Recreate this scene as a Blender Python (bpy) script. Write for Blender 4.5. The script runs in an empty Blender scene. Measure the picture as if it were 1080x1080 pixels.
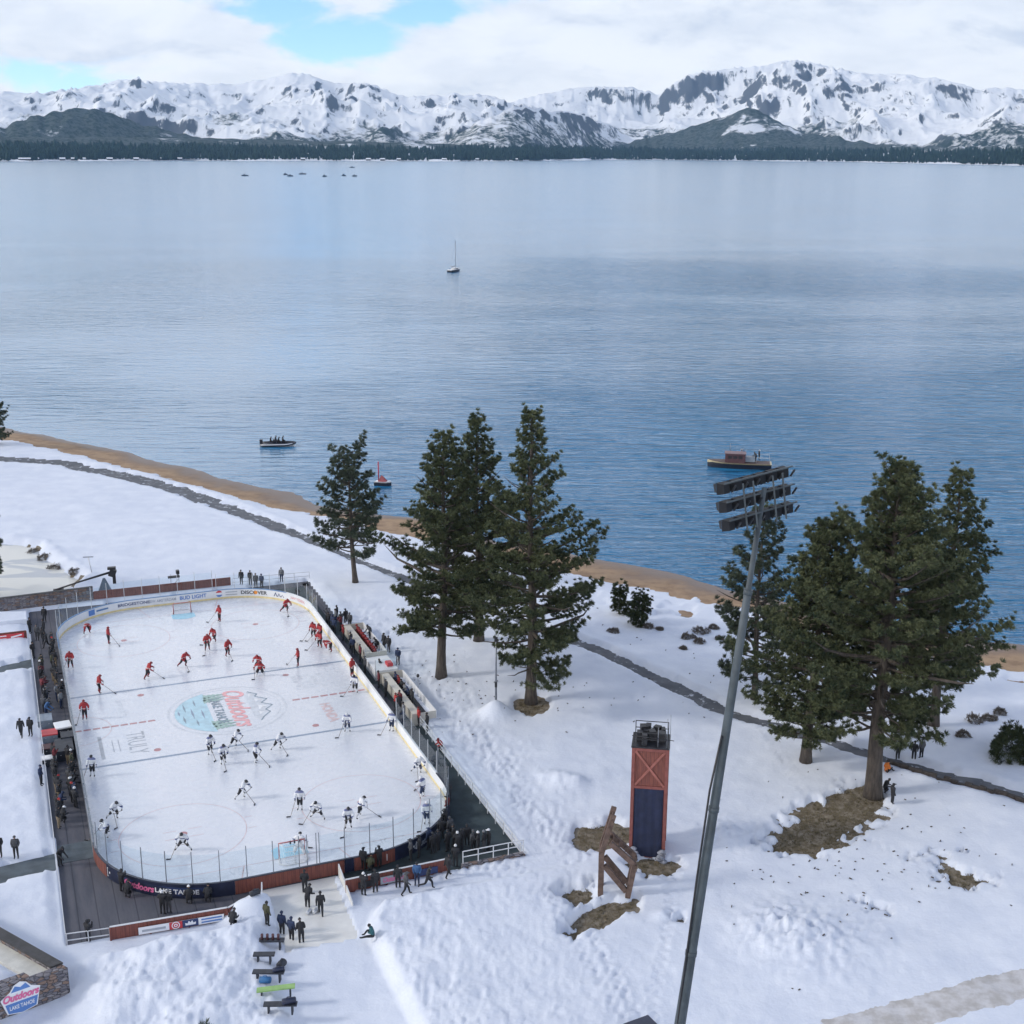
import bpy, bmesh, math, random
import numpy as np
from mathutils import Vector, Matrix
PI = math.pi
random.seed(7)
C = bpy.context.scene.collection

# ------------------------------------------------------------------ camera
F_PX, PITCH, ROLL, CAM_H = 1383.03, 0.26820, -0.004805, 48.2055
cam_d = bpy.data.cameras.new("camera"); cam = bpy.data.objects.new("camera", cam_d); C.objects.link(cam)
cam_d.sensor_width = 36.0; cam_d.lens = F_PX / 1080 * 36.0
cam_d.clip_start = 0.5; cam_d.clip_end = 60000
cam.matrix_world = (Matrix.Translation((0, 0, CAM_H)) @ Matrix.Rotation(PI / 2 - PITCH, 4, 'X') @ Matrix.Rotation(-ROLL, 4, 'Z'))
bpy.context.scene.camera = cam

# ------------------------------------------------------------------ light
SUN_AZ, SUN_EL = math.radians(-101), math.radians(30)      # azimuth from +Y towards +X
sun_d = bpy.data.lights.new("sun", 'SUN'); sun = bpy.data.objects.new("sun", sun_d); C.objects.link(sun)
sun_d.energy = 1.15; sun_d.angle = math.radians(8); sun_d.color = (1.0, 0.955, 0.90)
sd = Vector((math.sin(SUN_AZ) * math.cos(SUN_EL), math.cos(SUN_AZ) * math.cos(SUN_EL), math.sin(SUN_EL)))
sun.rotation_euler = sd.to_track_quat('Z', 'Y').to_euler(); sun.location = (0, 0, 80)
vs = bpy.context.scene.view_settings
vs.view_transform = 'Standard'; vs.look = 'None'; vs.exposure = 0.60; vs.gamma = 1; vs.use_curve_mapping = False

# ------------------------------------------------------------------ node helpers
class NT:
    def __init__(s, tree): s.t = tree; s.n = tree.nodes; s.l = tree.links
    def node(s, typ, **kw):
        n = s.n.new(typ)
        for k, v in kw.items(): setattr(n, k, v)
        return n
    def put(s, sock, v):
        if isinstance(v, bpy.types.NodeSocket): s.l.new(v, sock)
        elif v is not None: sock.default_value = v
    def math(s, op, a, b=None, c=None, clamp=False):
        n = s.node('ShaderNodeMath', operation=op); n.use_clamp = clamp
        s.put(n.inputs[0], a); s.put(n.inputs[1], b); s.put(n.inputs[2], c)
        return n.outputs[0]
    def mix(s, f, a, b):
        n = s.node('ShaderNodeMix', data_type='RGBA')
        s.put(n.inputs[0], f)
        for k, v in ((6, a), (7, b)):
            if isinstance(v, (tuple, list)) and len(v) == 3: v = (*v, 1)
            s.put(n.inputs[k], v)
        return n.outputs[2]
    def noise(s, vec, scale, detail=4, rough=.5, dist=0):
        n = s.node('ShaderNodeTexNoise'); s.put(n.inputs['Vector'], vec)
        n.inputs['Scale'].default_value = scale; n.inputs['Detail'].default_value = detail
        n.inputs['Roughness'].default_value = rough; n.inputs['Distortion'].default_value = dist
        return n.outputs['Fac']
    def ramp(s, v, lo, hi):
        n = s.node('ShaderNodeMapRange', interpolation_type='SMOOTHSTEP'); s.put(n.inputs[0], v)
        s.put(n.inputs[1], lo); s.put(n.inputs[2], hi)
        return n.outputs[0]
    def scale(s, vec, sc, rot=(0, 0, 0)):
        n = s.node('ShaderNodeMapping'); s.put(n.inputs[0], vec); n.inputs['Scale'].default_value = sc; n.inputs['Rotation'].default_value = rot
        return n.outputs[0]
    def bump(s, h, strength=.3, dist=.1):
        n = s.node('ShaderNodeBump'); s.put(n.inputs['Height'], h)
        s.put(n.inputs['Strength'], strength); n.inputs['Distance'].default_value = dist
        return n.outputs[0]

def new_mat(name):
    m = bpy.data.materials.new(name); m.use_nodes = True
    t = NT(m.node_tree); b = t.n['Principled BSDF']
    return m, t, b

def mat(name, col, rough=.6, var=0.0, scale=3.0, metal=0.0, bump=0.0, bscale=None, spec=.5, col2=None):
    """plain procedural material: colour varied by noise, light bump"""
    m, t, b = new_mat(name)
    co = t.node('ShaderNodeTexCoord').outputs['Object']
    b.inputs['Roughness'].default_value = rough; b.inputs['Metallic'].default_value = metal
    b.inputs['Specular IOR Level'].default_value = spec
    if var > 0 or col2:
        c2 = col2 or tuple(max(0, c * (1 - var)) for c in col)
        c1 = col if col2 else tuple(min(1, c * (1 + var)) for c in col)
        f = t.ramp(t.noise(co, scale, 5, .6), .32, .68)
        t.put(b.inputs['Base Color'], t.mix(f, c1, c2))
    else: b.inputs['Base Color'].default_value = (*col, 1)
    if bump > 0: t.put(b.inputs['Normal'], t.bump(t.noise(co, bscale or scale * 4, 4, .6), bump, .05))
    return m

# ------------------------------------------------------------------ world: Nishita sky with a broken cloud deck
world = bpy.data.worlds.new("World"); bpy.context.scene.world = world; world.use_nodes = True
world.cycles.sampling_method = 'MANUAL'; world.cycles.sample_map_resolution = 512
cy = bpy.context.scene.cycles; cy.max_bounces = 5; cy.diffuse_bounces = 2; cy.glossy_bounces = 3; cy.transparent_max_bounces = 12; cy.use_adaptive_sampling = True; cy.adaptive_threshold = .02
w = NT(world.node_tree); bg = w.n['Background']
sky = w.node('ShaderNodeTexSky', sky_type='NISHITA'); sky.sun_disc = False
sky.sun_elevation = SUN_EL; sky.sun_rotation = SUN_AZ; sky.altitude = 1900; sky.air_density = 1.0; sky.dust_density = .6; sky.ozone_density = 1.4
dirv = w.node('ShaderNodeTexCoord').outputs['Generated']
sx = w.node('ShaderNodeSeparateXYZ'); w.put(sx.inputs[0], dirv)
az = w.math('ARCTAN2', sx.outputs[0], sx.outputs[1]); el = w.math('ARCSINE', sx.outputs[2])
def cvec(sa, se, off=0, doff=0):
    n = w.node('ShaderNodeCombineXYZ')
    w.put(n.inputs[0], w.math('MULTIPLY', az, sa)); w.put(n.inputs[1], w.math('MULTIPLY', w.math('ADD', el, doff), se)); n.inputs[2].default_value = off
    return n.outputs[0]
def blob(a, e, sa, se, amp):
    a, e, sa, se = [math.radians(v) for v in (a, e, sa, se)]
    q = w.math('ADD', w.math('POWER', w.math('ABSOLUTE', w.math('DIVIDE', w.math('SUBTRACT', az, a), sa)), 2), w.math('POWER', w.math('ABSOLUTE', w.math('DIVIDE', w.math('SUBTRACT', el, e), se)), 2))
    return w.math('MULTIPLY', w.math('POWER', 2.718, w.math('MULTIPLY', q, -1)), amp)
def cloud_field(doff):
    return w.math('ADD', w.math('MULTIPLY', w.noise(cvec(9.0, 21.0, 3.1, doff), 1.0, 7, .60, .45), 1.05), w.math('MULTIPLY', w.noise(cvec(2.6, 6.5, 8.4, doff), 1.0, 2, .5), .30))
dens = cloud_field(0)
shift = None
for (a, e, sa, se, amp) in [(-7.6, 4.3, 2.6, .75, -.38), (-15, 6.7, 5.0, .5, -.26), (3.2, 6.4, 2.6, .45, -.40), (-9.5, 5.6, 2.0, .8, -.14), (-3.5, 5.5, 1.6, .6, -.30), (11.5, 6.5, 2.0, .35, -.16),
                            (-20.5, 2.9, 2.5, .5, -.16), (-2.5, 3.0, 2.2, .35, -.14), (9, 3.4, 3.0, .35, -.06),
                            (-13.5, 5.9, 2.4, .45, -.12), (-17, 4.8, 6.5, 1.0, .20), (7, 4.4, 6.0, 1.1, .25), (17, 5.2, 7, 1.6, .30), (0, 4.0, 3.5, .7, .10), (0, 2.3, 30, .5, .03), (0, 17, 75, 8, .40)]:  # last, wide blob: unseen high cloud added to whiten the lake's reflection
    b_ = blob(a, e, sa, se, amp); shift = b_ if shift is None else w.math('ADD', shift, b_)
near = w.ramp(el, math.radians(50), math.radians(3))        # more cloud low down
left_glow = w.ramp(az, math.radians(5), math.radians(-60))   # the bright cloud in front of the sun
dens2 = w.math('ADD', w.math('ADD', dens, shift), w.math('ADD', w.math('MULTIPLY', near, .10), w.math('MULTIPLY', left_glow, .16)))
cover = w.ramp(dens2, .615, .80)
thick = w.ramp(w.math('SUBTRACT', w.math('ADD', cloud_field(math.radians(.55)), shift), dens2), -.10, .13)
dark_zone = blob(18.5, 7.0, 8.0, .9, .85)
dark_zone = w.math('ADD', dark_zone, blob(8.5, 4.9, 4.0, .5, .35))
puff = w.ramp(w.noise(cvec(11.0, 30.0, 5.5), 1.0, 5, .6, .3), .38, .68)
shade = w.math('ADD', w.math('ADD', w.math('MULTIPLY', thick, .50), w.math('MULTIPLY', puff, .34)), dark_zone, clamp=True)
skyc = w.node('ShaderNodeMix', data_type='RGBA', blend_type='MULTIPLY'); skyc.inputs[0].default_value = 1
w.put(skyc.inputs[6], sky.outputs[0]); skyc.inputs[7].default_value = (1.12, 1.35, 1.72, 1)
SKY_S = 0.10
shade = w.math('MULTIPLY', shade, w.math('ADD', .15, w.math('MULTIPLY', w.ramp(el, math.radians(15), math.radians(7.5)), .85)))
cl_bright = w.mix(left_glow, (7.9, 8.0, 8.1), (8.3, 8.2, 8.1))
cl_bright = w.mix(w.ramp(el, math.radians(7.8), math.radians(13)), cl_bright, w.mix(left_glow, (10.8, 10.9, 11.0), (12.0, 11.8, 11.4)))  # clouds above the frame brightened so the far lake reflects lighter
zen = w.ramp(el, math.radians(24), math.radians(52))       # unseen overhead cloud, added and darkened to dim the snow
cl = w.mix(zen, w.mix(shade, cl_bright, (4.5, 5.0, 5.9)), (2.5, 2.9, 3.7))
w.put(bg.inputs['Color'], w.mix(cover, skyc.outputs[2], cl)); bg.inputs['Strength'].default_value = SKY_S

# ------------------------------------------------------------------ geometry helpers
def gp(x, y, z=0.0):
    """point of the plane at height z seen at photo pixel x, y (survey of the site from the photo)"""
    a0, b0 = x - 540, y - 540
    a = a0 * math.cos(ROLL) + b0 * math.sin(ROLL); b = -a0 * math.sin(ROLL) + b0 * math.cos(ROLL)
    X, up = a / F_PX, -b / F_PX
    Y = math.cos(PITCH) + up * math.sin(PITCH); Z = -math.sin(PITCH) + up * math.cos(PITCH)
    t = (z - CAM_H) / Z
    return Vector((X * t, Y * t, z))
def azel(x, y):
    a0, b0 = x - 540, y - 540
    a = a0 * math.cos(ROLL) + b0 * math.sin(ROLL); b = -a0 * math.sin(ROLL) + b0 * math.cos(ROLL)
    X, up = a / F_PX, -b / F_PX
    Y = math.cos(PITCH) + up * math.sin(PITCH); Z = -math.sin(PITCH) + up * math.cos(PITCH)
    return math.atan2(X, Y), math.atan2(Z, math.hypot(X, Y))

RX, RY, RYAW = -25.4705, 108.2332, 0.378713            # rink centre and heading; u runs along the rink, v across it
cyw, syw = math.cos(RYAW), math.sin(RYAW)
def R(u, v, z=0.0): return Vector((RX + v * cyw - u * syw, RY + v * syw + u * cyw, z))
def to_uv(X, Y):
    X, Y = X - RX, Y - RY
    return -X * syw + Y * cyw, X * cyw + Y * syw
def uvp(x, y, z=0.0):
    g = gp(x, y, z); return to_uv(g.x, g.y)

def tag(o, label=None, cat=None, group=None, kind=None):
    if label:
        o['label'] = label
    if cat: o['category'] = cat
    if group: o['group'] = group
    if kind: o['kind'] = kind
    return o
def empty(name, loc, rz=0.0, label=None, cat=None, group=None):
    o = bpy.data.objects.new(name, None); C.objects.link(o); o.location = loc; o.rotation_euler = (0, 0, rz); o.empty_display_size = .3
    return tag(o, label, cat, group)
def link_mesh(name, me, parent=None, loc=None, rz=None):
    o = bpy.data.objects.new(name, me); C.objects.link(o)
    if parent is not None: o.parent = parent
    if loc is not None: o.location = loc
    if rz is not None: o.rotation_euler = (0, 0, rz)
    return o
def copy_tree(o, parent=None):
    c = o.copy(); C.objects.link(c)
    if parent is not None: c.parent = parent
    for ch in list(o.children): copy_tree(ch, c)
    return c
def np_mesh(name, V, Fs, mats=(), smooth=False, mi=None):
    """V (n,3); Fs (m,k) all faces with k corners"""
    me = bpy.data.meshes.new(name); V = np.asarray(V, np.float32); Fs = np.asarray(Fs, np.int32)
    n, k = Fs.shape
    me.vertices.add(len(V)); me.vertices.foreach_set('co', V.ravel())
    me.loops.add(n * k); me.loops.foreach_set('vertex_index', Fs.ravel())
    me.polygons.add(n); me.polygons.foreach_set('loop_start', np.arange(0, n * k, k, dtype=np.int32)); me.polygons.foreach_set('loop_total', np.full(n, k, np.int32))
    for m in mats: me.materials.append(m)
    if mi is not None: me.polygons.foreach_set('material_index', np.asarray(mi, np.int32))
    me.update(calc_edges=True)
    if smooth: me.polygons.foreach_set('use_smooth', np.ones(n, bool))
    me.validate()
    return me

class MB:
    """collects boxes, tubes, prisms and lathes; build() links them as one mesh object"""
    def __init__(s): s.v = []; s.f = []; s.m = []; s.sm = []
    def add(s, vs_, fs_, m=0, smooth=False):
        o = len(s.v); s.v += [tuple(p) for p in vs_]
        for f in fs_: s.f.append(tuple(i + o for i in f)); s.m.append(m); s.sm.append(smooth)
        return s
    def box(s, c, d, m=0, M=None):
        x, y, z = [k / 2 for k in d]
        P = [Vector((i * x, j * y, k * z)) for k in (-1, 1) for j in (-1, 1) for i in (-1, 1)]
        if M is not None: P = [M @ p for p in P]
        P = [p + Vector(c) for p in P]
        return s.add(P, [(0, 2, 3, 1), (4, 5, 7, 6), (0, 1, 5, 4), (2, 6, 7, 3), (0, 4, 6, 2), (1, 3, 7, 5)], m)
    def bar(s, a, b, wd, dp=None, m=0, up=(0, 0, 1)):
        """square bar from a to b"""
        a, b = Vector(a), Vector(b); d = b - a; L = d.length; dp = dp or wd
        z = d.normalized(); upv = Vector(up)
        if abs(z.dot(upv)) > .98: upv = Vector((0, 1, 0))
        x = upv.cross(z).normalized(); y = z.cross(x)
        M = Matrix((x, y, z)).transposed()
        return s.box((a + b) / 2, (wd, dp, L), m, M)
    def tube(s, pts, rad, n=8, m=0, cap=True, smooth=True):
        pts = [Vector(p) for p in pts]; k = len(pts)
        if not hasattr(rad, '__len__'): rad = [rad] * k
        P = []; ref = Vector((.31, .87, .12))
        for i, p in enumerate(pts):
            t = (pts[min(i + 1, k - 1)] - pts[max(i - 1, 0)]).normalized()
            if abs(t.dot(ref)) > .95: ref = Vector((.9, .1, .4))
            x = t.cross(ref).normalized(); y = t.cross(x)
            for j in range(n):
                a = 2 * PI * j / n; P.append(p + (x * math.cos(a) + y * math.sin(a)) * rad[i])
        fs_ = [(i * n + j, i * n + (j + 1) % n, (i + 1) * n + (j + 1) % n, (i + 1) * n + j) for i in range(k - 1) for j in range(n)]
        s.add(P, fs_, m, smooth)
        if cap:
            o = len(s.v) - k * n
            s.f.append(tuple(o + j for j in range(n))[::-1]); s.m.append(m); s.sm.append(False)
            s.f.append(tuple(o + (k - 1) * n + j for j in range(n))); s.m.append(m); s.sm.append(False)
        return s
    def prism(s, poly, z0, z1, m=0):
        """polygon in xy pulled from z0 to z1"""
        n = len(poly)
        P = [(p[0], p[1], z0) for p in poly] + [(p[0], p[1], z1) for p in poly]
        return s.add(P, [tuple(range(n))[::-1], tuple(range(n, 2 * n))] + [(i, (i + 1) % n, n + (i + 1) % n, n + i) for i in range(n)], m)
    def sheet(s, poly, z, m=0): return s.add([(p[0], p[1], z) for p in poly], [tuple(range(len(poly)))], m)
    def ball(s, c, r, m=0, nu=10, nv=6, z0=-1.0, jit=0):
        c = Vector(c); r = Vector(r) if hasattr(r, '__len__') else Vector((r, r, r)); P = []
        a0 = math.asin(max(-1, z0))
        for i in range(nv + 1):
            e = a0 + (PI / 2 - a0) * i / nv
            for j in range(nu):
                a = 2 * PI * j / nu; k = 1 + random.uniform(-jit, jit)
                P.append((c.x + r.x * k * math.cos(e) * math.cos(a), c.y + r.y * k * math.cos(e) * math.sin(a), c.z + r.z * k * math.sin(e)))
        return s.add(P, [(i * nu + j, i * nu + (j + 1) % nu, (i + 1) * nu + (j + 1) % nu, (i + 1) * nu + j) for i in range(nv) for j in range(nu)], m, True)
    def mesh(s, name, mats):
        me = bpy.data.meshes.new(name); me.from_pydata(s.v, [], s.f)
        for x in (mats if isinstance(mats, (list, tuple)) else [mats]): me.materials.append(x)
        me.polygons.foreach_set('material_index', s.m); me.polygons.foreach_set('use_smooth', s.sm); me.update()
        return me
    def build(s, name, mats, parent=None, loc=None, rz=None):
        return link_mesh(name, s.mesh(name, mats), parent, loc, rz)

# ------------------------------------------------------------------ numpy noise
def _hash(ix, iy, seed):
    h = (ix.astype(np.int64) * 374761393 + iy.astype(np.int64) * 668265263 + seed * 974711) & 0xFFFFFFFF
    h = ((h ^ (h >> 13)) * 1274126177) & 0xFFFFFFFF
    return ((h ^ (h >> 16)) & 0xFFFF) / 65535.0
def vnoise(x, y, seed=0):
    ix, iy = np.floor(x), np.floor(y); fx, fy = x - ix, y - iy
    fx = fx * fx * fx * (fx * (fx * 6 - 15) + 10); fy = fy * fy * fy * (fy * (fy * 6 - 15) + 10)
    a, b, c, d = _hash(ix, iy, seed), _hash(ix + 1, iy, seed), _hash(ix, iy + 1, seed), _hash(ix + 1, iy + 1, seed)
    return (a + (b - a) * fx) * (1 - fy) + (c + (d - c) * fx) * fy
def fbm(x, y, oct=4, seed=0, gain=.5):
    x = np.asarray(x, float); y = np.asarray(y, float); s = 0; a = 1; n = 0
    for i in range(oct): s = s + a * vnoise(x, y, seed + i * 17); n += a; a *= gain; x = x * 2.03 + 11.3; y = y * 2.03 + 5.7
    return s / n
def ridged(x, y, oct=5, seed=0):
    x = np.asarray(x, float); y = np.asarray(y, float); s = 0; a = 1; n = 0; wgt = 1
    for i in range(oct):
        r = 1 - np.abs(2 * vnoise(x, y, seed + i * 13) - 1); r = r * r * wgt; wgt = np.clip(r * 1.6, 0, 1)
        s = s + a * r; n += a; a *= .5; x = x * 2.07 + 3.1; y = y * 2.07 + 7.7
    return s / n
def sstep(x, a, b): t = np.clip((x - a) / (b - a), 0, 1); return t * t * (3 - 2 * t)
def poly_dist(X, Y, P):
    """distance to a polyline and signed side (left of travel positive)"""
    best = np.full(np.shape(X), 1e9); side = np.zeros(np.shape(X))
    for (x0, y0), (x1, y1) in zip(P[:-1], P[1:]):
        dx, dy = x1 - x0, y1 - y0; L2 = dx * dx + dy * dy
        t = np.clip(((X - x0) * dx + (Y - y0) * dy) / L2, 0, 1)
        d = np.hypot(X - (x0 + t * dx), Y - (y0 + t * dy)); cr = dx * (Y - y0) - dy * (X - x0)
        m = d < best; best = np.where(m, d, best); side = np.where(m, np.sign(cr), side)
    return best, side
def in_poly(X, Y, P):
    ins = np.zeros(np.shape(X), bool); n = len(P)
    for i in range(n):
        x0, y0 = P[i]; x1, y1 = P[(i + 1) % n]
        c = ((y0 > Y) != (y1 > Y)) & (X < (x1 - x0) * (Y - y0) / ((y1 - y0) if y1 != y0 else 1e-9) + x0)
        ins ^= c
    return ins
# ================================================================== SETTING
LAKE_Z = -2.0
SHORE = [(-400, 330), (-180, 275)] + [tuple(gp(x, y, LAKE_Z)[:2]) for x, y in [(12, 459), (113, 479), (214, 502), (327, 527), (433, 548), (634, 592), (744, 611), (900, 645), (1032, 674), (1079, 679)]] + [(95, 112), (220, 60), (420, 10)]
PATH = [(-200, 222), (-120, 212), (-84, 209), (-74, 208.5), (-62, 200.5), (-51, 192), (-39.7, 179.7), (-31.8, 169.3), (-25.7, 162), (-16, 150.7), (-4, 136.5), (8.5, 123.7), (14.3, 115.8), (18.7, 109.1), (25.9, 103), (31.8, 98.4), (39.7, 92.4), (60, 78), (110, 50)]
POND = [tuple(gp(x, y)[:2]) for x, y in [(-60, 590), (0, 575), (35, 580), (60, 600), (83, 612), (74, 622), (78, 633), (0, 645), (-70, 655)]]
def pxs(L, z=0): return [tuple(gp(x, y, z)[:2]) for x, y in L]
PATCHES = [pxs(P) for P in [
    [(808, 888), (822, 868), (850, 848), (880, 832), (915, 822), (935, 835), (938, 856), (915, 868), (898, 886), (868, 897), (830, 895)],
    [(608, 884), (620, 872), (650, 868), (672, 873), (674, 884), (650, 893), (622, 896)],
    [(668, 912), (680, 902), (705, 903), (722, 911), (712, 922), (688, 923)],
    [(588, 946), (612, 936), (632, 935), (632, 947), (612, 954)],
    [(604, 982), (612, 966), (640, 952), (676, 948), (672, 958), (645, 970), (622, 984), (608, 988)],
    [(548, 738), (575, 736), (577, 750), (560, 754), (546, 750)],
    [(958, 903), (985, 890), (1012, 893), (985, 903)], [(985, 916), (1000, 908), (1030, 918), (1052, 922), (1030, 934), (1005, 930)], [(907, 947), (935, 955), (945, 966), (925, 960)],
    [(718, 966), (730, 968), (726, 978), (714, 978)]]]
DECK = [R(-33, -15.5), R(-33, -13), R(-33.6, -5.9), R(-33.3, -3.5), R(-31, -2.5), R(-31, 2.4), R(-33.3, 2.5), R(-33.1, 15.5), R(33.3, 15.2), R(33.6, -15.5)]
DECK2 = [(p.x, p.y) for p in DECK]
MATS = [[tuple(R(u, v)[:2]) for v, u in P] for P in ([(-20.9, -21.4), (-15.6, -20.7), (-15.6, -23.4), (-20.9, -24.2)], [(-20.3, 17.4), (-15.6, 18.8), (-15.6, 16.1), (-20.3, 15.0)])]
RAMP = [tuple(p[:2]) for p in [R(-30.6, -2.7), R(-30.9, 2.1), R(-38.6, 1.7), R(-38.4, -2.9)]]
TRACK_L = pxs([(318, 985), (300, 1000), (335, 1085), (350, 1180)])
TRACK_R = pxs([(378, 940), (396, 958), (384, 985), (395, 1010), (432, 1085), (470, 1180)])
LINES_FOOT = [pxs(L) for L in [[(600, 950), (640, 1010), (668, 1060), (690, 1090)], [(578, 945), (612, 1000), (640, 1045), (665, 1085)], [(708, 930), (712, 960), (704, 1010), (694, 1050), (697, 1090)], [(622, 985), (650, 1030), (676, 1078)],
    [(800, 760), (860, 850), (960, 905), (1080, 930)], [(480, 700), (520, 790), (580, 880), (604, 905)], [(470, 690), (500, 770), (545, 850), (566, 890)]]]
random.seed(3)
FOOT = []
for L in LINES_FOOT:
    for (x0, y0), (x1, y1) in zip(L[:-1], L[1:]):
        n = max(2, int(math.hypot(x1 - x0, y1 - y0) / .42)); nx, ny = -(y1 - y0), (x1 - x0); q = math.hypot(nx, ny)
        for i in range(n):
            t = i / n; sgn = 1 if i % 2 else -1
            FOOT.append((x0 + (x1 - x0) * t + sgn * nx / q * .14 + random.gauss(0, .05), y0 + (y1 - y0) * t + sgn * ny / q * .14 + random.gauss(0, .05)))
for _ in range(520):      # the trampled band along the right side of the deck and the crossing at the ramp
    u = random.uniform(-36, 22); p = R(u, 17.5 + abs(random.gauss(0, 1.8))); FOOT.append((p.x, p.y))
for _ in range(130):
    p = gp(random.uniform(395, 560), random.gauss(928, 7) - .05 * 400 + 8); FOOT.append((p.x, p.y))

def shore_d(X, Y):
    d, sdn = poly_dist(X, Y, SHORE); return -d * sdn      # positive inland
def base_h(X, Y):
    d = shore_d(X, Y); h = -2 + np.clip(d, -40, 0) * .12 + np.clip(d, 0, 30) / 30 * 1.9 + .1
    h = np.where(d > 30, 0, np.minimum(h, 0))
    return h
def beach_w(X, Y): return 7.6 + 2.6 * (fbm(X * .06, Y * .06, 3, 5) - .5)
def ground_h(X, Y, fine=True):
    d = shore_d(X, Y); h = base_h(X, Y)
    u, v = to_uv(X, Y)
    flat = (np.abs(v) < 15.5) & (np.abs(u) < 33.5)
    # gentle rolling, more away from the rink
    dr = np.maximum(np.maximum(np.abs(v) - 16, np.abs(u) - 34), 0)
    h = h + sstep(dr, 0, 14) * (fbm(X * .07, Y * .07, 3, 21) - .5) * .7 + sstep(dr, .5, 5) * (fbm(X * .35, Y * .35, 3, 8) - .5) * .13
    # snow cover ends at the beach
    bw = beach_w(X, Y); ragged = (fbm(X * .5, Y * .5, 4, 33) - .5) * 3.0
    h = h + .25 * sstep(d - bw + ragged * .6, 0, 2.0) - .8 * sstep(-(d - bw + ragged), -.3, .8)
    # second bare band behind the beach, right of the trees
    u_ok = sstep(u, 40, 10)
    h = h - .32 * sstep(fbm(X * .22, Y * .22, 4, 91), .60, .68) * sstep(np.abs(d - bw - 6), 6, 2) * u_ok
    # path, cleared of snow
    pd, ps = poly_dist(X, Y, PATH); wob = (fbm(X * .8, Y * .8, 3, 14) - .5) * 1.7
    wide = .95 + 1.35 * sstep(u, 40, 75); wob = wob + sstep(u, 30, 60) * np.clip(fbm(X * .45, Y * .45, 4, 15) - .5, 0, 1) * 7
    h = h + .12 * sstep(np.abs(pd - wide - .7), .9, 0) - .42 * sstep(pd + wob * .55, wide + .35, wide - .25)
    if fine:
        # pond
        pin = in_poly(X, Y, POND); pdist, _ = poly_dist(X, Y, POND + POND[:1]); sdp = np.where(pin, -pdist, pdist)
        h = h - .75 * sstep(sdp + (fbm(X * .5, Y * .5, 3, 44) - .5) * 1.4, 1.2, -.6) + .35 * sstep(np.abs(sdp - 1.6), 1.3, 0) * fbm(X, Y, 2, 3)
        # plowed bank right of the ice ramp: the field stands about 0.8 m above the cleared track
        tl, tls = poly_dist(X, Y, TRACK_L); tr, trs = poly_dist(X, Y, TRACK_R)
        front = sstep(u, -35.2, -36.6)
        lump = ridged(X * .8, Y * .8, 4, 71)
        bank = sstep(tr * trs, .1, 1.3) * sstep(tr * trs, 24, 2) * front
        h = h + bank * (.75 + .22 * lump * sstep(tr, 9, 1)) 
        # heaps left of the track
        heap = sstep(-tl * tls, .2, 2.0) * sstep(u, -34.6, -36.2) * sstep(v, -16.5, -13)
        h = h + heap * (.3 + 1.0 * fbm(X * .33, Y * .33, 3, 77) * sstep(v, 0, -7) + .20 * lump)
        h = h + sstep(np.hypot(X + 16.9, Y - 75.6), 2.6, .3) * 1.25           # heap at the left of the ramp
        c_ = gp(525, 757); h = h + 1.35 * np.exp(-((X - c_.x) ** 2 + (Y - c_.y) ** 2) / 1.5)
        for (px, py, hh, ss) in [(598, 826, .55, 1.1), (580, 822, .4, .8), (612, 829, .35, .7), (770, 880, .5, 2.5), (865, 990, .6, 4), (700, 968, .25, .6), (820, 985, .45, 2.2)]:
            q = gp(px, py); r2 = ((X - q.x) ** 2 + (Y - q.y) ** 2) / ss ** 2
            h = h + hh * np.exp(-r2) * (.5 + fbm(X * 2.2, Y * 2.2, 3, 5))
        # snow along the right fence and churned snow beside it
        h = h + .25 * np.exp(-((v - 16.4) / .7) ** 2) * sstep(u, -33, -30) * sstep(u, 34, 30) * fbm(X * .9, Y * .9, 3, 6)
        churn = sstep(v, 16, 17) * sstep(v, 25, 18) * sstep(u, -36, -32) * sstep(u, 30, 20)
        h = h + churn * (fbm(X * 1.9, Y * 1.9, 5, 2) - .5) * .26
        h = h + (bank * .8 + heap) * ((fbm(X * 3.6, Y * 3.6, 5, 12, .66) - .5) * .30 + (ridged(X * 1.7, Y * 1.7, 4, 19) - .4) * .10)
        # left fields by the deck
        h = h + sstep(v, -15.7, -16.6) * sstep(np.abs(u), 33, 28) * (.25 + .3 * (fbm(X * .5, Y * .5, 4, 22) - .5)) * sstep(d, 10, 30)
        # melted patches
        bare = base_h(X, Y) + sstep(dr, 0, 14) * (fbm(X * .07, Y * .07, 3, 21) - .5) * .7
        for i, P in enumerate(PATCHES):
            pin = in_poly(X, Y, P); pdist, _ = poly_dist(X, Y, P + P[:1]); s_ = np.where(pin, -pdist, pdist)
            ml = s_ + (.38 if i >= 6 else .05 if i == 0 else -.25) + (fbm(X * 3.2, Y * 3.2, 3, 90 + i) - .5) * (1.3 if i >= 6 else .6) + (fbm(X * 1.2, Y * 1.2, 3, 60 + i) - .5) * (2.8 if i in (0, 6, 7, 8, 10) else 1.2)
            m_ = sstep(ml, .55, -.55); h = h * (1 - m_) + (bare - .34) * m_
        # small ripples
        h = h + (fbm(X * 1.1, Y * 1.1, 4, 9) - .5) * .10 * sstep(dr, 0, 2)
    # under the deck, ramp and cleared track
    dk = in_poly(X, Y, DECK2); h = np.where(dk, -.25, h)
    rp = in_poly(X, Y, RAMP); h = np.where(rp, np.minimum(h, -.05), h)
    for P in MATS: h = np.where(in_poly(X, Y, P), .08, h)
    return h

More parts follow.
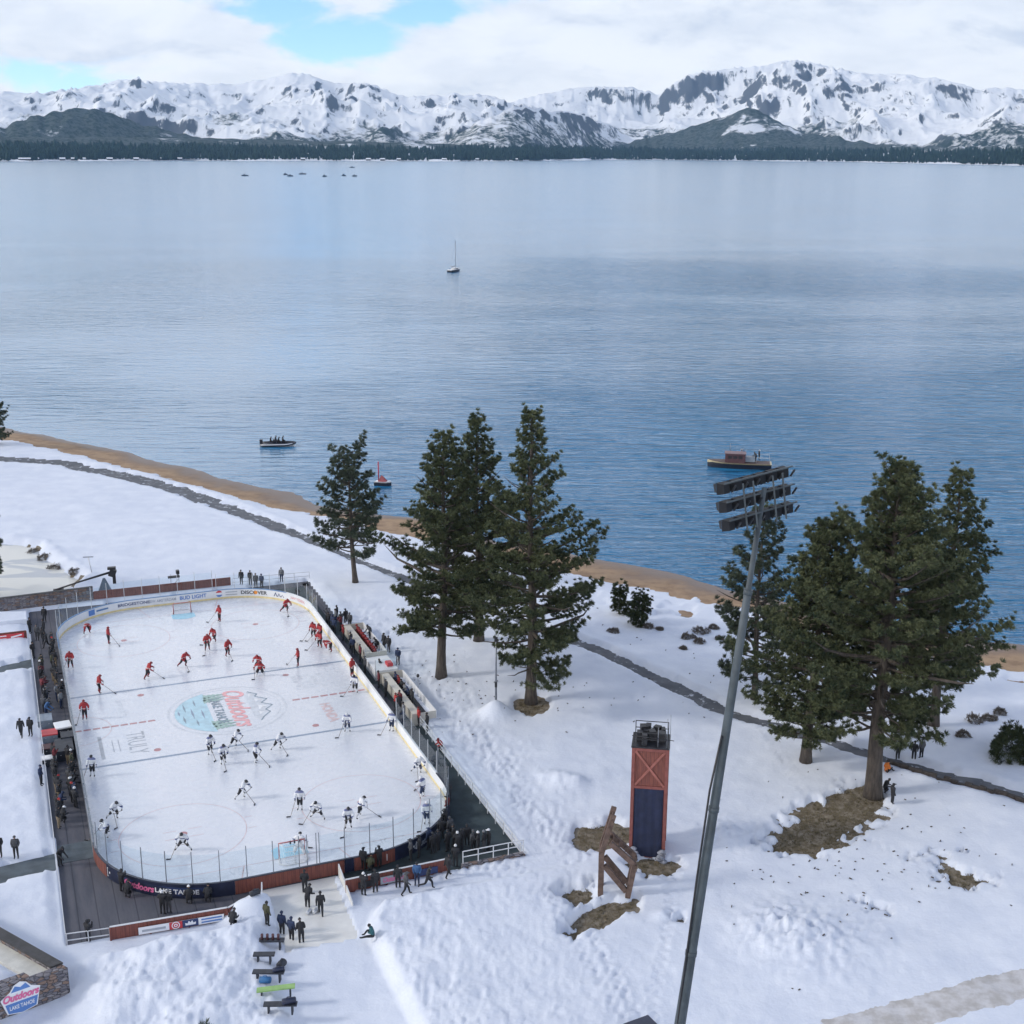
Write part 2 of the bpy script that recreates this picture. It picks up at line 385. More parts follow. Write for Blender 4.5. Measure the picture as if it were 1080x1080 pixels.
def warp_foot(X, Y, h):
    cell = {}
    F_ = np.array(FOOT)
    order = np.arange(len(F_))
    for (fx, fy) in F_:
        m = (np.abs(X - fx) < .55) & (np.abs(Y - fy) < .55)
        if m.any():
            r2 = ((X[m] - fx) ** 2 + (Y[m] - fy) ** 2) / .17 ** 2
            h[m] += -.16 * np.exp(-r2) + .05 * np.exp(-(np.sqrt(r2) - 1.9) ** 2 * 2)
    return h
# ---- snow field: finer towards the camera
na, nr = 620, 520
A_ = np.linspace(math.radians(-33), math.radians(33), na); Rr = np.exp(np.linspace(math.log(44), math.log(330), nr))
AA, RR = np.meshgrid(A_, Rr); X = RR * np.sin(AA); Y = RR * np.cos(AA)
Hh = ground_h(X, Y)
fm = (RR < 150)
sub = np.where(fm.ravel())[0]; xs, ys, hs = X.ravel()[sub], Y.ravel()[sub], Hh.ravel()[sub].copy()
# bucket the footprints so that each one touches few vertices
kx = np.floor(xs / 2).astype(int); ky = np.floor(ys / 2).astype(int); buckets = {}
for i, (a, b) in enumerate(zip(kx, ky)): buckets.setdefault((a, b), []).append(i)
buckets = {k: np.array(v_) for k, v_ in buckets.items()}
for fx, fy in FOOT:
    bx, by = int(math.floor(fx / 2)), int(math.floor(fy / 2))
    for i in (-1, 0, 1):
        for j in (-1, 0, 1):
            ix = buckets.get((bx + i, by + j))
            if ix is None: continue
            r2 = ((xs[ix] - fx) ** 2 + (ys[ix] - fy) ** 2) / .19 ** 2
            hs[ix] += -.10 * np.exp(-r2) + .03 * np.exp(-(np.sqrt(r2) - 1.8) ** 2 * 2)
dk = in_poly(xs, ys, DECK2) | in_poly(xs, ys, RAMP); hs = np.where(dk, np.minimum(hs, -.05), hs)
flat = Hh.ravel(); flat[sub] = hs; Hh = flat.reshape(Hh.shape)
idx = np.arange(na * nr).reshape(nr, na)
q = np.stack([idx[:-1, :-1], idx[:-1, 1:], idx[1:, 1:], idx[1:, :-1]], -1).reshape(-1, 4)
q = q[(Hh.ravel()[q].max(1) > -2.6)]                      # nothing far out under the lake
m_snow, t, b = new_mat("snow")
co = t.node('ShaderNodeTexCoord').outputs['Object']
fl = t.ramp(t.noise(co, .35, 6, .6), .35, .7)
t.put(b.inputs['Base Color'], t.mix(fl, (.64, .68, .77), (.71, .745, .82))); b.inputs['Roughness'].default_value = .75
b.inputs['Specular IOR Level'].default_value = .25
t.put(b.inputs['Normal'], t.bump(t.noise(co, 3.5, 6, .65), .35, .12))
V = np.stack([X.ravel(), Y.ravel(), Hh.ravel()], 1)
snow = link_mesh("snow_ground", np_mesh("snow_ground", V, q, [m_snow], True)); tag(snow, kind='structure')
def gz(x, y):
    """snow height at a point"""
    return float(ground_h(np.array([x]), np.array([y]))[0])
def gz_near(x, y):
    r = math.hypot(x, y); a = math.atan2(x, y)
    i = int(np.clip((math.log(r) - math.log(44)) / (math.log(330) - math.log(44)) * (nr - 1), 0, nr - 1)); j = int(np.clip((a + math.radians(33)) / math.radians(66) * (na - 1), 0, na - 1))
    return float(Hh[i, j])

# ---- earth under the snow: dry grass where the snow has melted
m_grass, t, b = new_mat("dry_grass")
co = t.node('ShaderNodeTexCoord').outputs['Object']
t.put(b.inputs['Base Color'], t.mix(t.ramp(t.noise(co, 1.6, 8, .7), .38, .66), (.15, .118, .072), (.28, .24, .19)))
b.inputs['Roughness'].default_value = .95
t.put(b.inputs['Normal'], t.bump(t.noise(co, 9, 6, .7), .8, .15))
n2a, n2r = 200, 160
A2 = np.linspace(math.radians(-33), math.radians(33), n2a); R2 = np.exp(np.linspace(math.log(44), math.log(330), n2r))
AA2, RR2 = np.meshgrid(A2, R2); X2 = RR2 * np.sin(AA2); Y2 = RR2 * np.cos(AA2); u2, v2 = to_uv(X2, Y2)
d2 = shore_d(X2, Y2); H2 = base_h(X2, Y2)
dr2 = np.maximum(np.maximum(np.abs(v2) - 16, np.abs(u2) - 34), 0)
H2 = H2 + sstep(dr2, 0, 14) * (fbm(X2 * .07, Y2 * .07, 3, 21) - .5) * .7 - .10
H2 = np.where(in_poly(X2, Y2, POND), -1.2, H2); H2 = np.where((np.abs(v2) < 15.5) & (np.abs(u2) < 33.5), -.5, H2)
idx = np.arange(n2a * n2r).reshape(n2r, n2a); q2 = np.stack([idx[:-1, :-1], idx[:-1, 1:], idx[1:, 1:], idx[1:, :-1]], -1).reshape(-1, 4)
# sand and earth in one sheet: sand within the beach, split into two objects
ds = d2.ravel()[q2].mean(1); sandf = ds < 15
keep = H2.ravel()[q2].max(1) > -6.6
earth = link_mesh("earth", np_mesh("earth", np.stack([X2.ravel(), Y2.ravel(), H2.ravel()], 1), q2[keep & ~sandf], [m_grass], True)); tag(earth, kind='structure')
m_sand, t, b = new_mat("sand")
co = t.node('ShaderNodeTexCoord').outputs['Object']
sp = t.node('ShaderNodeSeparateXYZ'); t.put(sp.inputs[0], co)
wet = t.ramp(t.math('ADD', sp.outputs[2], t.math('MULTIPLY', t.noise(co, .3, 4, .6), .25)), -1.50, -1.78)
dry = t.mix(t.ramp(t.noise(co, .5, 7, .65), .35, .7), (.37, .25, .15), (.235, .15, .09))
t.put(b.inputs['Base Color'], t.mix(wet, dry, (.13, .085, .065))); t.put(b.inputs['Roughness'], t.math('SUBTRACT', .9, t.math('MULTIPLY', wet, .45)))
t.put(b.inputs['Normal'], t.bump(t.noise(co, 2.0, 6, .7), .4, .15))
beach = link_mesh("beach", np_mesh("beach", np.stack([X2.ravel(), Y2.ravel(), H2.ravel() + .02], 1), q2[keep & sandf], [m_sand], True)); tag(beach, kind='structure')

# ---- path
def strip(name, P, wd, m, zoff, step=.8):
    pts = []
    for (x0, y0), (x1, y1) in zip(P[:-1], P[1:]):
        n = max(1, int(math.hypot(x1 - x0, y1 - y0) / step))
        for i in range(n): pts.append((x0 + (x1 - x0) * i / n, y0 + (y1 - y0) * i / n))
    pts = np.array(pts + [P[-1]]); k = np.ones(9) / 9
    sm = np.stack([np.convolve(np.pad(pts[:, i], 4, 'edge'), k, 'valid') for i in (0, 1)], 1); tg = np.gradient(sm, axis=0); tg /= np.linalg.norm(tg, axis=1)[:, None]
    nm = np.stack([-tg[:, 1], tg[:, 0]], 1); L = []
    for o in np.linspace(-wd, wd, 5):
        P2 = sm + nm * o; L.append(np.concatenate([P2, (base_h(P2[:, 0], P2[:, 1]) + sroll(P2[:, 0], P2[:, 1]) + zoff)[:, None]], 1))
    n = len(sm); V = np.concatenate(L); ix = np.arange(5 * n).reshape(5, n)
    q = np.stack([ix[:-1, :-1], ix[:-1, 1:], ix[1:, 1:], ix[1:, :-1]], -1).reshape(-1, 4)[:, ::-1]
    o = link_mesh(name, np_mesh(name, V, q, [m], True)); tag(o, kind='structure'); return o
def sroll(X, Y):
    u, v = to_uv(X, Y); dr = np.maximum(np.maximum(np.abs(v) - 16, np.abs(u) - 34), 0)
    return sstep(dr, 0, 14) * (fbm(X * .07, Y * .07, 3, 21) - .5) * .7
m_asph, t, b = new_mat('asphalt'); co = t.node('ShaderNodeTexCoord').outputs['Object']
cl_ = t.mix(t.ramp(t.noise(co, .6, 5, .6), .3, .7), (.075, .082, .096), (.125, .132, .148))
t.put(b.inputs['Base Color'], t.mix(t.ramp(t.noise(co, 1.1, 8, .72), .57, .64), cl_, (.55, .58, .64))); b.inputs['Roughness'].default_value = .8; t.put(b.inputs['Normal'], t.bump(t.noise(co, 9, 5, .7), .3, .05))
strip("path", PATH, 3.2, m_asph, -.06)

# ---- gritted track crossing the bottom right corner
P0, P1 = gp(885, 1092), gp(1125, 1022); rg = np.random.default_rng(3); nn = 90; V = []; dirn = (P1 - P0).normalized(); nrm = Vector((-dirn.y, dirn.x, 0))
for i in range(nn):
    c = P0.lerp(P1, i / (nn - 1)); 
    for j in range(9):
        o_ = (j / 4 - 1) * (1.25 + .5 * float(fbm(i * .22, (j > 4) * 7.0, 3, 6)) + (rg.uniform(-.14, .14) if j in (0, 8) else 0)); q_ = c + nrm * o_; V.append((q_.x, q_.y, gz_near(q_.x, q_.y) + (.035 if 0 < j < 8 else -.05)))
ix = np.arange(nn * 9).reshape(nn, 9); q = np.stack([ix[:-1, :-1], ix[1:, :-1], ix[1:, 1:], ix[:-1, 1:]], -1).reshape(-1, 4)[:, ::-1]
m_grit = mat("gritty_snow", (.58, .57, .58), .9, 0, 1.3, bump=.5, bscale=5, col2=(.42, .40, .385))
tag(link_mesh("gravel_track", np_mesh("gravel_track", V, q, [m_grit], True)), kind='structure')

# ---- pond ice
m_pond, t, b = new_mat("pond_ice")
co = t.node('ShaderNodeTexCoord').outputs['Object']
f = t.ramp(t.noise(t.scale(co, (.07, .22, 1), (0, 0, .6)), 1.0, 4, .5, .8), .50, .56)
t.put(b.inputs['Base Color'], t.mix(f, (.60, .60, .565), (.38, .41, .45))); b.inputs['Roughness'].default_value = .35
pc = [gp(x, y) for x, y in [(-110, 560), (60, 560), (100, 610), (92, 640), (-110, 668)]]
mb = MB(); mb.sheet([(p.x, p.y) for p in pc], -.42); tag(mb.build("pond", m_pond), kind='structure')

# ---- lake
m_lake, t, b = new_mat("lake_water")
geo = t.node('ShaderNodeNewGeometry').outputs['Position']
sp = t.node('ShaderNodeSeparateXYZ'); t.put(sp.inputs[0], geo)
dist = t.math('SQRT', t.math('ADD', t.math('POWER', sp.outputs[0], 2), t.math('POWER', sp.outputs[1], 2)))
w1 = t.noise(t.scale(geo, (.16, .62, 1), (0, 0, -.22)), 1.0, 5, .58, .4)
w2 = t.noise(t.scale(geo, (.05, .17, 1), (0, 0, -.12)), 1.0, 3, .5, .3)
wind = t.ramp(t.noise(t.scale(geo, (.0035, .0065, 1), (0, 0, .25)), 1.0, 4, .55, .6), .36, .66)
gust = t.math('ADD', .35, t.math('MULTIPLY', wind, .65))
right = t.ramp(sp.outputs[0], -70, 45)
far = t.ramp(dist, 200, 1100)
w3 = t.noise(t.scale(geo, (.11, .36, 1), (0, 0, -.30)), 1.0, 3, .5, .5)
hgt = t.math('ADD', t.math('ADD', t.math('MULTIPLY', w1, .75), t.math('MULTIPLY', w3, 1.0)), t.math('MULTIPLY', w2, .8))
stre = t.math('MULTIPLY', t.math('MULTIPLY', gust, t.math('ADD', .34, t.math('MULTIPLY', right, 1.0))), t.math('SUBTRACT', 1.0, t.math('MULTIPLY', far, .90)))
t.put(b.inputs['Normal'], t.bump(hgt, stre, 1.1))
t.put(b.inputs['Base Color'], t.mix(t.ramp(t.noise(geo, .012, 4, .5), .35, .65), (.013, .14, .29), (.022, .17, .34)))
t.put(b.inputs['Roughness'], t.math('ADD', .06, t.math('MULTIPLY', far, .14))); b.inputs['IOR'].default_value = 1.55
mb = MB()
mb.add([(-9000, 20, LAKE_Z), (9000, 20, LAKE_Z), (14000, 16000, LAKE_Z), (-14000, 16000, LAKE_Z)], [(0, 1, 2, 3)])
tag(mb.build("lake_water", m_lake), kind='structure')

# ------------------------------------------------------------------ far shore, hills, mountains
m_mtn, t, b = new_mat("mountain_snow_rock")
geo = t.node('ShaderNodeNewGeometry'); co = geo.outputs['Position']
spn = t.node('ShaderNodeSeparateXYZ'); t.put(spn.inputs[0], geo.outputs['Normal']); spp = t.node('ShaderNodeSeparateXYZ'); t.put(spp.inputs[0], co)
slope = spn.outputs[2]; zz = spp.outputs[2]
big = t.noise(co, .0011, 5, .6); mid = t.noise(co, .005, 7, .68); fine_ = t.noise(co, .02, 4, .7)
ribs = t.noise(t.scale(co, (.0085, .0036, .0020), (0, .35, 0)), 1.0, 8, .70, .5)
rock = t.ramp(t.math('ADD', t.math('MULTIPLY', slope, -.75), t.math('ADD', t.math('MULTIPLY', ribs, 1.0), t.math('MULTIPLY', big, .40))), .135, .235)
woods = t.ramp(t.math('ADD', t.math('ADD', t.math('MULTIPLY', zz, -.0011), t.math('MULTIPLY', big, 1.25)), t.math('MULTIPLY', mid, .6)), .66, .80)
speck = t.ramp(fine_, .40, .56)
woods = t.math('MULTIPLY', woods, t.math('ADD', .35, t.math('MULTIPLY', speck, .65)))
col = t.mix(rock, (.84, .85, .87), (.105, .115, .135)); col = t.mix(woods, col, (.028, .042, .032))
t.put(b.inputs['Base Color'], col); b.inputs['Roughness'].default_value = .9; b.inputs['Specular IOR Level'].default_value = .1

SHL = [(-330, 178), (-150, 177), (0, 175.5), (60, 174.5), (130, 173.6), (200, 172.8), (300, 172), (400, 171.4), (480, 170.6), (540, 170), (575, 169.2), (600, 168.6), (640, 167.6), (700, 167.4), (790, 167.3), (890, 167.4), (980, 168.4), (1080, 169.8), (1200, 171), (1400, 175)]
sh = np.array([tuple(gp(x, y, LAKE_Z)[:2]) for x, y in SHL]); sh_a = np.arctan2(sh[:, 0], sh[:, 1]); sh_r = np.hypot(sh[:, 0], sh[:, 1])
def smooth(x, n): return np.convolve(np.pad(x, n // 2, 'edge'), np.ones(n) / n, 'valid')
def hill(name, pts, d0, dc, d1, m, seed, rough=.35, na=520, nr=90, scale=900., amp=.55, along=1.0, ns=1.0):
    """a ridge whose foot lies d0, crest dc and back d1 metres behind the far shore; along=0 keeps one distance instead"""
    P = sorted(azel(x, y) for x, y in pts); a = np.linspace(P[0][0], P[-1][0], na)
    rs = smooth(np.interp(a, sh_a, sh_r), 61) * along + 7200 * (1 - along)
    T = np.linspace(0, 1, nr); D = d0 + (d1 - d0) * T; RR = rs[None, :] + D[:, None]; AA = np.repeat(a[None, :], nr, 0); DD = np.repeat(D[:, None], na, 1)
    X = RR * np.sin(AA); Y = RR * np.cos(AA); rc = rs + dc
    jag = (fbm(a * 240, a * 0 + seed, 4, seed) - .5)
    target = np.tan(np.maximum(np.interp(a, [p[0] for p in P], [p[1] for p in P]), 0) + jag * .0042 * rough / .35) * rc + CAM_H
    wob = (fbm(X / 2600, Y / 2600, 3, seed + 9) - .5) * .22
    up = np.clip((DD - d0) / (dc - d0) * (1 + wob), 0, 1); dn = np.clip((d1 - DD) / (d1 - dc), 0, 1)
    env = np.where(DD < dc, up ** 1.15, dn ** .8)
    n = ridged(X / scale, Y / scale, 6, seed); n2 = fbm(X / scale * 3.3, Y / scale * 3.3, 5, seed + 5); n3 = ridged(X / scale * 4.1, Y / scale * 4.1, 5, seed + 3)
    bell = np.minimum(1, 4 * env * (1.12 - env))
    body = env + amp * bell * ((n - .42) * .9 + (n2 - .5) * .35 + (n3 - .4) * .22)
    h0 = np.maximum(body, 0) * smooth(target, 25)[None, :]
    cr = ((h0 - CAM_H) / RR).max(0); want = (target - CAM_H) / rc
    k = np.clip(np.where(cr > 1e-4, want / np.maximum(cr, 1e-4), 1.0), .4, 2.0); k = smooth(k, 13)
    h = h0 * (1 + (k - 1)[None, :] * sstep(env, .0, .9))
    cr = ((h - CAM_H) / RR).max(0); k2 = smooth(np.clip(want / np.maximum(cr, 1e-4), .8, 1.25), 9); h = h * (1 + (k2 - 1)[None, :] * sstep(env, .3, 1.0)) - 4
    ix = np.arange(na * nr).reshape(nr, na); q = np.stack([ix[:-1, :-1], ix[:-1, 1:], ix[1:, 1:], ix[1:, :-1]], -1).reshape(-1, 4)
    o = link_mesh(name, np_mesh(name, np.stack([X.ravel(), Y.ravel(), h.ravel()], 1), q, [m], True)); tag(o, kind='structure'); return o
left_sky = [(-320, 118), (-200, 105), (-90, 108), (0, 102), (25, 103), (50, 100), (75, 97), (110, 91), (130, 86), (165, 90), (200, 91), (240, 91), (270, 85), (300, 80), (330, 82), (345, 89), (360, 91), (385, 87), (400, 95), (408, 99), (425, 102), (460, 100), (500, 99), (530, 106), (560, 110), (590, 116), (640, 128), (690, 140)]
right_sky = [(470, 128), (520, 112), (545, 105), (575, 97), (600, 92), (640, 90), (670, 92), (690, 99), (712, 80), (740, 72), (780, 69), (800, 65), (815, 61), (830, 60), (845, 61), (862, 66), (890, 71), (920, 73), (960, 75), (985, 79), (1000, 83), (1030, 90), (1050, 86), (1080, 90), (1200, 84), (1350, 100), (1450, 118)]
hill("mountains", left_sky, 1800, 5200, 7600, m_mtn, 4, amp=.62, na=760, nr=220, scale=1250, along=.5)
hill("mountains", right_sky, 2100, 5900, 8400, m_mtn, 11, amp=.5, na=900, nr=240, scale=1400, along=.5)
# wooded foothills
m_wood, t, b = new_mat("wooded_hill")
geo = t.node('ShaderNodeNewGeometry'); co = geo.outputs['Position']
f = t.ramp(t.noise(co, .03, 4, .75), .40, .56); clear = t.ramp(t.math('ADD', t.noise(co, .0022, 4, .55), t.math('MULTIPLY', t.noise(co, .02, 3, .7), .25)), .70, .78)
col = t.mix(f, (.026, .040, .028), (.09, .105, .10)); col = t.mix(t.math('MULTIPLY', clear, .9), col, (.78, .80, .84))
t.put(b.inputs['Base Color'], col); b.inputs['Roughness'].default_value = .95; b.inputs['Specular IOR Level'].default_value = .05
hill("hill", [(-60, 150), (-10, 140), (30, 128), (60, 121), (85, 117), (100, 119), (125, 128), (160, 138), (200, 147), (240, 152)], 1300, 2100, 2900, m_wood, 31, .5, 260, 60, 500, .2)
hill("hill", [(470, 150), (500, 128), (530, 114), (552, 111), (585, 117), (620, 124), (640, 131), (665, 145), (700, 150), (740, 157)], 1200, 2200, 3000, m_mtn, 52, .5, 300, 70, 600, .2)
hill("hill", [(630, 157), (665, 146), (700, 139), (745, 125), (770, 116), (789, 110), (800, 114), (820, 127), (845, 136), (900, 146), (980, 150), (1060, 149), (1150, 152), (1300, 150)], 700, 1800, 2600, m_wood, 63, .5, 420, 60, 600, .2)
hill("hill", [(-300, 140), (-60, 146), (0, 149), (150, 148), (280, 149), (400, 150), (520, 153), (620, 158), (760, 161), (900, 162), (1040, 161), (1140, 160), (1300, 156)], 700, 1500, 2300, m_wood, 77, .3, 420, 50, 400, .12)

# far shore: a snowy strip of land in front of the hills
tt = np.linspace(0, len(sh) - 1, 260)
sx_ = np.interp(tt, np.arange(len(sh)), sh[:, 0]); sy_ = np.interp(tt, np.arange(len(sh)), sh[:, 1]) + (fbm(tt * 2.3, tt * 0, 4, 4) - .5) * 420
rr = np.hypot(sx_, sy_); V = []
offs = [0, 25, 90, 300, 700, 1100, 1600, 2000]; hz = [-2.5, -1, 2, 10, 34, 52, 46, 20]
for o_, z_ in zip(offs, hz): k = (rr + o_) / rr; V.append(np.stack([sx_ * k, sy_ * k, np.full_like(rr, z_)], 1))
V = np.concatenate(V); ix = np.arange(len(offs) * 260).reshape(len(offs), 260); q = np.stack([ix[:-1, :-1], ix[:-1, 1:], ix[1:, 1:], ix[1:, :-1]], -1).reshape(-1, 4)
m_fsnow = mat("far_snow", (.80, .82, .86), .9, .06, .01)
tag(link_mesh("far_shore", np_mesh("far_shore", V, q, [m_fsnow], True)), kind='structure')

# far forest: too many trees to count, one object
rng = np.random.default_rng(5)
nT = 15000; tt2 = rng.uniform(0, len(sh) - 1, nT); bx = np.interp(tt2, np.arange(len(sh)), sh[:, 0]); by = np.interp(tt2, np.arange(len(sh)), sh[:, 1]); br = np.hypot(bx, by)
dep = 30 + rng.random(nT) ** 1.4 * 1100
gap = fbm(tt2 * 3.1, tt2 * 0 + 2, 3, 8); ok = (dep > 130) | ((gap > .50) & (rng.random(nT) < .5)); dep = dep[ok]; k = (br[ok] + dep) / br[ok]
tx_, ty_ = bx[ok] * k, by[ok] * k; tz = np.interp(dep, offs, hz); hT = rng.uniform(16, 30, len(dep)) * (.75 + .9 * fbm(tt2[ok] * 2.7, tt2[ok] * 0 + 5, 3, 31)) + rng.random(len(dep)) ** 4 * 16 * (1 + .15 * (dep > 300)); wT = hT * rng.uniform(.20, .30, len(dep))
n = len(dep); ang = np.arange(6) * PI / 3
ring = lambda zf, rf: np.stack([tx_[:, None] + np.cos(ang + .3)[None] * (wT * rf)[:, None], ty_[:, None] + np.sin(ang + .3)[None] * (wT * rf)[:, None], np.repeat((tz + hT * zf)[:, None], 6, 1)], -1)
VV = np.concatenate([ring(.02, .25), ring(.15, .85), ring(.5, .62), ring(.78, .36), np.stack([tx_, ty_, tz + hT], 1)[:, None, :]], 1)      # 25 verts a tree
base_f = []
for L in range(3):
    for j in range(6): base_f += [(L * 6 + j, L * 6 + (j + 1) % 6, L * 6 + 6 + (j + 1) % 6), (L * 6 + j, L * 6 + 6 + (j + 1) % 6, L * 6 + 6 + j)]
for j in range(6): base_f.append((18 + j, 18 + (j + 1) % 6, 24))
FF = (np.arange(n)[:, None, None] * 25 + np.array(base_f)[None]).reshape(-1, 3)
m_ff = mat("far_conifer", (.020, .034, .024), .95, .5, .02, spec=.05)
forest = link_mesh("far_forest", np_mesh("far_forest", VV.reshape(-1, 3), FF, [m_ff])); tag(forest, kind='stuff', label="dark conifer forest along the far shore of the lake", cat="forest")
# ================================================================== PINES
m_bark, t, b = new_mat("pine_bark")
co = t.node('ShaderNodeTexCoord').outputs['Object']
t.put(b.inputs['Base Color'], t.mix(t.ramp(t.noise(t.scale(co, (5, 5, .9)), 1.0, 6, .65), .35, .65), (.045, .038, .034), (.095, .078, .066)))
b.inputs['Roughness'].default_value = .95; t.put(b.inputs['Normal'], t.bump(t.noise(t.scale(co, (6, 6, 1)), 1.0, 5, .7), .9, .12))
def needle_mat(name, dark, light):
    m, t, b = new_mat(name)
    co = t.node('ShaderNodeTexCoord').outputs['Object']
    at = t.node('ShaderNodeAttribute', attribute_name='tuft')
    f = t.math('ADD', t.math('MULTIPLY', at.outputs['Fac'], .65), t.math('MULTIPLY', t.ramp(t.noise(co, .45, 3, .6), .3, .7), .45), clamp=True)
    t.put(b.inputs['Base Color'], t.mix(f, dark, light)); b.inputs['Roughness'].default_value = .75; b.inputs['Specular IOR Level'].default_value = .25
    return m
m_needle = needle_mat("pine_needles", (.026, .044, .026), (.135, .150, .078))
m_needle2 = needle_mat("pine_needles_blue", (.030, .046, .034), (.115, .138, .095))
m_bush = needle_mat("bush_leaves", (.020, .032, .016), (.07, .085, .04))

def crown_mesh(name, C_, D_, S_, rng, m, K=44, upb=.34):
    N = len(C_); C_ = np.repeat(C_, K, 0); D_ = np.repeat(D_, K, 0); S_ = np.repeat(S_, K)
    r = rng.normal(size=(N * K, 3)); r /= np.linalg.norm(r, axis=1)[:, None]
    d = r + D_ * .75 + np.array([0, 0, upb]); d /= np.linalg.norm(d, axis=1)[:, None]
    p = np.cross(d, rng.normal(size=(N * K, 3))); p /= np.linalg.norm(p, axis=1)[:, None]
    L = S_ * rng.uniform(.65, 1.15, N * K); wd = .012 + .034 * S_
    b0 = C_ - d * (L * .12)[:, None]; mid = C_ + d * (L * .55)[:, None]; tip = C_ + d * L[:, None]
    V = np.stack([b0, mid - p * wd[:, None], tip, mid + p * wd[:, None]], 1).reshape(-1, 3)
    Fq = np.arange(N * K * 4).reshape(-1, 4)
    me = np_mesh(name, V, Fq, [m])
    at = me.attributes.new('tuft', 'FLOAT', 'POINT')
    at.data.foreach_set('value', np.repeat(rng.random(N), K * 4).astype(np.float32))
    return me

def pine(label, X, Y, h, cb, rad, seed, nb=90, trunk_r=.45, lean=(0, 0), top=.10, dens=1.0, widest=.2, m=None, loose=0.0, group=None, tuft=.36, gaps=.08, dead=6, name="pine_tree"):
    rng = np.random.default_rng(seed); rnd = random.Random(seed)
    z0 = gz_near(X, Y) - .15
    root = empty(name, (X, Y, z0), 0, label, "tree", group)
    ax = lambda z: Vector((lean[0] * z + .10 * math.sin(z * .35 + seed), lean[1] * z + .10 * math.cos(z * .3 + seed), z))
    tr = MB(); zs = [i / 18 * h for i in range(19)]
    tr.tube([ax(z) for z in zs], [trunk_r * (1.35 if i == 0 else 1.08 if i == 1 else 1) * (1 - z / h) ** .8 + .03 for i, z in enumerate(zs)], 10)
    tr.build("trunk", m_bark, root)
    lb = MB(); Cn, Dn, Sn = [], [], []
    lob = [rnd.uniform(0, 2 * PI) for _ in range(3)]
    for i in range(nb + dead):
        isdead = i >= nb
        tt = (i + rnd.random()) / nb if not isdead else rnd.uniform(-.35, .1)
        tt = min(.985, tt)
        z = h * (cb + (1 - cb) * tt)
        if z < h * (.06 if not isdead else .13): continue
        if tt < widest: env = .62 + .38 * max(0, tt) / widest
        else: env = (1 - ((tt - widest) / (1 - widest)) ** 1.08) * (1 - top) + top
        ang = i * 2.39996 + rnd.uniform(-.5, .5)
        clump = 1 + .22 * math.sin(2 * ang + lob[0] + z * .35) + .16 * math.sin(3 * ang + lob[1] - z * .6)
        Lb = max(.7, rad * env * clump * rnd.uniform(.62, 1.08)); 
        if isdead: Lb *= .75
        el_ = math.radians(-13 + 65 * max(0, tt) ** 1.05 + rnd.uniform(-9, 9)); ca, sa = math.cos(ang), math.sin(ang)
        o = ax(z); pts = []
        for s in (0, .25, .5, .75, 1):
            rr_ = Lb * s; zz_ = rr_ * math.tan(el_) * .8 - .10 * Lb * s * (1 - s) + .16 * Lb * s * s
            pts.append(o + Vector((ca * rr_, sa * rr_, zz_)) + Vector((rnd.uniform(-.06, .06), rnd.uniform(-.06, .06), 0)) * rr_)
        r0 = max(.025, .016 * Lb + .012)
        lb.tube(pts, [r0 * 1.5, r0 * 1.2, r0, r0 * .7, .012], 5, cap=False)
        if rnd.random() < gaps and tt < .75: continue
        # tufts: the outer part of the bough and its side twigs
        def at(s):
            k = min(3, int(s * 4)); f_ = s * 4 - k; return pts[k].lerp(pts[k + 1], f_)
        dirb = (pts[4] - pts[3]).normalized(); side = Vector((-sa, ca, 0))
        ns = max(3, int(Lb * 3.3 * dens)) if not isdead else max(2, int(Lb * .7))
        s0 = (.20 if tt > .2 else .30) + .2 * loose
        if isdead: s0 = .6
        for j in range(ns):
            s = s0 + (1 - s0) * (j + rnd.random()) / ns; b_ = at(min(1, s)); tw = (.22 + .95 * (1 - abs(s - .62))) * min(1.0, .22 * Lb + .25)
            for sg in (-1, 1):
                ln = tw * rnd.uniform(.35, 1.15); e_ = b_ + side * (sg * ln * .8) + dirb * (ln * .55) + Vector((0, 0, ln * rnd.uniform(-.05, .45) + rnd.uniform(-.22, .50) * (.5 + .5 * s)))
                if ln > .5 and rnd.random() < .6: lb.tube([b_, e_], [.016, .008], 3, cap=False)
                for q_ in (1.0, .55) if ln > .45 else (1.0,):
                    c_ = b_.lerp(e_, q_); Cn.append(c_); Dn.append((e_ - b_).normalized() * .6 + dirb * .5); Sn.append(tuft * rnd.uniform(.75, 1.2))
        Cn.append(pts[4]); Dn.append(dirb); Sn.append(tuft * 1.1)
    for j in range(7):
        Cn.append(ax(h * (1 - .008 * j))); Dn.append(Vector((0, 0, 1))); Sn.append(tuft * .9)
    lb.build("limbs", m_bark, root)
    me = crown_mesh("crown", np.array([tuple(c) for c in Cn]), np.array([tuple(d) for d in Dn]), np.array(Sn), rng, m or m_needle)
    link_mesh("crown", me, root)
    return root
def at_px(x, y): g = gp(x, y); return g.x, g.y
x, y = at_px(563, 741)
pine("tallest pine of the middle clump, bare lower trunk, by the banner post", x, y, 26.8, .16, 6.5, 11, 124, .50, (-.012, 0), .07, .95, .14, dead=14, gaps=.14)
x, y = at_px(468, 717)
pine("dark pine of the middle clump nearest the rink, leaning crown", x, y, 23.0, .19, 6.4, 23, 112, .44, (.02, 0), .08, 1.0, .20, dead=3, gaps=.10)
x, y = at_px(507, 680)
pine("pine at the back of the middle clump, its top between its two neighbours", x, y, 22.5, .18, 5.4, 37, 104, .45, (-.012, 0), .08, 1.0, .25)
x, y = at_px(376, 618)
pine("small loose round-topped pine standing alone beside the path", x, y, 14.9, .24, 4.6, 41, 64, .28, (-.045, 0), .34, .72, .08, m_needle2, .5, tuft=.42, gaps=.16, dead=4)
x, y = at_px(923, 834)
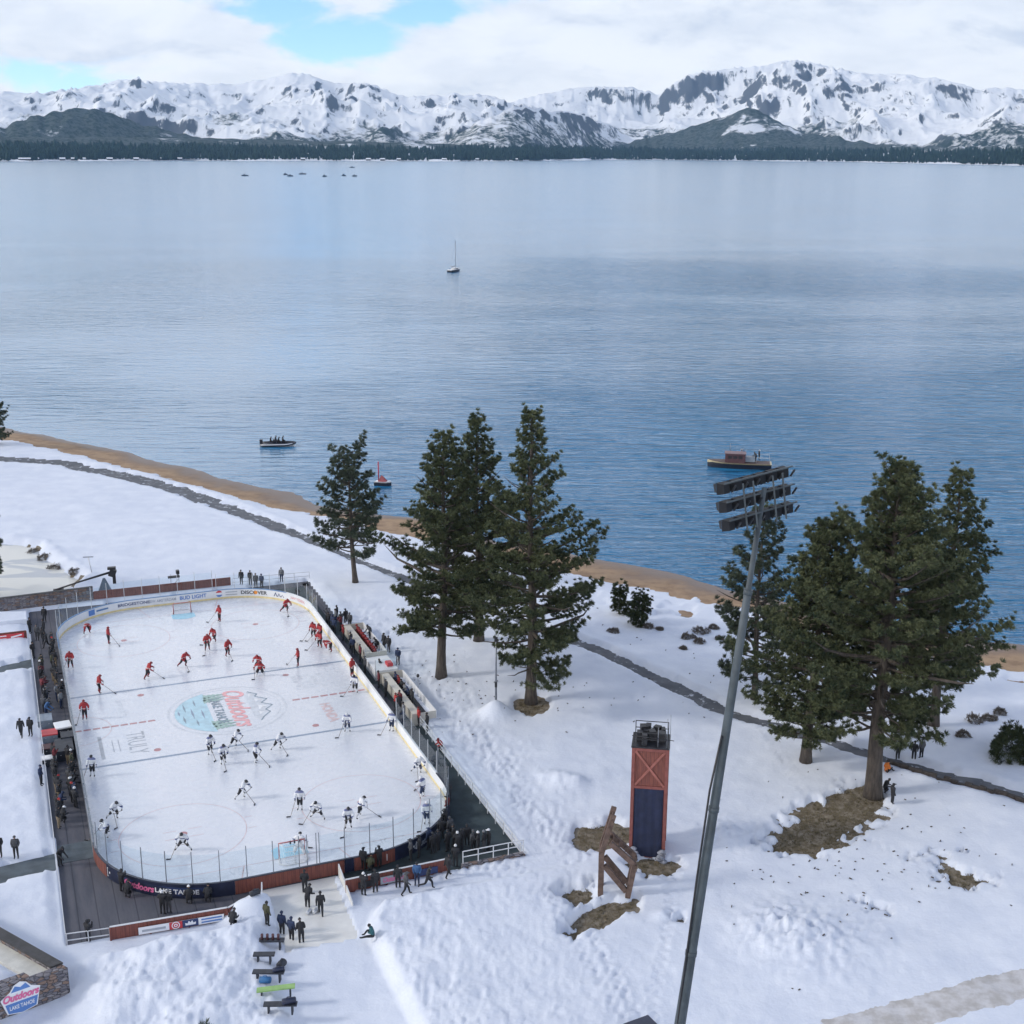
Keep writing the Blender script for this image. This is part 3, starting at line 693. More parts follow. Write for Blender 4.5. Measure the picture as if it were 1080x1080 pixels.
pine("biggest pine of the right clump with thick reddish trunk and people at its foot", x, y, 26.4, .22, 8.0, 53, 152, .62, (.004, 0), .09, 1.05, .24, dead=0, gaps=.10)
x, y = at_px(853, 803)
pine("bushy pine on the left of the right clump, low hanging boughs", x, y, 20.0, .10, 5.4, 67, 116, .40, (.015, 0), .16, 1.05, .32)
x, y = at_px(985, 763)
pine("narrow pointed pine on the right of the right clump", x, y, 22.4, .20, 4.5, 71, 96, .40, (.02, 0), .08, 1.05, .22)
x, y = at_px(796, 737)
pine("thin sparse pine behind the light mast beside the path", x, y, 17.5, .12, 4.6, 83, 66, .26, (0, 0), .14, .75, .25, m_needle2, .6, tuft=.40, gaps=.12)
x, y = at_px(-8, 470)
pine("dark pine cut by the left edge of the picture at the beach end", x, y, 9.6, .10, 3.1, 97, 52, .3, (0, 0), .12, .9, .2, m_needle2)
x, y = at_px(-26, 632)
pine("pine whose branch tips reach in over the frozen pond at the left", x, y, 11.5, .14, 3.9, 101, 46, .26, (0, 0), .15, .75, .35, m_needle2)
# young pines and bushes
for (px_, py_, hh, rr_, sd_, lab) in [(655, 641, 2.6, 1.0, 5, "small upright young pine by the beach, left of a rounder bush"), (675, 653, 2.9, 1.7, 6, "round dark green bush by the beach, right of a slim young pine")]:
    x, y = at_px(px_, py_)
    pine(lab, x, y, hh, .04, rr_, sd_, 34, .07, (0, 0), .25, 1.3, .3, m_bush, tuft=.30, dead=0, name="young_pine")
def bush(label, X, Y, r, h, seed, n=240, tuft=.28, m=None, name="bush", cat="bush", group=None, K=14):
    rng = np.random.default_rng(seed); z0 = gz_near(X, Y) - .05
    root = empty(name, (X, Y, z0), 0, label, cat, group)
    st = MB(); Cn, Dn = [], []
    for i in range(n):
        a = rng.uniform(0, 2 * PI); e = math.asin(rng.uniform(0, 1)); k = rng.uniform(.45, 1) ** .5 * (1 + .2 * math.sin(3 * a + seed))
        d = np.array([math.cos(a) * math.cos(e) * r, math.sin(a) * math.cos(e) * r, math.sin(e) * h]) * k
        Cn.append(d); Dn.append(d / (np.linalg.norm(d) + 1e-6))
        if i % 12 == 0: st.tube([(0, 0, 0), tuple(d * .5 + np.array([0, 0, .05])), tuple(d)], [.03, .02, .008], 4, cap=False)
    st.build("stems", m_bark, root)
    link_mesh("foliage", crown_mesh("foliage", np.array(Cn), np.array(Dn), np.full(n, tuft), rng, m or m_bush, K, .2), root)
    return root
x, y = at_px(1074, 796); bush("big round dark green bush at the right edge above the path", x, y, 2.3, 2.4, 3, 620, .36, K=20)
m_twig = needle_mat("dry_twigs", (.09, .078, .070), (.21, .185, .16))
TW = [(740, 661, .9, .55), (727, 668, .7, .45), (739, 673, .6, .4), (722, 682, .35, .25), (648, 664, .6, .3), (697, 659, .4, .2), (1030, 757, .7, .7), (1046, 753, .6, .35), (1056, 745, .5, .5), (1018, 775, .6, .4), (58, 600, .9, .5), (80, 607, .8, .5), (48, 590, 1.1, .6), (36, 583, 1.0, .5), (754, 655, .5, .3), (760, 668, .4, .3), (684, 656, .8, .25)]
for i, (px_, py_, r_, h_) in enumerate(TW):
    x, y = at_px(px_, py_)
    where = "at the pond's edge" if px_ < 100 else ("in the snow right of the right pine clump" if px_ > 1000 else "in the snow between beach and path")
    bush("low bare brown shrub " + where, x, y, r_, h_, 20 + i, int(60 + 60 * r_), .26, m_twig, "dry_shrub", "shrub", "bare shrubs " + where, K=9)
# dry grass in the melted patches: nobody could count it
rng = np.random.default_rng(9); GP = []
for P in PATCHES:
    P = np.array(P); lo, hi = P.min(0) - .3, P.max(0) + .3; ar = (hi - lo).prod(); k = rng.uniform(lo, hi, (int(min(ar, 120) * 26), 2)); GP.append(k[in_poly(k[:, 0], k[:, 1], [tuple(p) for p in P])])
GP = np.concatenate(GP); gh = base_h(GP[:, 0], GP[:, 1]) + sroll(GP[:, 0], GP[:, 1]) - .12
m_blade = needle_mat("dry_grass_blades", (.075, .062, .032), (.20, .17, .11))
me = crown_mesh("ground_litter", np.concatenate([GP, gh[:, None]], 1), np.tile([[0, 0, .1]], (len(GP), 1)), rng.uniform(.12, .26, len(GP)), rng, m_blade, 7, .15)
tag(link_mesh("dry_grass_tufts", me), label="brown dry grass and needles in the melted patches", cat="grass", kind='stuff')
# dark specks on the snow: cones and twigs fallen from the pines
mb = MB(); rnd = random.Random(4)
for i in range(230):
    a = rnd.choice([(923, 834, 60, 30), (880, 900, 60, 30), (565, 745, 60, 18), (470, 720, 40, 14), (960, 915, 60, 20), (820, 960, 90, 50), (700, 700, 60, 40)])
    g = gp(rnd.gauss(a[0], a[2]), rnd.gauss(a[1], a[3]))
    if g.y < 46 or g.y > 180: continue
    s_ = rnd.uniform(.02, .075); z = gz_near(g.x, g.y); mb.bar((g.x - s_, g.y, z + .02), (g.x + s_ * rnd.uniform(.2, 1.5), g.y + rnd.uniform(-.2, .2), z + .05), .035 + s_ * .4)
tag(mb.build("fallen_cones", m_bark), label="dark cones and twigs fallen on the snow under the pines", cat="litter", kind='stuff')
# ================================================================== RINK  (local frame: x = v across, y = u along, origin at centre ice)
RL = (RX, RY, 0.0)
HL, HW, CR = 30.48, 12.954, 8.53
def rk(mb, name, mats, parent=None): 
    """mesh given in rink coordinates"""
    return mb.build(name, mats, parent, RL if parent is None else None, RYAW if parent is None else None)
_seg = [('l', HW - CR), ('a', CR * PI / 2), ('l', 2 * (HL - CR)), ('a', CR * PI / 2), ('l', 2 * (HW - CR)), ('a', CR * PI / 2), ('l', 2 * (HL - CR)), ('a', CR * PI / 2), ('l', HW - CR)]
PERI = sum(s for _, s in _seg)
def curve(s, off=0.0):
    """point of the boards at arc length s from the middle of the near end, going right; off = outwards. returns (v,u), tangent, normal"""
    s = s % PERI; d = (1.0, 0.0); p = [0.0, -HL]; ang = 0.0
    for k, L in _seg:
        q = min(s, L)
        if k == 'l': p = [p[0] + math.cos(ang) * q, p[1] + math.sin(ang) * q]
        else:
            th = q / CR; cx, cy_ = p[0] - math.sin(ang) * CR, p[1] + math.cos(ang) * CR
            ang2 = ang + th; p = [cx + math.sin(ang2) * CR, cy_ - math.cos(ang2) * CR]; ang = ang2
        s -= q
        if s <= 1e-9: break
    t = (math.cos(ang), math.sin(ang)); n = (math.sin(ang), -math.cos(ang))
    return (p[0] + n[0] * off, p[1] + n[1] * off), t, n
def band(mb, s0, s1, o0, o1, z0, z1, m=0, step=.45):
    """a wall following the boards"""
    n = max(1, int(math.ceil((s1 - s0) / step))); P = []
    for i in range(n + 1):
        s = s0 + (s1 - s0) * i / n; a, _, _ = curve(s, o0); b_, _, _ = curve(s, o1)
        P += [(a[0], a[1], z0), (b_[0], b_[1], z0), (b_[0], b_[1], z1), (a[0], a[1], z1)]
    fs_ = [(4 * i + k, 4 * i + 4 + k, 4 * i + 4 + (k + 1) % 4, 4 * i + (k + 1) % 4) for i in range(n) for k in range(4)]
    fs_ = [f[::-1] for f in fs_] + [(0, 1, 2, 3), (4 * n + 3, 4 * n + 2, 4 * n + 1, 4 * n)]
    return mb.add(P, fs_, m)
S_NR = HW - CR; S_R0 = S_NR + CR * PI / 2; S_R1 = S_R0 + 2 * (HL - CR); S_F0 = S_R1 + CR * PI / 2; S_F1 = S_F0 + 2 * (HW - CR); S_L0 = S_F1 + CR * PI / 2; S_L1 = S_L0 + 2 * (HL - CR); S_END = PERI

m_ice, t, b = new_mat("ice")
co = t.node('ShaderNodeTexCoord').outputs['Object']
f = t.ramp(t.noise(t.scale(co, (.16, .05, 1)), 1.0, 6, .6), .35, .68)
t.put(b.inputs['Base Color'], t.mix(f, (.70, .715, .76), (.625, .655, .71))); t.put(b.inputs['Roughness'], t.math('ADD', .16, t.math('MULTIPLY', t.noise(co, 1.2, 5, .6), .22)))
t.put(b.inputs['Normal'], t.bump(t.noise(t.scale(co, (6, 1.5, 1), (0, 0, .5)), 1.0, 5, .7), .10, .02))
def paint(name, c, r=.3): return mat(name, c, r, .12, 1.3)
P_RED, P_BLUE, P_LRED = paint("ice_paint_red", (.40, .17, .19)), paint("ice_paint_blue", (.19, .26, .37)), paint("ice_paint_pale_red", (.60, .45, .46))
P_GREY, P_CYAN, P_GRN, P_NAVY, P_PINK, P_SKY, P_WHITE = paint("ice_paint_grey", (.34, .37, .42)), paint("ice_paint_lake", (.40, .61, .70)), paint("ice_paint_green", (.27, .42, .38)), paint("ice_paint_navy", (.17, .25, .32)), paint("ice_paint_rose", (.78, .36, .38)), paint("crease_blue", (.32, .60, .74)), paint("ice_paint_white", (.80, .81, .83))
P_LGREY = paint("ice_paint_pale_grey", (.58, .61, .66))

rink = empty("ice_rink", RL, RYAW, "outdoor ice hockey rink surface with painted lines and a large round emblem at centre", "ice rink")
mb = MB(); poly = [curve(s)[0] for s in np.linspace(0, PERI, 140, endpoint=False)]; mb.prism(poly, -.2, 0.0); mb.build("ice_sheet", m_ice, rink)
Z1 = .004
def rline(name, v0, v1, u0, u1, m, z=Z1):
    mb = MB(); mb.sheet([(v0, u0), (v1, u0), (v1, u1), (v0, u1)], z); return mb.build(name, m, rink)
def ringm(mb, c, r, wd, z=Z1, a0=0, a1=2 * PI, n=64, m=0):
    P = []
    for i in range(n + 1):
        a = a0 + (a1 - a0) * i / n
        P += [(c[0] + math.cos(a) * r, c[1] + math.sin(a) * r, z), (c[0] + math.cos(a) * (r + wd), c[1] + math.sin(a) * (r + wd), z)]
    return mb.add(P, [(2 * i, 2 * i + 1, 2 * i + 3, 2 * i + 2) for i in range(n)], m)
def disc(mb, c, r, z=Z1, m=0, n=40): return mb.sheet([(c[0] + r * math.cos(2 * PI * i / n), c[1] + r * math.sin(2 * PI * i / n)) for i in range(n)], z, m)
ft = .3048
for sg in (-1, 1):
    mb = MB(); u = sg * 25 * ft; mb.sheet([(-HW + .02, u - .15), (HW - .02, u - .15), (HW - .02, u + .15), (-HW + .02, u + .15)], Z1); mb.build("blue_line", P_BLUE, rink)
    g = sg * 89 * ft; wv = HW - CR + math.sqrt(CR ** 2 - (11 * ft - (HL - abs(sg * HL)) - 0) ** 2) if False else 11.2
    mb = MB(); mb.sheet([(-wv, g - .03), (wv, g - .03), (wv, g + .03), (-wv, g + .03)], Z1)
    for q in (-1, 1):
        mb.add([(q * 3.35, g, Z1), (q * 3.43, g, Z1), (q * 4.35, g + sg * 3.3, Z1), (q * 4.27, g + sg * 3.3, Z1)], [(0, 1, 2, 3) if True else ()])
    mb.build("goal_line", P_LRED, rink)
    cz = [(-1.22, g - sg * .04), (-1.22, g - sg * 1.37)] + [(1.83 * math.cos(a), g - sg * (1.83 * math.sin(a))) for a in np.linspace(math.acos(-1.22 / 1.83) , math.acos(1.22 / 1.83), 16)] + [(1.22, g - sg * .04)]
    mb = MB(); mb.sheet(cz, Z1 * 2); mb.build("goal_crease", P_SKY, rink)
    for q in (-1, 1):
        c = (q * 22 * ft, sg * 69 * ft); mb = MB(); ringm(mb, c, 15 * ft - .05, .06); 
        for e in (-1, 1):
            for f_ in (-1, 1): mb.sheet([(c[0] + e * 4.6 + (0 if e > 0 else -.6), c[1] + f_ * .86 - .03), (c[0] + e * 4.6 + (.6 if e > 0 else 0), c[1] + f_ * .86 - .03), (c[0] + e * 4.6 + (.6 if e > 0 else 0), c[1] + f_ * .86 + .03), (c[0] + e * 4.6 + (0 if e > 0 else -.6), c[1] + f_ * .86 + .03)], Z1)
            mb.sheet([(c[0] + e * .9 - .5, c[1] + .55), (c[0] + e * .9 + .5, c[1] + .55), (c[0] + e * .9 + .5, c[1] + .61), (c[0] + e * .9 - .5, c[1] + .61)], Z1)
            mb.sheet([(c[0] + e * .9 - .5, c[1] - .61), (c[0] + e * .9 + .5, c[1] - .61), (c[0] + e * .9 + .5, c[1] - .55), (c[0] + e * .9 - .5, c[1] - .55)], Z1)
        mb.build("faceoff_circle", P_LRED, rink)
        mb = MB(); disc(mb, c, .30); mb.build("faceoff_spot", P_RED, rink)
        mb = MB(); disc(mb, (q * 22 * ft, sg * 20 * ft), .30); mb.build("faceoff_spot", P_RED, rink)
mb = MB()
for (a, b_) in ((-HW + .02, -6.0), (6.0, HW - .02)):
    mb = MB(); n = 9 if a < 0 else 8
    for i in range(n):      # broken centre line
        x0 = a + (b_ - a) * i / n; x1 = a + (b_ - a) * (i + .80) / n; mb.sheet([(x0, -.15), (x1, -.15), (x1, .15), (x0, .15)], Z1)
    mb.build("centre_line", P_RED, rink)
n = 24
mb = MB()
ringm(mb, (-HW + .02, 0), 3.05, .06, Z1, -PI / 2, PI / 2); mb.build("referee_crease", P_LRED, rink)

# ---- lettering
def glyphs(s, size=1.0, shear=0.0, font_scale_x=1.0, bold=.0):
    cu = bpy.data.curves.new("lettering", 'FONT'); cu.body = s; cu.size = size; cu.shear = shear; cu.align_x = 'CENTER'; cu.align_y = 'CENTER'; cu.offset = bold
    o = bpy.data.objects.new("lettering", cu); C.objects.link(o); dg = bpy.context.evaluated_depsgraph_get(); me = bpy.data.meshes.new_from_object(o.evaluated_get(dg))
    V = [(v_.co.x * font_scale_x, v_.co.y) for v_ in me.vertices]; Fs = [tuple(p.vertices) for p in me.polygons]
    bpy.data.objects.remove(o); bpy.data.curves.remove(cu); bpy.data.meshes.remove(me)
    return V, Fs
def fit_glyphs(s, width, height, **k):
    V, Fs = glyphs(s, 1.0, **k); xs_ = [p[0] for p in V]; ys_ = [p[1] for p in V]; wx, wy = max(xs_) - min(xs_), max(ys_) - min(ys_); mx, my = (max(xs_) + min(xs_)) / 2, (max(ys_) + min(ys_)) / 2
    return [((x - mx) / wx * width, (y - my) / wy * height) for x, y in V], Fs
def ice_text(mb, s, c, width, height, z, m=0, **k):
    """lettering on the ice: reads from the far end to the near end, tops to the right (+v)"""
    V, Fs = fit_glyphs(s, width, height, **k)
    return mb.add([(c[0] + y, c[1] - x, z) for x, y in V], Fs, m)
def ipoly(mb, pts, c, z, m=0, sc=1.0):
    """shape in emblem space: x reads along -u, y up = +v"""
    return mb.sheet([(c[0] + y * sc, c[1] - x * sc) for x, y in pts], z, m)
# ---- round emblem at centre ice
EC = (.15, 0.0); mb = MB()
ringm(mb, EC, 5.05, .20, Z1, m=0); ringm(mb, EC, 4.62, .08, Z1, m=0)
def chord_poly(y0, y1, r, n=16):
    a0, a1 = math.asin(max(-1, min(1, y0 / r))), math.asin(max(-1, min(1, y1 / r)))
    Rr_ = [(r * math.cos(a0 + (a1 - a0) * i / n), r * math.sin(a0 + (a1 - a0) * i / n)) for i in range(n + 1)]
    return Rr_ + [(-x, y) for x, y in Rr_[::-1]]
ipoly(mb, chord_poly(-4.6, -1.55, 4.6), EC, Z1, 1)                                        # the lake
for (x, y, w_) in [(-1.6, -3.6, 2.0), (.9, -3.9, 1.8), (-.2, -3.05, 2.6), (-2.4, -2.6, 1.6), (1.9, -2.9, 1.5), (.2, -2.2, 2.2), (-.6, -4.2, 1.2)]:
    ipoly(mb, [(x - w_ / 2, y), (x, y + .10), (x + w_ / 2, y + .02), (x, y - .10)], EC, Z1 * 2, 2 if abs(x) < .7 else 3)
for (x0, y0) in [(-3.6, -1.6), (-3.05, -1.7), (-2.5, -1.75), (2.4, -1.75), (2.95, -1.7), (3.5, -1.6)]:    # pines left and right
    hh = 2.0 - .25 * abs(abs(x0) - 3.0)
    for k in range(4): ipoly(mb, [(x0 - .48 + .08 * k, y0 + hh * .22 * k), (x0 + .48 - .08 * k, y0 + hh * .22 * k), (x0, y0 + hh * (.22 * k + .36))], EC, Z1 * (2 + k), 4)
mt = [(-3.4, 2.35), (-2.6, 3.1), (-2.1, 2.8), (-1.2, 3.75), (-.5, 3.1), (.3, 3.95), (1.1, 3.2), (1.7, 3.5), (2.6, 2.75), (3.3, 2.4), (2.4, 2.0), (-2.6, 2.0)]
ipoly(mb, mt, EC, Z1, 5)
for a, b_ in zip(mt[:9], mt[1:10]):
    dx, dy = b_[0] - a[0], b_[1] - a[1]; q = math.hypot(dx, dy); ipoly(mb, [(a[0] - dy / q * .07, a[1] + dx / q * .07), (b_[0] - dy / q * .07, b_[1] + dx / q * .07), (b_[0] + dy / q * .07, b_[1] - dx / q * .07), (a[0] + dy / q * .07, a[1] - dx / q * .07)], EC, Z1 * 2, 3)
for (x, y, w_, h_) in [(-1.2, 3.0, .9, .7), (.4, 3.1, 1.0, .8), (1.7, 2.8, .8, .5), (-2.5, 2.5, .7, .4)]: ipoly(mb, [(x - w_ / 2, y - h_ / 2), (x, y + h_ / 2), (x + w_ * .1, y - h_ * .1), (x + w_ / 2, y - h_ / 2)], EC, Z1 * 3, 6)
ice_text(mb, "Outdoors", (EC[0] + 1.05, EC[1]), 8.3, 1.9, Z1 * 4, 7, shear=.35, bold=.03)
ice_text(mb, "LAKE TAHOE", (EC[0] - .75, EC[1]), 5.6, .85, Z1 * 7, 3, bold=.01)
mb.build("centre_emblem", [P_LGREY, P_CYAN, P_BLUE, P_NAVY, P_GRN, P_LGREY, P_WHITE, P_PINK], rink)
u, v = uvp(147, 787); mb = MB(); ice_text(mb, "TRULY", (v, u), 4.4, 1.5, Z1)
mb.sheet([(v - 3.05, u - 2.3), (v - 2.75, u - 2.3), (v - 2.75, u + 2.3), (v - 3.05, u + 2.3)], Z1)
for k in range(2): mb.sheet([(v - 1.5 - .5 * k, u - 1.2), (v - 1.42 - .5 * k, u - 1.2), (v - 1.42 - .5 * k, u + 1.2), (v - 1.5 - .5 * k, u + 1.2)], Z1)
mb.build("ice_lettering", P_GREY, rink)
u, v = uvp(130.5, 751); mb = MB(); ice_text(mb, "SiriusXM", (v, u), 4.0, .8, Z1); mb.build("ice_lettering", P_LGREY, rink)
u, v = uvp(350, 753); mb = MB(); ice_text(mb, "HONDA", (v, u), 4.2, .95, Z1, bold=.05); mb.build("ice_lettering", P_LRED, rink)
u, v = uvp(328, 720); mb = MB()
for i in range(5):
    for j in range(6):
        if (i * 7 + j * 3) % 5 != 1: mb.sheet([(v - 1.5 + i * .6, u - 1.7 + j * .58), (v - 1.08 + i * .6, u - 1.7 + j * .58), (v - 1.0 + i * .6, u - 1.30 + j * .58), (v - 1.5 + i * .6, u - 1.32 + j * .58)], Z1)
mb.build("ice_emblem", P_LGREY, rink)
for (px_, py_, wd, hh, txt) in [(126, 656, 5.2, .5, "BRIDGESTONE"), (252, 638, 5.6, .5, "NEW AMSTERDAM"), (235, 926, 4.8, .9, "DISCOVER"), (408, 888, 3.2, .8, "GEICO")]:
    u, v = uvp(px_, py_); V_, F_ = fit_glyphs(txt, wd, hh); mb = MB(); sg = 1
    mb.add([(v + x * sg, u + y * sg, Z1) for x, y in V_], F_); mb.build("ice_lettering", P_LGREY, rink)

# ---- boards
m_bwhite = mat("board_white", (.74, .75, .77), .35, .05, 1.0); m_yellow = mat("kick_yellow", (.72, .60, .32), .45, .08, 2); m_navy = mat("board_navy", (.018, .024, .055), .45, .25, 1.5)
m_black = mat("black_panel", (.018, .018, .022), .5, .3, 2); m_cap = mat("cap_rail_blue", (.10, .22, .42), .4, .08, 2); m_capdark = mat("cap_rail_dark", (.03, .035, .06), .4, .2, 2)
m_redwood, t, b = new_mat("red_wood_boards")
co = t.node('ShaderNodeTexCoord').outputs['Object']
sp = t.node('ShaderNodeSeparateXYZ'); t.put(sp.inputs[0], co)
ln = t.math('ABSOLUTE', t.math('SUBTRACT', t.math('FRACT', t.math('MULTIPLY', t.math('ADD', sp.outputs[0], t.math('MULTIPLY', sp.outputs[1], .9)), 3.6)), .5))
gr = t.noise(t.scale(co, (9, 9, 1.2)), 1.0, 5, .65)
t.put(b.inputs['Base Color'], t.mix(t.ramp(ln, .44, .49), t.mix(t.ramp(gr, .3, .7), (.23, .075, .055), (.145, .05, .042)), (.06, .025, .022))); b.inputs['Roughness'].default_value = .8
m_glass, t, b = new_mat("rink_glass")
b.inputs['Base Color'].default_value = (.86, .93, .97, 1); b.inputs['Roughness'].default_value = .04; b.inputs['IOR'].default_value = 1.2
tr_ = t.node('ShaderNodeBsdfTransparent'); tr_.inputs[0].default_value = (.94, .97, .985, 1); gl_ = t.node('ShaderNodeBsdfGlossy'); gl_.inputs['Roughness'].default_value = .04
fr = t.node('ShaderNodeFresnel'); fr.inputs['IOR'].default_value = 1.25; ms = t.node('ShaderNodeMixShader'); lw = t.node('ShaderNodeLayerWeight'); lw.inputs['Blend'].default_value = .5; t.put(ms.inputs[0], t.math('ADD', .03, t.math('MULTIPLY', t.math('POWER', lw.outputs['Facing'], 5), .35))); t.put(ms.inputs[1], tr_.outputs[0]); t.put(ms.inputs[2], gl_.outputs[0])
t.put(t.n['Material Output'].inputs['Surface'], ms.outputs[0])
m_post = mat("grey_metal", (.24, .26, .30), .45, .1, 3, metal=.4); m_postw = mat("pale_metal", (.55, .57, .60), .4, .08, 3, metal=.3)
boards = empty("rink_boards", RL, RYAW, "rounded dasher boards with advertising and glass panes around the ice rink", "boards")
BH = 1.07
# gates: gap for the ice resurfacer is closed by a red wooden gate
mb = MB(); band(mb, 0, PERI, 0, .07, 0, BH - .06); mb.build("dasher_wall", m_bwhite, boards)
mb = MB(); band(mb, 0, PERI, -.022, -.002, .004, .20); mb.build("kick_plate", m_yellow, boards)
mb = MB(); band(mb, S_F0 - 8, S_L0 + 4, -.03, .13, BH - .058, BH); band(mb, S_L0 + 4.02, S_L1, -.03, .13, BH - .058, BH, 1); band(mb, S_L1 + .02, S_END + S_R0 + 1.5, -.03, .13, BH - .058, BH, 2); band(mb, S_R0 + 1.52, S_F0 - 8.02, -.03, .13, BH - .058, BH, 3)
mb.build("cap_rail", [m_cap, m_post, m_capdark, m_bwhite], boards)
sNL = S_L1                                              # start of the near left corner
RED_A = (S_END - 4.6, S_END + 2.9); RED_B = (sNL + .2, sNL + 3.3); RED_C = (3.6, 6.6)
mb = MB(); band(mb, RED_A[0], RED_A[1], .075, .13, .01, BH - .07); mb.build("red_wood_cladding", m_redwood, boards)
mb = MB(); band(mb, RED_B[0], RED_B[1], .075, .13, .01, BH - .07); mb.build("red_wood_cladding", m_redwood, boards)
mb = MB(); band(mb, RED_C[0], RED_C[1], .075, .13, .01, BH - .07); mb.build("red_wood_cladding", m_redwood, boards)
for q0, q1 in ((RED_B[1] + .02, RED_A[0] - .02), (S_END + 2.92, S_END + 3.58), (6.62, S_R0 + 2)): mb = MB(); band(mb, q0, q1, .075, .12, .01, BH - .07); mb.build("dark_cladding", m_navy, boards)
mb = MB(); band(mb, S_L0, sNL + .18, .075, .12, .01, BH - .07); mb.build("dark_cladding", m_post, boards)
mb = MB(); band(mb, S_R0 + 2.02, S_R1, .075, .12, .01, BH - .07); mb.build("outer_panel", m_cap, boards)
# banners with lettering
m_tpink, m_tblue, m_twhite, m_tnavy, m_tred, m_torange, m_tgrey = mat("print_pink", (.70, .16, .33), .5), mat("print_blue", (.10, .22, .52), .5), mat("print_white", (.78, .79, .82), .5), mat("print_navy", (.03, .05, .14), .5), mat("print_red", (.55, .05, .06), .5), mat("print_orange", (.80, .28, .04), .5), mat("print_grey", (.36, .39, .44), .5)
def board_text(mb, s, sc, zc, width, height, off, outside, m=0, **k):
    V, Fs = fit_glyphs(s, width, height, **k); P = []
    for x, y in V:
        p, _, _ = curve(sc + (x if outside else -x), off); P.append((p[0], p[1], zc + y))
    return mb.add(P, Fs, m)
def board_shape(mb, pts, sc, zc, off, outside, m=0):
    P = []
    for x, y in pts: p, _, _ = curve(sc + (x if outside else -x), off); P.append((p[0], p[1], zc + y))
    return mb.add(P, [tuple(range(len(P)))], m)
def circ_pts(cx, cy_, r, a0=0, a1=2 * PI, n=20): return [(cx + r * math.cos(a0 + (a1 - a0) * i / n), cy_ + r * math.sin(a0 + (a1 - a0) * i / n)) for i in range(n + (0 if a1 - a0 > 6.2 else 1))]
def s_of(u, v):
    """arc length of the boards nearest to a rink point"""
    best = min(np.linspace(0, PERI, 900), key=lambda s: (curve(s)[0][0] - v) ** 2 + (curve(s)[0][1] - u) ** 2); return best
def s_px(x, y, z): return s_of(*uvp(x, y, z))
IN = -.006
zt = .62
ads = [((142, 641), "BRIDGESTONE", 3.4, .34, m_tnavy), ((171, 635), "NEW AMSTERDAM", 3.0, .34, m_tgrey), ((204, 632), "BUD LIGHT", 2.9, .44, m_tblue)]
for (px, txt, wd, hh, mm) in ads:
    mb = MB(); board_text(mb, txt, s_px(*px, zt), zt, wd, hh, IN, False, bold=.03); mb.build("board_advert", mm, boards)
mb = MB(); board_text(mb, "DISCOVER", s_px(269, 628, zt), zt, 3.0, .42, IN, False, bold=.03); board_shape(mb, circ_pts(.16, 0, .20), s_px(269, 628, zt), zt, IN * 2.2, False, 1); mb.build("board_advert", [m_black, m_torange], boards)
mb = MB(); sc = s_px(231.5, 628.5, zt); board_shape(mb, circ_pts(0, 0, .40), sc, zt, IN, False, 0); board_shape(mb, circ_pts(0, 0, .37, .35, PI - .35), sc, zt, IN * 2, False, 1); board_shape(mb, circ_pts(0, 0, .37, PI + .35, 2 * PI - .35), sc, zt, IN * 2, False, 2)
for k in range(2): board_shape(mb, [(.7, .16 - .3 * k), (2.0, .16 - .3 * k), (2.0, .06 - .3 * k), (.7, .06 - .3 * k)], sc, zt, IN, False, 3)
mb.build("board_advert", [m_twhite, m_tred, m_tblue, m_tgrey], boards)
mb = MB(); sc = s_px(294, 630, zt)
for k in range(3): board_shape(mb, [(-.7 + .45 * k, -.25), (-.45 + .45 * k, .25 - .08 * k), (-.2 + .45 * k, -.25), (-.32 + .45 * k, -.25), (-.45 + .45 * k, .05), (-.58 + .45 * k, -.25)], sc, zt, IN, False)
mb.build("board_advert", m_tnavy, boards)
mb = MB(); board_text(mb, "NAVY FEDERAL", s_px(312, 636, zt), zt, 2.6, .3, IN, False); mb.build("board_advert", m_tred, boards)
mb = MB(); sc = s_px(99, 651, zt); board_shape(mb, [(-.4, -.3), (.4, -.3), (.4, .3), (-.4, .3)], sc, zt, IN, False, 0); board_shape(mb, circ_pts(0, 0, .16), sc, zt, IN * 2, False, 1); board_shape(mb, [(.6, .1), (2.0, .1), (2.0, -.08), (.6, -.08)], sc, zt, IN, False, 2); mb.build("board_advert", [m_tblue, m_twhite, m_cap], boards)
OUT = .128
def outline(mb, sc, zc, wd, hh, off, m, t_=.05):
    for (a, b_) in [((-wd, -hh), (wd, -hh + t_)), ((-wd, hh - t_), (wd, hh)), ((-wd, -hh + t_), (-wd + t_, hh - t_)), ((wd - t_, -hh + t_), (wd, hh - t_))]: board_shape(mb, [(a[0], a[1]), (b_[0], a[1]), (b_[0], b_[1]), (a[0], b_[1])], sc, zc, off, True, m)
mb = MB(); sc = s_px(126, 928, .5); outline(mb, sc, .5, .95, .33, OUT, 0); board_shape(mb, [(-.7, -.05), (.7, -.05), (.7, .1), (-.7, .1)], sc, .5, OUT, True); mb.build("board_advert", m_twhite, boards)
mb = MB(); sc = s_px(172, 940, .5); board_shape(mb, [(x, -.32) for x in np.linspace(-2.9, 3.4, 14)] + [(x, .32) for x in np.linspace(3.4, -2.9, 14)], sc, .5, OUT, True, 2)
board_text(mb, "Outdoors", sc - 1.5, .5, 2.5, .52, OUT + .012, True, 0, shear=.3, bold=.04); board_text(mb, "LAKE TAHOE", sc + 1.3, .5, 3.0, .36, OUT + .012, True, 1, bold=.03); mb.build("board_advert", [m_tpink, m_twhite, m_tnavy], boards)
mb = MB(); sc = s_px(426, 899, .5); outline(mb, sc, .5, 1.3, .30, OUT, 0); board_shape(mb, [(-1.05, -.06), (1.05, -.06), (1.05, .08), (-1.05, .08)], sc, .5, OUT, True); mb.build("board_advert", m_twhite, boards)
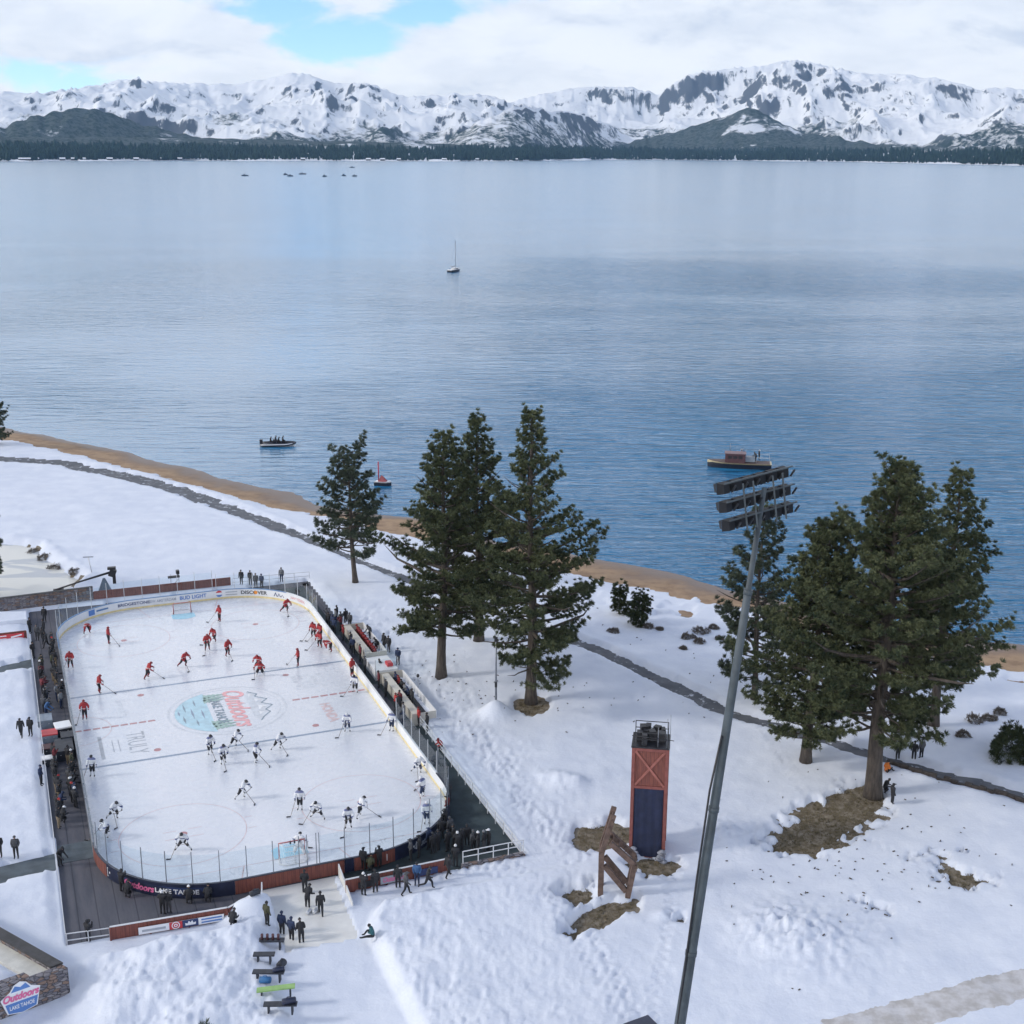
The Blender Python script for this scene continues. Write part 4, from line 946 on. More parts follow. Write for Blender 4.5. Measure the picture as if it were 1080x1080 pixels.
mb = MB(); sc = s_px(451, 884, .5); board_text(mb, "Outdoors", sc, .5, 2.9, .5, OUT, True, 0, shear=.3, bold=.03); mb.build("board_advert", m_tgrey, boards)
# glass: posts and panes
GP_ = 1.83
def glass_run(s0, s1, h, spacing=GP_, pm=m_post, pane=True):
    n = max(1, round((s1 - s0) / spacing))
    for i in range(n + 1):
        s = s0 + (s1 - s0) * i / n; p, tg, nn = curve(s, .05); mb = MB(); M = Matrix.Rotation(math.atan2(tg[1], tg[0]), 3, 'Z'); mb.box((p[0], p[1], (.5 + BH + h) / 2 + .3), (.055, .05, h + .2), 0, M); mb.build("glass_post", pm, boards)
        if i < n and pane:
            mb = MB(); band(mb, s + .03, s0 + (s1 - s0) * (i + 1) / n - .03, .045, .057, BH, BH + h - .12, 0, .92); mb.build("glass_pane", m_glass, boards)
glass_run(S_L1 + 1.6, S_END - .2, 2.25)
glass_run(.35, 1.0, 2.25, .5, pane=False)
glass_run(1.2, S_R0 + 1.2, 2.25)
glass_run(S_R0 + 1.5, s_of(-9.5, 13), 1.75, 2.2, m_postw)
glass_run(s_of(19.5, 13), S_F0 + .2, 1.75, 2.0, m_postw)
glass_run(S_F0 + .6, S_L0 + 1, 2.25, 1.83, m_postw)
glass_run(S_L0 + 2.4, S_L1 + .9, 1.75, 2.6, m_postw)
# ---- goals
m_gred = mat("goal_pipe_red", (.42, .07, .07), .35, .1, 3); m_net, t, b = new_mat("goal_net")
co = t.node('ShaderNodeTexCoord').outputs['Object']; tr_ = t.node('ShaderNodeBsdfTransparent'); ms = t.node('ShaderNodeMixShader')
sp = t.node('ShaderNodeSeparateXYZ'); t.put(sp.inputs[0], co); gx = t.math('ABSOLUTE', t.math('SUBTRACT', t.math('FRACT', t.math('MULTIPLY', sp.outputs[0], 8)), .5)); gy = t.math('ABSOLUTE', t.math('SUBTRACT', t.math('FRACT', t.math('MULTIPLY', t.math('ADD', sp.outputs[2], sp.outputs[1]), 8)), .5))
t.put(ms.inputs[0], t.math('ADD', .0, t.math('GREATER_THAN', t.math('MAXIMUM', gx, gy), .43))); b.inputs['Base Color'].default_value = (.75, .76, .78, 1)
t.put(ms.inputs[1], tr_.outputs[0]); t.put(ms.inputs[2], b.outputs[0]); t.put(t.n['Material Output'].inputs['Surface'], ms.outputs[0])
def goal(sg, label):
    p = R(sg * 89 * ft, 0); root = empty("hockey_goal", p, RYAW + (PI if sg < 0 else 0), label, "hockey goal", "hockey goals at the two ends")
    mb = MB(); mb.tube([(-.92, 0, 0), (-.92, 0, 1.22), (.92, 0, 1.22), (.92, 0, 0)], .05, 8, cap=True); mb.build("goal_frame", m_gred, root)
    mb = MB(); base = [(-.92, 0, .05), (-1.05, .7, .05), (-.7, 1.1, .05), (.7, 1.1, .05), (1.05, .7, .05), (.92, 0, .05)]; mb.tube(base, .035, 6); mb.tube([(-.92, 0, 1.2), (-.6, .5, 1.15), (.6, .5, 1.15), (.92, 0, 1.2)], .03, 6); mb.tube([(0, .5, 1.15), (0, 1.1, .06)], .025, 6)
    mb.build("back_frame", mat("goal_white", (.68, .68, .69), .4), root)
    top_ = [(-.92, 0, 1.2), (-.6, .5, 1.15), (.6, .5, 1.15), (.92, 0, 1.2)]; mb = MB()
    mb.add([base[2], base[3], top_[2], top_[1]], [(0, 1, 2, 3)]); mb.add([base[0], base[1], base[2], top_[1], top_[0]], [(0, 1, 2, 3, 4)]); mb.add([base[5], base[4], base[3], top_[2], top_[3]], [(0, 1, 2, 3, 4)]); mb.add(top_, [(0, 1, 2, 3)]); mb.build("net", m_net, root)
goal(1, "red framed hockey goal at the far end of the rink"); goal(-1, "hockey goal at the near end with bottles on its net")
pb = R(-89 * ft - .30, 0)
for k, dx in enumerate((-.15, .15, .45)):
    p = R(-89 * ft - .28, dx); mb = MB(); mb.tube([(0, 0, 0), (0, 0, .16), (0, 0, .20), (0, 0, .25)], [.06, .06, .028, .022], 8)
    tag(mb.build("water_bottle", m_black, None, (p.x, p.y, 1.2)), ["dark drink bottle on top of the near goal, leftmost of three", "dark drink bottle on top of the near goal, middle of three", "dark drink bottle on top of the near goal, rightmost of three"][k], "bottle", "drink bottles on the near goal")

# ================================================================== DECK AND WHAT STANDS ROUND THE RINK
m_deck, t, b = new_mat("deck_carpet")
co = t.node('ShaderNodeTexCoord').outputs['Object']; sp = t.node('ShaderNodeSeparateXYZ'); t.put(sp.inputs[0], co)
pl = t.math('ABSOLUTE', t.math('SUBTRACT', t.math('FRACT', t.math('MULTIPLY', sp.outputs[0], .82)), .5))
seam = t.ramp(pl, .455, .49); f = t.ramp(t.noise(t.scale(co, (1.6, .25, 1)), 1.0, 6, .6), .3, .7)
t.put(b.inputs['Base Color'], t.mix(seam, t.mix(f, (.072, .076, .095), (.108, .105, .122)), (.045, .048, .062))); b.inputs['Roughness'].default_value = .8; t.put(b.inputs['Normal'], t.bump(t.noise(co, 14, 4, .6), .25, .03))
m_deck2 = mat("dark_green_carpet", (.035, .050, .055), .9, .3, .6, bump=.2, bscale=20)
m_mat2 = mat("grey_floor_mat", (.085, .105, .12), .85, .25, .8, bump=.2, bscale=16)
deck = empty("deck", RL, RYAW); tag(deck, kind='structure')
OUTER = [(-13.0, -33.0), (-5.9, -33.6), (-3.4, -33.2), (-3.0, -31.0), (2.4, -31.0), (2.5, -33.25), (15.3, -33.1), (15.3, 33.2), (-15.5, 33.7), (-15.5, -33.0)]
def deck_part(poly, z, m, name): mb = MB(); mb.prism(poly, -.25, z); return mb.build(name, m, deck)
arcL = [curve(s, .09)[0] for s in np.linspace(S_END / 2 + .01, S_END - .001, 90)]
left = [(0, 33.45)] + arcL[:] + [(0, -31.0), (-3.0, -31.0), (-3.4, -33.2), (-5.9, -33.6), (-13.0, -33.0), (-15.5, -33.0), (-15.5, 33.7)]
deck_part(left, -.012, m_deck, "deck_floor")
s_mid = S_R1 + 2
arcR = [curve(s, .09)[0] for s in np.linspace(0.001, S_END / 2, 90)]
right = arcR + [(0, 33.45), (15.3, 33.2), (15.3, -33.1), (2.5, -33.25), (2.4, -31.0), (0.0, -31.0)]
deck_part(right, -.014, m_deck2, "deck_floor")
mb = MB(); mb.box((11.5, 32.3, .005), (6.9, 1.6, .02)); mb.box((14.75, 25.5, .005), (1.0, 14.0, .02)); mb.build("walkway_panel", m_deck, deck)
mb = MB(); mb.box((-14.26, -20.9, .004), (2.4, 2.6, .02)); mb.build("floor_mat", m_mat2, deck)

# white resurfacer ramp
m_rampi = mat("ramp_ice", (.70, .69, .66), .4, .07, .6)
mb = MB(); pz = [(-2.85, -30.75, .012), (2.25, -30.75, .012), (1.85, -38.8, .10), (-3.1, -38.6, .10)]
mb.add(pz, [(0, 3, 2, 1)]); mb.add([(p[0], p[1], -.3) for p in pz], [(0, 1, 2, 3)]); o = rk(mb, "ice_ramp", m_rampi); tag(o, kind='structure')
# ---- fences, railings and walls round the deck
m_rail = mat("white_rail", (.62, .63, .65), .5, .08, 3); m_stone, t, b = new_mat("stacked_stone")
co = t.node('ShaderNodeTexCoord').outputs['Object']
vor = t.node('ShaderNodeTexVoronoi', feature='F1'); t.put(vor.inputs['Vector'], t.scale(co, (2.0, 2.0, 4.5))); vor.inputs['Scale'].default_value = 1.3; vor.inputs['Randomness'].default_value = .8
sepc = t.node('ShaderNodeSeparateColor'); t.put(sepc.inputs[0], vor.outputs['Color'])
c1 = t.mix(sepc.outputs[0], (.13, .125, .15), (.30, .28, .29)); c1 = t.mix(t.math('GREATER_THAN', sepc.outputs[1], .72), c1, (.24, .17, .14))
edge = t.node('ShaderNodeTexVoronoi', feature='DISTANCE_TO_EDGE'); t.put(edge.inputs['Vector'], t.scale(co, (2.0, 2.0, 4.5))); edge.inputs['Scale'].default_value = 1.3; edge.inputs['Randomness'].default_value = .8
t.put(b.inputs['Base Color'], t.mix(t.ramp(edge.outputs['Distance'], .06, .01), c1, (.05, .05, .06))); b.inputs['Roughness'].default_value = .9
t.put(b.inputs['Normal'], t.bump(t.math('ADD', t.ramp(edge.outputs['Distance'], .0, .12), t.noise(co, 6, 4, .6)), .8, .10))
m_darkstone = mat("dark_coping", (.045, .045, .048), .7, .25, 2, bump=.3)
def fence_panel(name, label, cat, a, b_, h, m, cap=True, banners=(), z=0.0, thick=.08, capm=None):
    """board fence from rink point a=(v,u) to b; banners: (position 0..1, width, kind)"""
    A, B = R(a[1], a[0], z), R(b_[1], b_[0], z); d = B - A; L = d.length; ang = math.atan2(d.y, d.x)
    root = empty(name, A, ang, label, cat)
    mb = MB(); mb.box((L / 2, 0, h / 2), (L, thick, h)); mb.build("boards", m, root)
    if cap: mb = MB(); mb.box((L / 2, 0, h + .022), (L + .06, thick + .05, .045)); mb.build("top_rail", capm or m_rail, root)
    n = max(1, int(L / 2.4))
    for i in range(n + 1):
        mb = MB(); mb.box((L * i / n, -thick / 2 - .045, h / 2 - .01), (.12, .08, h - .03)); mb.build("post", m, root)
    for (tpos, wd, hh, kind) in banners:
        x = L * tpos; y = -thick / 2 - .10; mb = MB(); mb.box((x, y, h * .52), (wd, .02, hh)); ban = mb.build("banner", {'w': m_twhite, 'n': m_tnavy, 'r': m_tred, 'p': m_tgrey, 'b': m_black}[kind[0]], root)
        mb = MB(); y2 = y - .013
        if kind == 'wr':
            mb.add([(x - wd * .42, y2, h * .52 - .10), (x + wd * .12, y2, h * .52 - .10), (x + wd * .12, y2, h * .52 + .06), (x - wd * .42, y2, h * .52 + .06)], [(0, 1, 2, 3)], 1)
            mb.add([(x + wd * .20, y2, h * .52 - hh / 2), (x + wd * .5, y2, h * .52 - hh / 2), (x + wd * .5, y2, h * .52 + hh / 2), (x + wd * .20, y2, h * .52 + hh / 2)], [(0, 1, 2, 3)], 0)
            for (r0_, r1_) in ((.2, .26), (.06, .12)):
                P = []
                for k in range(21): a_ = 2 * PI * k / 20; P += [(x + wd * .35 + r0_ * math.cos(a_), y2 - .008, h * .52 + r0_ * math.sin(a_)), (x + wd * .35 + r1_ * math.cos(a_), y2 - .008, h * .52 + r1_ * math.sin(a_))]
                mb.add(P, [(2 * k, 2 * k + 1, 2 * k + 3, 2 * k + 2) for k in range(20)], 2)
            mb.build("emblem", [m_tred, m_tgrey, m_twhite], root)
        elif kind == 'wn':
            mb.add([(x - wd * .5, y2, h * .52 - hh / 2), (x - wd * .12, y2, h * .52 - hh / 2), (x - wd * .12, y2, h * .52 + hh / 2), (x - wd * .5, y2, h * .52 + hh / 2)], [(0, 1, 2, 3)], 0)
            cx_ = x - wd * .31; P = [(-.35, -.15), (.35, -.15), (.38, .05), (.2, .0), (.12, .2), (0, .05), (-.12, .2), (-.2, 0), (-.38, .05)]; mb.add([(cx_ + p[0] * .9, y2 - .008, h * .52 + p[1] * .9) for p in P], [tuple(range(9))], 2)
            for k in range(2): mb.add([(x - wd * .05, y2, h * .52 - .16 + .2 * k), (x + wd * .45, y2, h * .52 - .16 + .2 * k), (x + wd * .45, y2, h * .52 - .05 + .2 * k), (x - wd * .05, y2, h * .52 - .05 + .2 * k)], [(0, 1, 2, 3)], 1)
            mb.build("emblem", [m_tnavy, m_tblue, m_twhite], root)
        elif kind == 'po':
            V_, F_ = fit_glyphs("Outdoors", wd * .82, hh * .7, shear=.3, bold=.04); mb.add([(x + p[0], y2, h * .54 + p[1]) for p in V_], F_, 0); mb.build("lettering", m_tpink, root)
        elif kind == 'rl':
            for k in range(2): mb.add([(x - wd * .45, y2, h * .4 + .3 * k), (x + wd * .1, y2, h * .4 + .3 * k), (x + wd * .1, y2, h * .4 + .1 + .3 * k), (x - wd * .45, y2, h * .4 + .1 + .3 * k)], [(0, 1, 2, 3)], 0)
            mb.add([(x + wd * .2, y2, h * .45), (x + wd * .45, y2, h * .62), (x + wd * .45, y2, h * .75), (x + wd * .2, y2, h * .6)], [(0, 1, 2, 3)], 0); mb.build("lettering", m_twhite, root)
    return root
def railing(label, a, b_, h=1.05, z=0.0, n=None, rails=(.55, 1.0), m=None, name="railing", wd=.06):
    A, B = R(a[1], a[0], z), R(b_[1], b_[0], z); d = B - A; L = d.length; root = empty(name, A, math.atan2(d.y, d.x), label, "railing"); n = n or max(1, round(L / 1.9))
    for i in range(n + 1): mb = MB(); mb.box((L * i / n, 0, h / 2), (wd, wd, h)); mb.build("post", m or m_rail, root)
    for k in rails:
        for i in range(n): mb = MB(); mb.box((L * (i + .5) / n, 0, h * k - .01), (L / n - wd - .004, wd * .75, wd)); mb.build("rail", m or m_rail, root)
    return root
fence_panel("wooden_fence", "red board fence with two white banners at the near left of the rink", "fence", (-12.9, -33.4), (-5.7, -33.85), 1.15, m_redwood, True, [(.42, 2.7, .5, 'wr'), (.79, 2.6, .5, 'wn')])
fence_panel("wooden_fence", "red board fence with dark grey script banner, right of the white ice ramp", "fence", (2.3, -33.35), (9.5, -33.25), 1.15, m_redwood, True, [(.18, 1.0, .45, 'b'), (.46, 1.9, .55, 'po'), (.80, 1.4, .5, 'n')])
fence_panel("wooden_fence", "short red fence left of the white ice ramp, half buried in snow", "fence", (-5.6, -33.8), (-4.0, -32.9), 1.1, m_redwood)
railing("white two-rail railing at the near left corner of the deck", (-15.5, -33.0), (-12.95, -33.3), n=2)
rl = fence_panel("stone_curb", "low stacked stone curb under the white railing at the near right corner", "curb", (10.6, -33.15), (15.2, -33.2), .45, m_stone, False, thick=.3)
railing("white three-post railing on the stone curb at the near right corner", (10.7, -33.1), (15.2, -33.15), .95, .45, n=4)
railing("long low white railing along the left edge of the deck", (-15.55, -32.9), (-15.6, 24.0), 1.0, n=20, m=m_rail, wd=.05)
# side rails of the ramp
for (a, b_, lab) in [((2.35, -31.2), (2.25, -35.2), "white side board and rail on the right of the ice ramp"), ((-3.0, -31.6), (-3.4, -33.4), "white side rail on the left of the ice ramp")]:
    A, B = R(a[1], a[0]), R(b_[1], b_[0]); d = B - A; L = d.length; root = empty("ramp_side_rail", A, math.atan2(d.y, d.x), lab, "railing")
    mb = MB(); mb.add([(0, -.04, 0), (L, -.04, 0), (L, -.04, .45), (0, -.04, 1.05), (0, .04, 0), (L, .04, 0), (L, .04, .45), (0, .04, 1.05)], [(0, 1, 2, 3), (7, 6, 5, 4), (0, 4, 5, 1), (1, 5, 6, 2), (2, 6, 7, 3), (3, 7, 4, 0)]); mb.build("side_board", m_rampi, root)
    mb = MB(); mb.bar((0, 0, 1.14), (L, 0, .54), .08, .06); mb.build("rail", m_rail, root)
# far end: dark stone wall and red boards
fence_panel("stone_wall", "dark grey stone wall behind the far left corner of the rink, by the pond", "wall", (-8.6, 34.6), (-21.5, 33.9), 1.7, m_stone, True, thick=.4, capm=m_darkstone)
fence_panel("wooden_fence", "long dull red board fence behind the far end of the rink", "fence", (6.4, 34.2), (-8.5, 34.5), 1.15, m_redwood, True, capm=m_redwood)
railing("thin grey railing round the far right corner of the deck", (15.4, 33.4), (6.6, 34.1), 1.05, n=5, m=m_postw, wd=.045)
fence_panel("wooden_fence", "short red fence with white marks at the left edge of the picture", "fence", (-20.5, 24.6), (-15.9, 24.55), 1.1, m_redwood, False, [(.5, 4.2, .75, 'rl')])
mb = MB(); mb.prism([(-21, 29), (-15.7, 28.6), (-15.7, 31.2), (-21, 33)], -.1, .9); o = rk(mb, "snow_bank", m_snow); tag(o, kind='structure')
# floor mats leading off to the left
for (poly, nm) in [([(-20.6, -21.6), (-15.62, -20.9), (-15.62, -23.2), (-20.6, -24.0)], "grey floor mat"), ([(-20, 17.2), (-15.7, 18.6), (-15.7, 16.3), (-20, 15.2)], "grey mat")]:
    mb = MB(); mb.prism(poly, .04, .15); o = rk(mb, "side_path", m_mat2); tag(o, kind='structure')
# right edge of the deck: white fence line
railing("long white slatted railing along the right edge of the deck", (15.1, -32.9), (15.1, -9.6), 1.0, n=14, rails=(.35, .65, 1.0), wd=.05)

# ---- players' benches on the right
m_cream = mat("cream_panel", (.56, .53, .47), .4, .06, 1.0); m_seat = mat("dark_seat", (.03, .03, .04), .6, .2, 3); m_steel = mat("bench_steel", (.5, .52, .55), .35, .05, 3, metal=.5)
def team_bench(label, u0, u1):
    root = empty("team_bench", R((u0 + u1) / 2, 14.0), RYAW, label, "team bench"); L = u1 - u0
    mb = MB(); mb.box((-.35, 0, .012), (1.1, L, .02)); mb.build("rubber_floor", m_navy, root)
    mb = MB(); mb.box((.95, 0, .50), (.62, L - .2, .96)); mb.build("partition", m_cream, root)
    mb = MB(); mb.box((.95, 0, 1.002), (.68, L - .14, .04)); mb.build("counter_top", m_cream, root)
    mb = MB(); mb.box((2.0, 0, .46), (.42, L - .4, .06)); mb.build("seat", m_seat, root)
    for k in (-1, 0, 1): mb = MB(); mb.box((2.0, k * (L / 2 - .5), .22), (.3, .08, .42)); mb.build("leg", m_steel, root)
    mb = MB(); mb.box((2.72, 0, .55), (.08, L, 1.1)); mb.build("back_wall", m_bwhite, root)
    for k in (-1, 1): mb = MB(); mb.box((1.6, k * L / 2, .55), (2.2, .05, 1.1)); mb.build("side_panel", m_cream, root)
team_bench("cream team bench on the right, farther of the two, with a row in dark red", 6.1, 14.6)
team_bench("cream team bench on the right, nearer of the two", -9.2, .8)
root = empty("timekeeper_box", R(3.4, 14.2), RYAW, "glazed timekeeper box between the two team benches", "box")
mb = MB(); mb.box((1.2, 0, .5), (2.2, 3.6, .96)); mb.build("counter", m_bwhite, root)
mb = MB()
for (cx, cy2, sx2, sy2) in [(2.3, 0, .012, 3.6), (1.2, 1.8, 2.2, .012), (1.2, -1.8, 2.2, .012)]: mb.box((cx, cy2, 1.55), (sx2, sy2, 1.1))
mb.build("glass_pane", m_glass, root)
for (px_, py_) in [(2.3, 1.8), (2.3, -1.8), (.1, 1.8), (.1, -1.8)]: mb = MB(); mb.box((px_, py_, 1.05), (.06, .06, 2.1)); mb.build("post", m_postw, root)
mb = MB(); mb.box((1.9, -.3, 1.2), (.5, .9, .45)); tag(rk(MB().box((15.95, 2.7, 1.13), (.55, .9, .28)).box((15.95, 2.7, 1.29), (.45, .75, .05)), "equipment_case", m_tred), "red equipment case on the white counter of the timekeeper box", "case")

# ---- big barn-style tower with cameras on top
m_bred = mat("barn_red", (.19, .055, .048), .8, .25, 1.5, bump=.2); m_cloth = mat("navy_cloth", (.016, .022, .055), .85, .25, 1.2); m_rock = mat("bluish_rock", (.22, .23, .27), .9, .4, 3, bump=.6)
tp = gp(685.5, 902); tz = gz_near(tp.x, tp.y); tw = empty("barn_tower", (tp.x, tp.y, tz - .1), -.15, "tall red barn-like tower with navy cloth front and black gear on top", "tower")
TW, TH, TD = 2.55, 8.6, 2.2
mb = MB(); mb.box((0, TD / 2, TH / 2), (TW - .1, TD - .1, TH)); mb.build("body", m_bred, tw)
mb = MB()
for sx2 in (-1, 1):
    mb.box((sx2 * (TW / 2 - .11), -.03, TH / 2), (.22, .12, TH)); mb.box((sx2 * (TW / 2 - .11), TD, TH / 2), (.22, .12, TH))
for zz_ in (TH - .1, TH - 2.95): mb.box((0, -.03, zz_), (TW - .46, .10, .2))
mb.build("corner_trim", mat("barn_red_trim", (.215, .070, .060), .75, .15, 2), tw)
ptn = MB(); ptn.box((0, .02, TH - 1.53), (TW - .46, .06, 2.6)); ptn.build("door_panel", m_redwood, tw)
mb = MB(); z0_, z1_, hw_ = TH - 2.83, TH - .22, TW / 2 - .26
mb.bar((-hw_, -.035, z0_), (hw_, -.035, z1_), .16, .05, up=(0, 1, 0)); mb.bar((-hw_, -.065, z1_), (hw_, -.065, z0_), .16, .05, up=(0, 1, 0)); mb.build("cross_brace", mat("brace_red", (.29, .105, .085), .75, .15, 2), tw)
mb = MB(); n = 14; P = []
for j in range(2):
    for i in range(n + 1): P.append((-hw_ + 2 * hw_ * i / n, -.02 - .03 * math.sin(i * 1.7), .25 if j == 0 else TH - 3.07))
mb.add(P, [(i, i + 1, n + 2 + i, n + 1 + i) for i in range(n)], 0, True); mb.build("cloth_front", m_cloth, tw)
for sx2 in (-1, 1):
    mb = MB()
    for k in range(9): mb.ball((sx2 * (TW / 2 - .25) + random.uniform(-.22, .22), -.35 + random.uniform(-.2, .1), .18 + .2 * (k // 2)), (.26, .22, .15), 0, 8, 5, -1, .12)
    mb.build("ballast", m_rock, tw)
mb = MB(); mb.box((0, 1.1, TH + .07), (TW + .1, TD + .2, .10)); mb.build("platform", m_black, tw)
mb = MB()
for sx2 in (-1, 1):
    for yy in (.1, 2.1): mb.box((sx2 * 1.15, yy, TH + .62), (.06, .06, 1.0))
for yy in (.1, 2.1):
    for zz_ in (.6, 1.1): mb.box((0, yy, TH + zz_), (2.24, .04, .05))
mb.build("guard_rail", m_black, tw)
mb = MB(); rnd = random.Random(2)
for k in range(9): mb.box((rnd.uniform(-.85, .85), rnd.uniform(.3, 1.9), TH + .12 + rnd.uniform(.2, .45)), (rnd.uniform(.3, .6), rnd.uniform(.3, .6), rnd.uniform(.5, 1.0)), 0, Matrix.Rotation(rnd.uniform(-.4, .4), 3, 'Z'))
mb.build("equipment", m_black, tw)
for (ax_, hh) in [(1.32, 2.6), (1.12, 2.3), (.5, 1.6)]: mb = MB(); mb.tube([(ax_, .05, TH + .1), (ax_, .05, TH + hh)], [.03, .018], 5); mb.build("antenna", m_post, tw)
mb = MB(); mb.tube([(-1.3, 0, TH + .9), (1.6, -.1, TH + .75)], .03, 5); mb.build("boom", m_black, tw)

# ---- brown timber frame beside the tower (a giant wooden chair seen from its side)
m_timber = mat("brown_timber", (.125, .082, .066), .8, .3, 2.5, bump=.4)
wa = gp(637, 947); wz = gz_near(wa.x, wa.y); wf = empty("timber_frame", (wa.x, wa.y, wz - .05), 0, "giant brown timber chair frame standing beside the red tower", "sculpture")
K = 1 / 14.6
def beam(nm, a, b_, wd=.34, dp=.30): mb = MB(); mb.bar(a, b_, wd, dp, up=(0, 1, 0)); return mb.build(nm, m_timber, wf)
for yy in (0.0, 1.15):
    sh_ = .10 * yy
    beam("leg", (0 + sh_, yy, 0), (0 + sh_, yy, 3.3)); beam("back_post", (.02 + sh_, yy - .01, 3.2), (.78 + sh_, yy + .4, 5.75), .34, .2)
    beam("seat_rail", (.55 + sh_, yy + .02, 3.95), (2.22 + sh_, yy + .02, 2.32)); beam("rear_leg", (2.22 + sh_, yy, 2.32), (1.82 + sh_, yy - .02, -.1)); beam("brace", (.22 + sh_, yy + .01, 2.25), (1.7 + sh_, yy + .01, .35))
for k in range(5):
    q = k / 4; beam("slat", (.16 + .5 * q, .05, 3.45 + 2.0 * q), (.28 + .5 * q, 1.35, 3.45 + 2.0 * q), .18, .06)
for k in range(4):
    q = .15 + .7 * k / 3; beam("slat", (.55 + 1.67 * q, .05, 4.1 - 1.63 * q), (.65 + 1.67 * q, 1.25, 4.1 - 1.63 * q), .2, .05)

# ---- lighting mast
m_mast = mat("mast_steel", (.062, .078, .092), .55, .2, 1.2, spec=.35); m_hous = mat("lamp_housing", (.010, .012, .017), .6, .2, 2, spec=.25); m_lens = mat("lamp_glass", (.35, .40, .46), .1); m_vis = mat("lamp_visor", (.03, .034, .042), .5, .2, 3, spec=.3)
def at_depth(x, y, Yw):
    a, e = azel(x, y); X = Yw * math.tan(a); return Vector((X, Yw, CAM_H + math.tan(e) * math.hypot(X, Yw)))
head = at_depth(806, 512, 55.0); low = at_depth(724, 1075, 54.0); dirm = (low - head).normalized(); foot = head + dirm * (head.z / -dirm.z)
mast = empty("light_mast", (foot.x, foot.y, gz(foot.x, foot.y)), 0, "tall leaning grey steel mast with three rows of floodlights", "light mast")
off = Vector(mast.location); hl = head - off; axm = hl.normalized(); Lm = hl.length
mb = MB(); zs = [0, .25, .5, .72, .86, .861, 1.0]; rs = [.30, .265, .225, .195, .175, .13, .105]
mb.tube([axm * (Lm * z) for z in zs], rs, 14); mb.build("pole", m_mast, mast)
for z in (.33, .55, .86): mb = MB(); mb.tube([axm * (Lm * z - .12), axm * (Lm * z + .12)], .305 - .14 * z + .02, 14); mb.build("collar", m_mast, mast)
cabp = [axm * (Lm * z) + Vector((-1, 0, 0)) * (.30 + w_) + Vector((0, -.18, 0)) for z, w_ in ((.05, -.32), (.25, -.12), (.45, .02), (.58, .06), (.66, -.1))]
mb = MB(); mb.tube(cabp, .05, 6); mb.build("cable", m_black, mast)
rowd = (at_depth(843, 495, 56.6) - at_depth(757, 519, 53.4)).normalized(); axr = (axm - rowd * axm.dot(rowd)).normalized(); fwd = rowd.cross(axr).normalized()
if fwd.y < 0: fwd = -fwd
ROWC = [at_depth(800, 505.5, 55.0) - off, at_depth(802.5, 524.5, 55.0) - off, at_depth(805.5, 543.5, 55.0) - off]
for r_i, cen in enumerate(ROWC):
    mb = MB(); mb.bar(cen - rowd * 2.15 + axr * .30, cen + rowd * 2.15 + axr * .30, .06, .06); arm = mb.build("crossarm", m_mast, mast)
    for k in range(6):
        c = cen + rowd * (-1.88 + .752 * k) + fwd * .34
        M = Matrix((rowd, fwd, axr)).transposed() @ Matrix.Rotation(-.12, 3, 'X')
        mb = MB(); P = [M @ Vector(q) + c for q in [(-.17, -.24, -.22), (.17, -.24, -.22), (.17, -.24, .19), (-.17, -.24, .19), (-.26, .12, -.28), (.26, .12, -.28), (.26, .12, .24), (-.26, .12, .24)]]
        mb.add(P, [(3, 2, 1, 0), (0, 1, 5, 4), (1, 2, 6, 5), (2, 3, 7, 6), (3, 0, 4, 7)]); fl_ = mb.build("floodlight", m_hous, mast)
        mb = MB(); mb.add([M @ Vector(q) + c for q in [(-.25, .115, -.27), (.25, .115, -.27), (.25, .115, .23), (-.25, .115, .23)]], [(0, 1, 2, 3)]); mb.build("lens", m_lens, fl_)
        mb = MB()
        for A_q in ([(-.265, .12, .235), (.265, .12, .235), (.265, .30, .17), (-.265, .30, .17)], [(-.265, .12, -.2), (-.265, .12, .235), (-.265, .30, .17), (-.265, .24, -.15)], [(.265, .12, .235), (.265, .12, -.2), (.265, .24, -.15), (.265, .30, .17)]):
            mb.add([M @ Vector(q) + c for q in A_q], [(0, 1, 2, 3)])
        mb.build("visor", m_vis, fl_)
        mb = MB(); mb.bar(c - fwd * .46 + axr * .16 + rowd * .30, c + rowd * .30 - axr * .18 - fwd * .25, .07); mb.build("bracket", m_vis, fl_)
for k in (-1, 1):
    for dd in (.62, 1.25): mb = MB(); mb.bar(ROWC[0] + rowd * k * dd - fwd * .22 + axr * .2, ROWC[2] + rowd * k * dd - fwd * .22 - axr * .25, .07); mb.build("upright", m_mast, mast)

# ---- stone platform cut by the left bottom corner
ca = gp(79.5, 1057); m_rim = mat("cream_rim", (.60, .585, .53), .6, .1, 1.5)
plat = empty("stone_platform", (ca.x, ca.y, -.1), 0, "stone walled raised platform with dark coping at the bottom left corner", "platform")
PH = 2.15; e1 = Vector((math.cos(math.radians(216.5)), math.sin(math.radians(216.5)), 0)); e2 = Vector((math.cos(math.radians(144.5)), math.sin(math.radians(144.5)), 0))
def pq(a, b_): q = e1 * a + e2 * b_; return (q.x, q.y)
def para(mb, a0, a1, b0, b1, z0, z1): return mb.prism([pq(a0, b0), pq(a0, b1), pq(a1, b1), pq(a1, b0)], z0, z1)
mb = MB(); para(mb, 0, .55, .52, 12, 0, PH); para(mb, 0, 2.2, 0, .5, 0, PH); para(mb, 2.203, 4.7, 0, .497, 0, PH + .38); para(mb, 4.703, 9, 0, .494, 0, PH + .76); mb.build("wall", m_stone, plat)
mb = MB(); para(mb, -.06, .68, .53, 12, PH + .003, PH + .12); mb.build("coping", m_darkstone, plat)
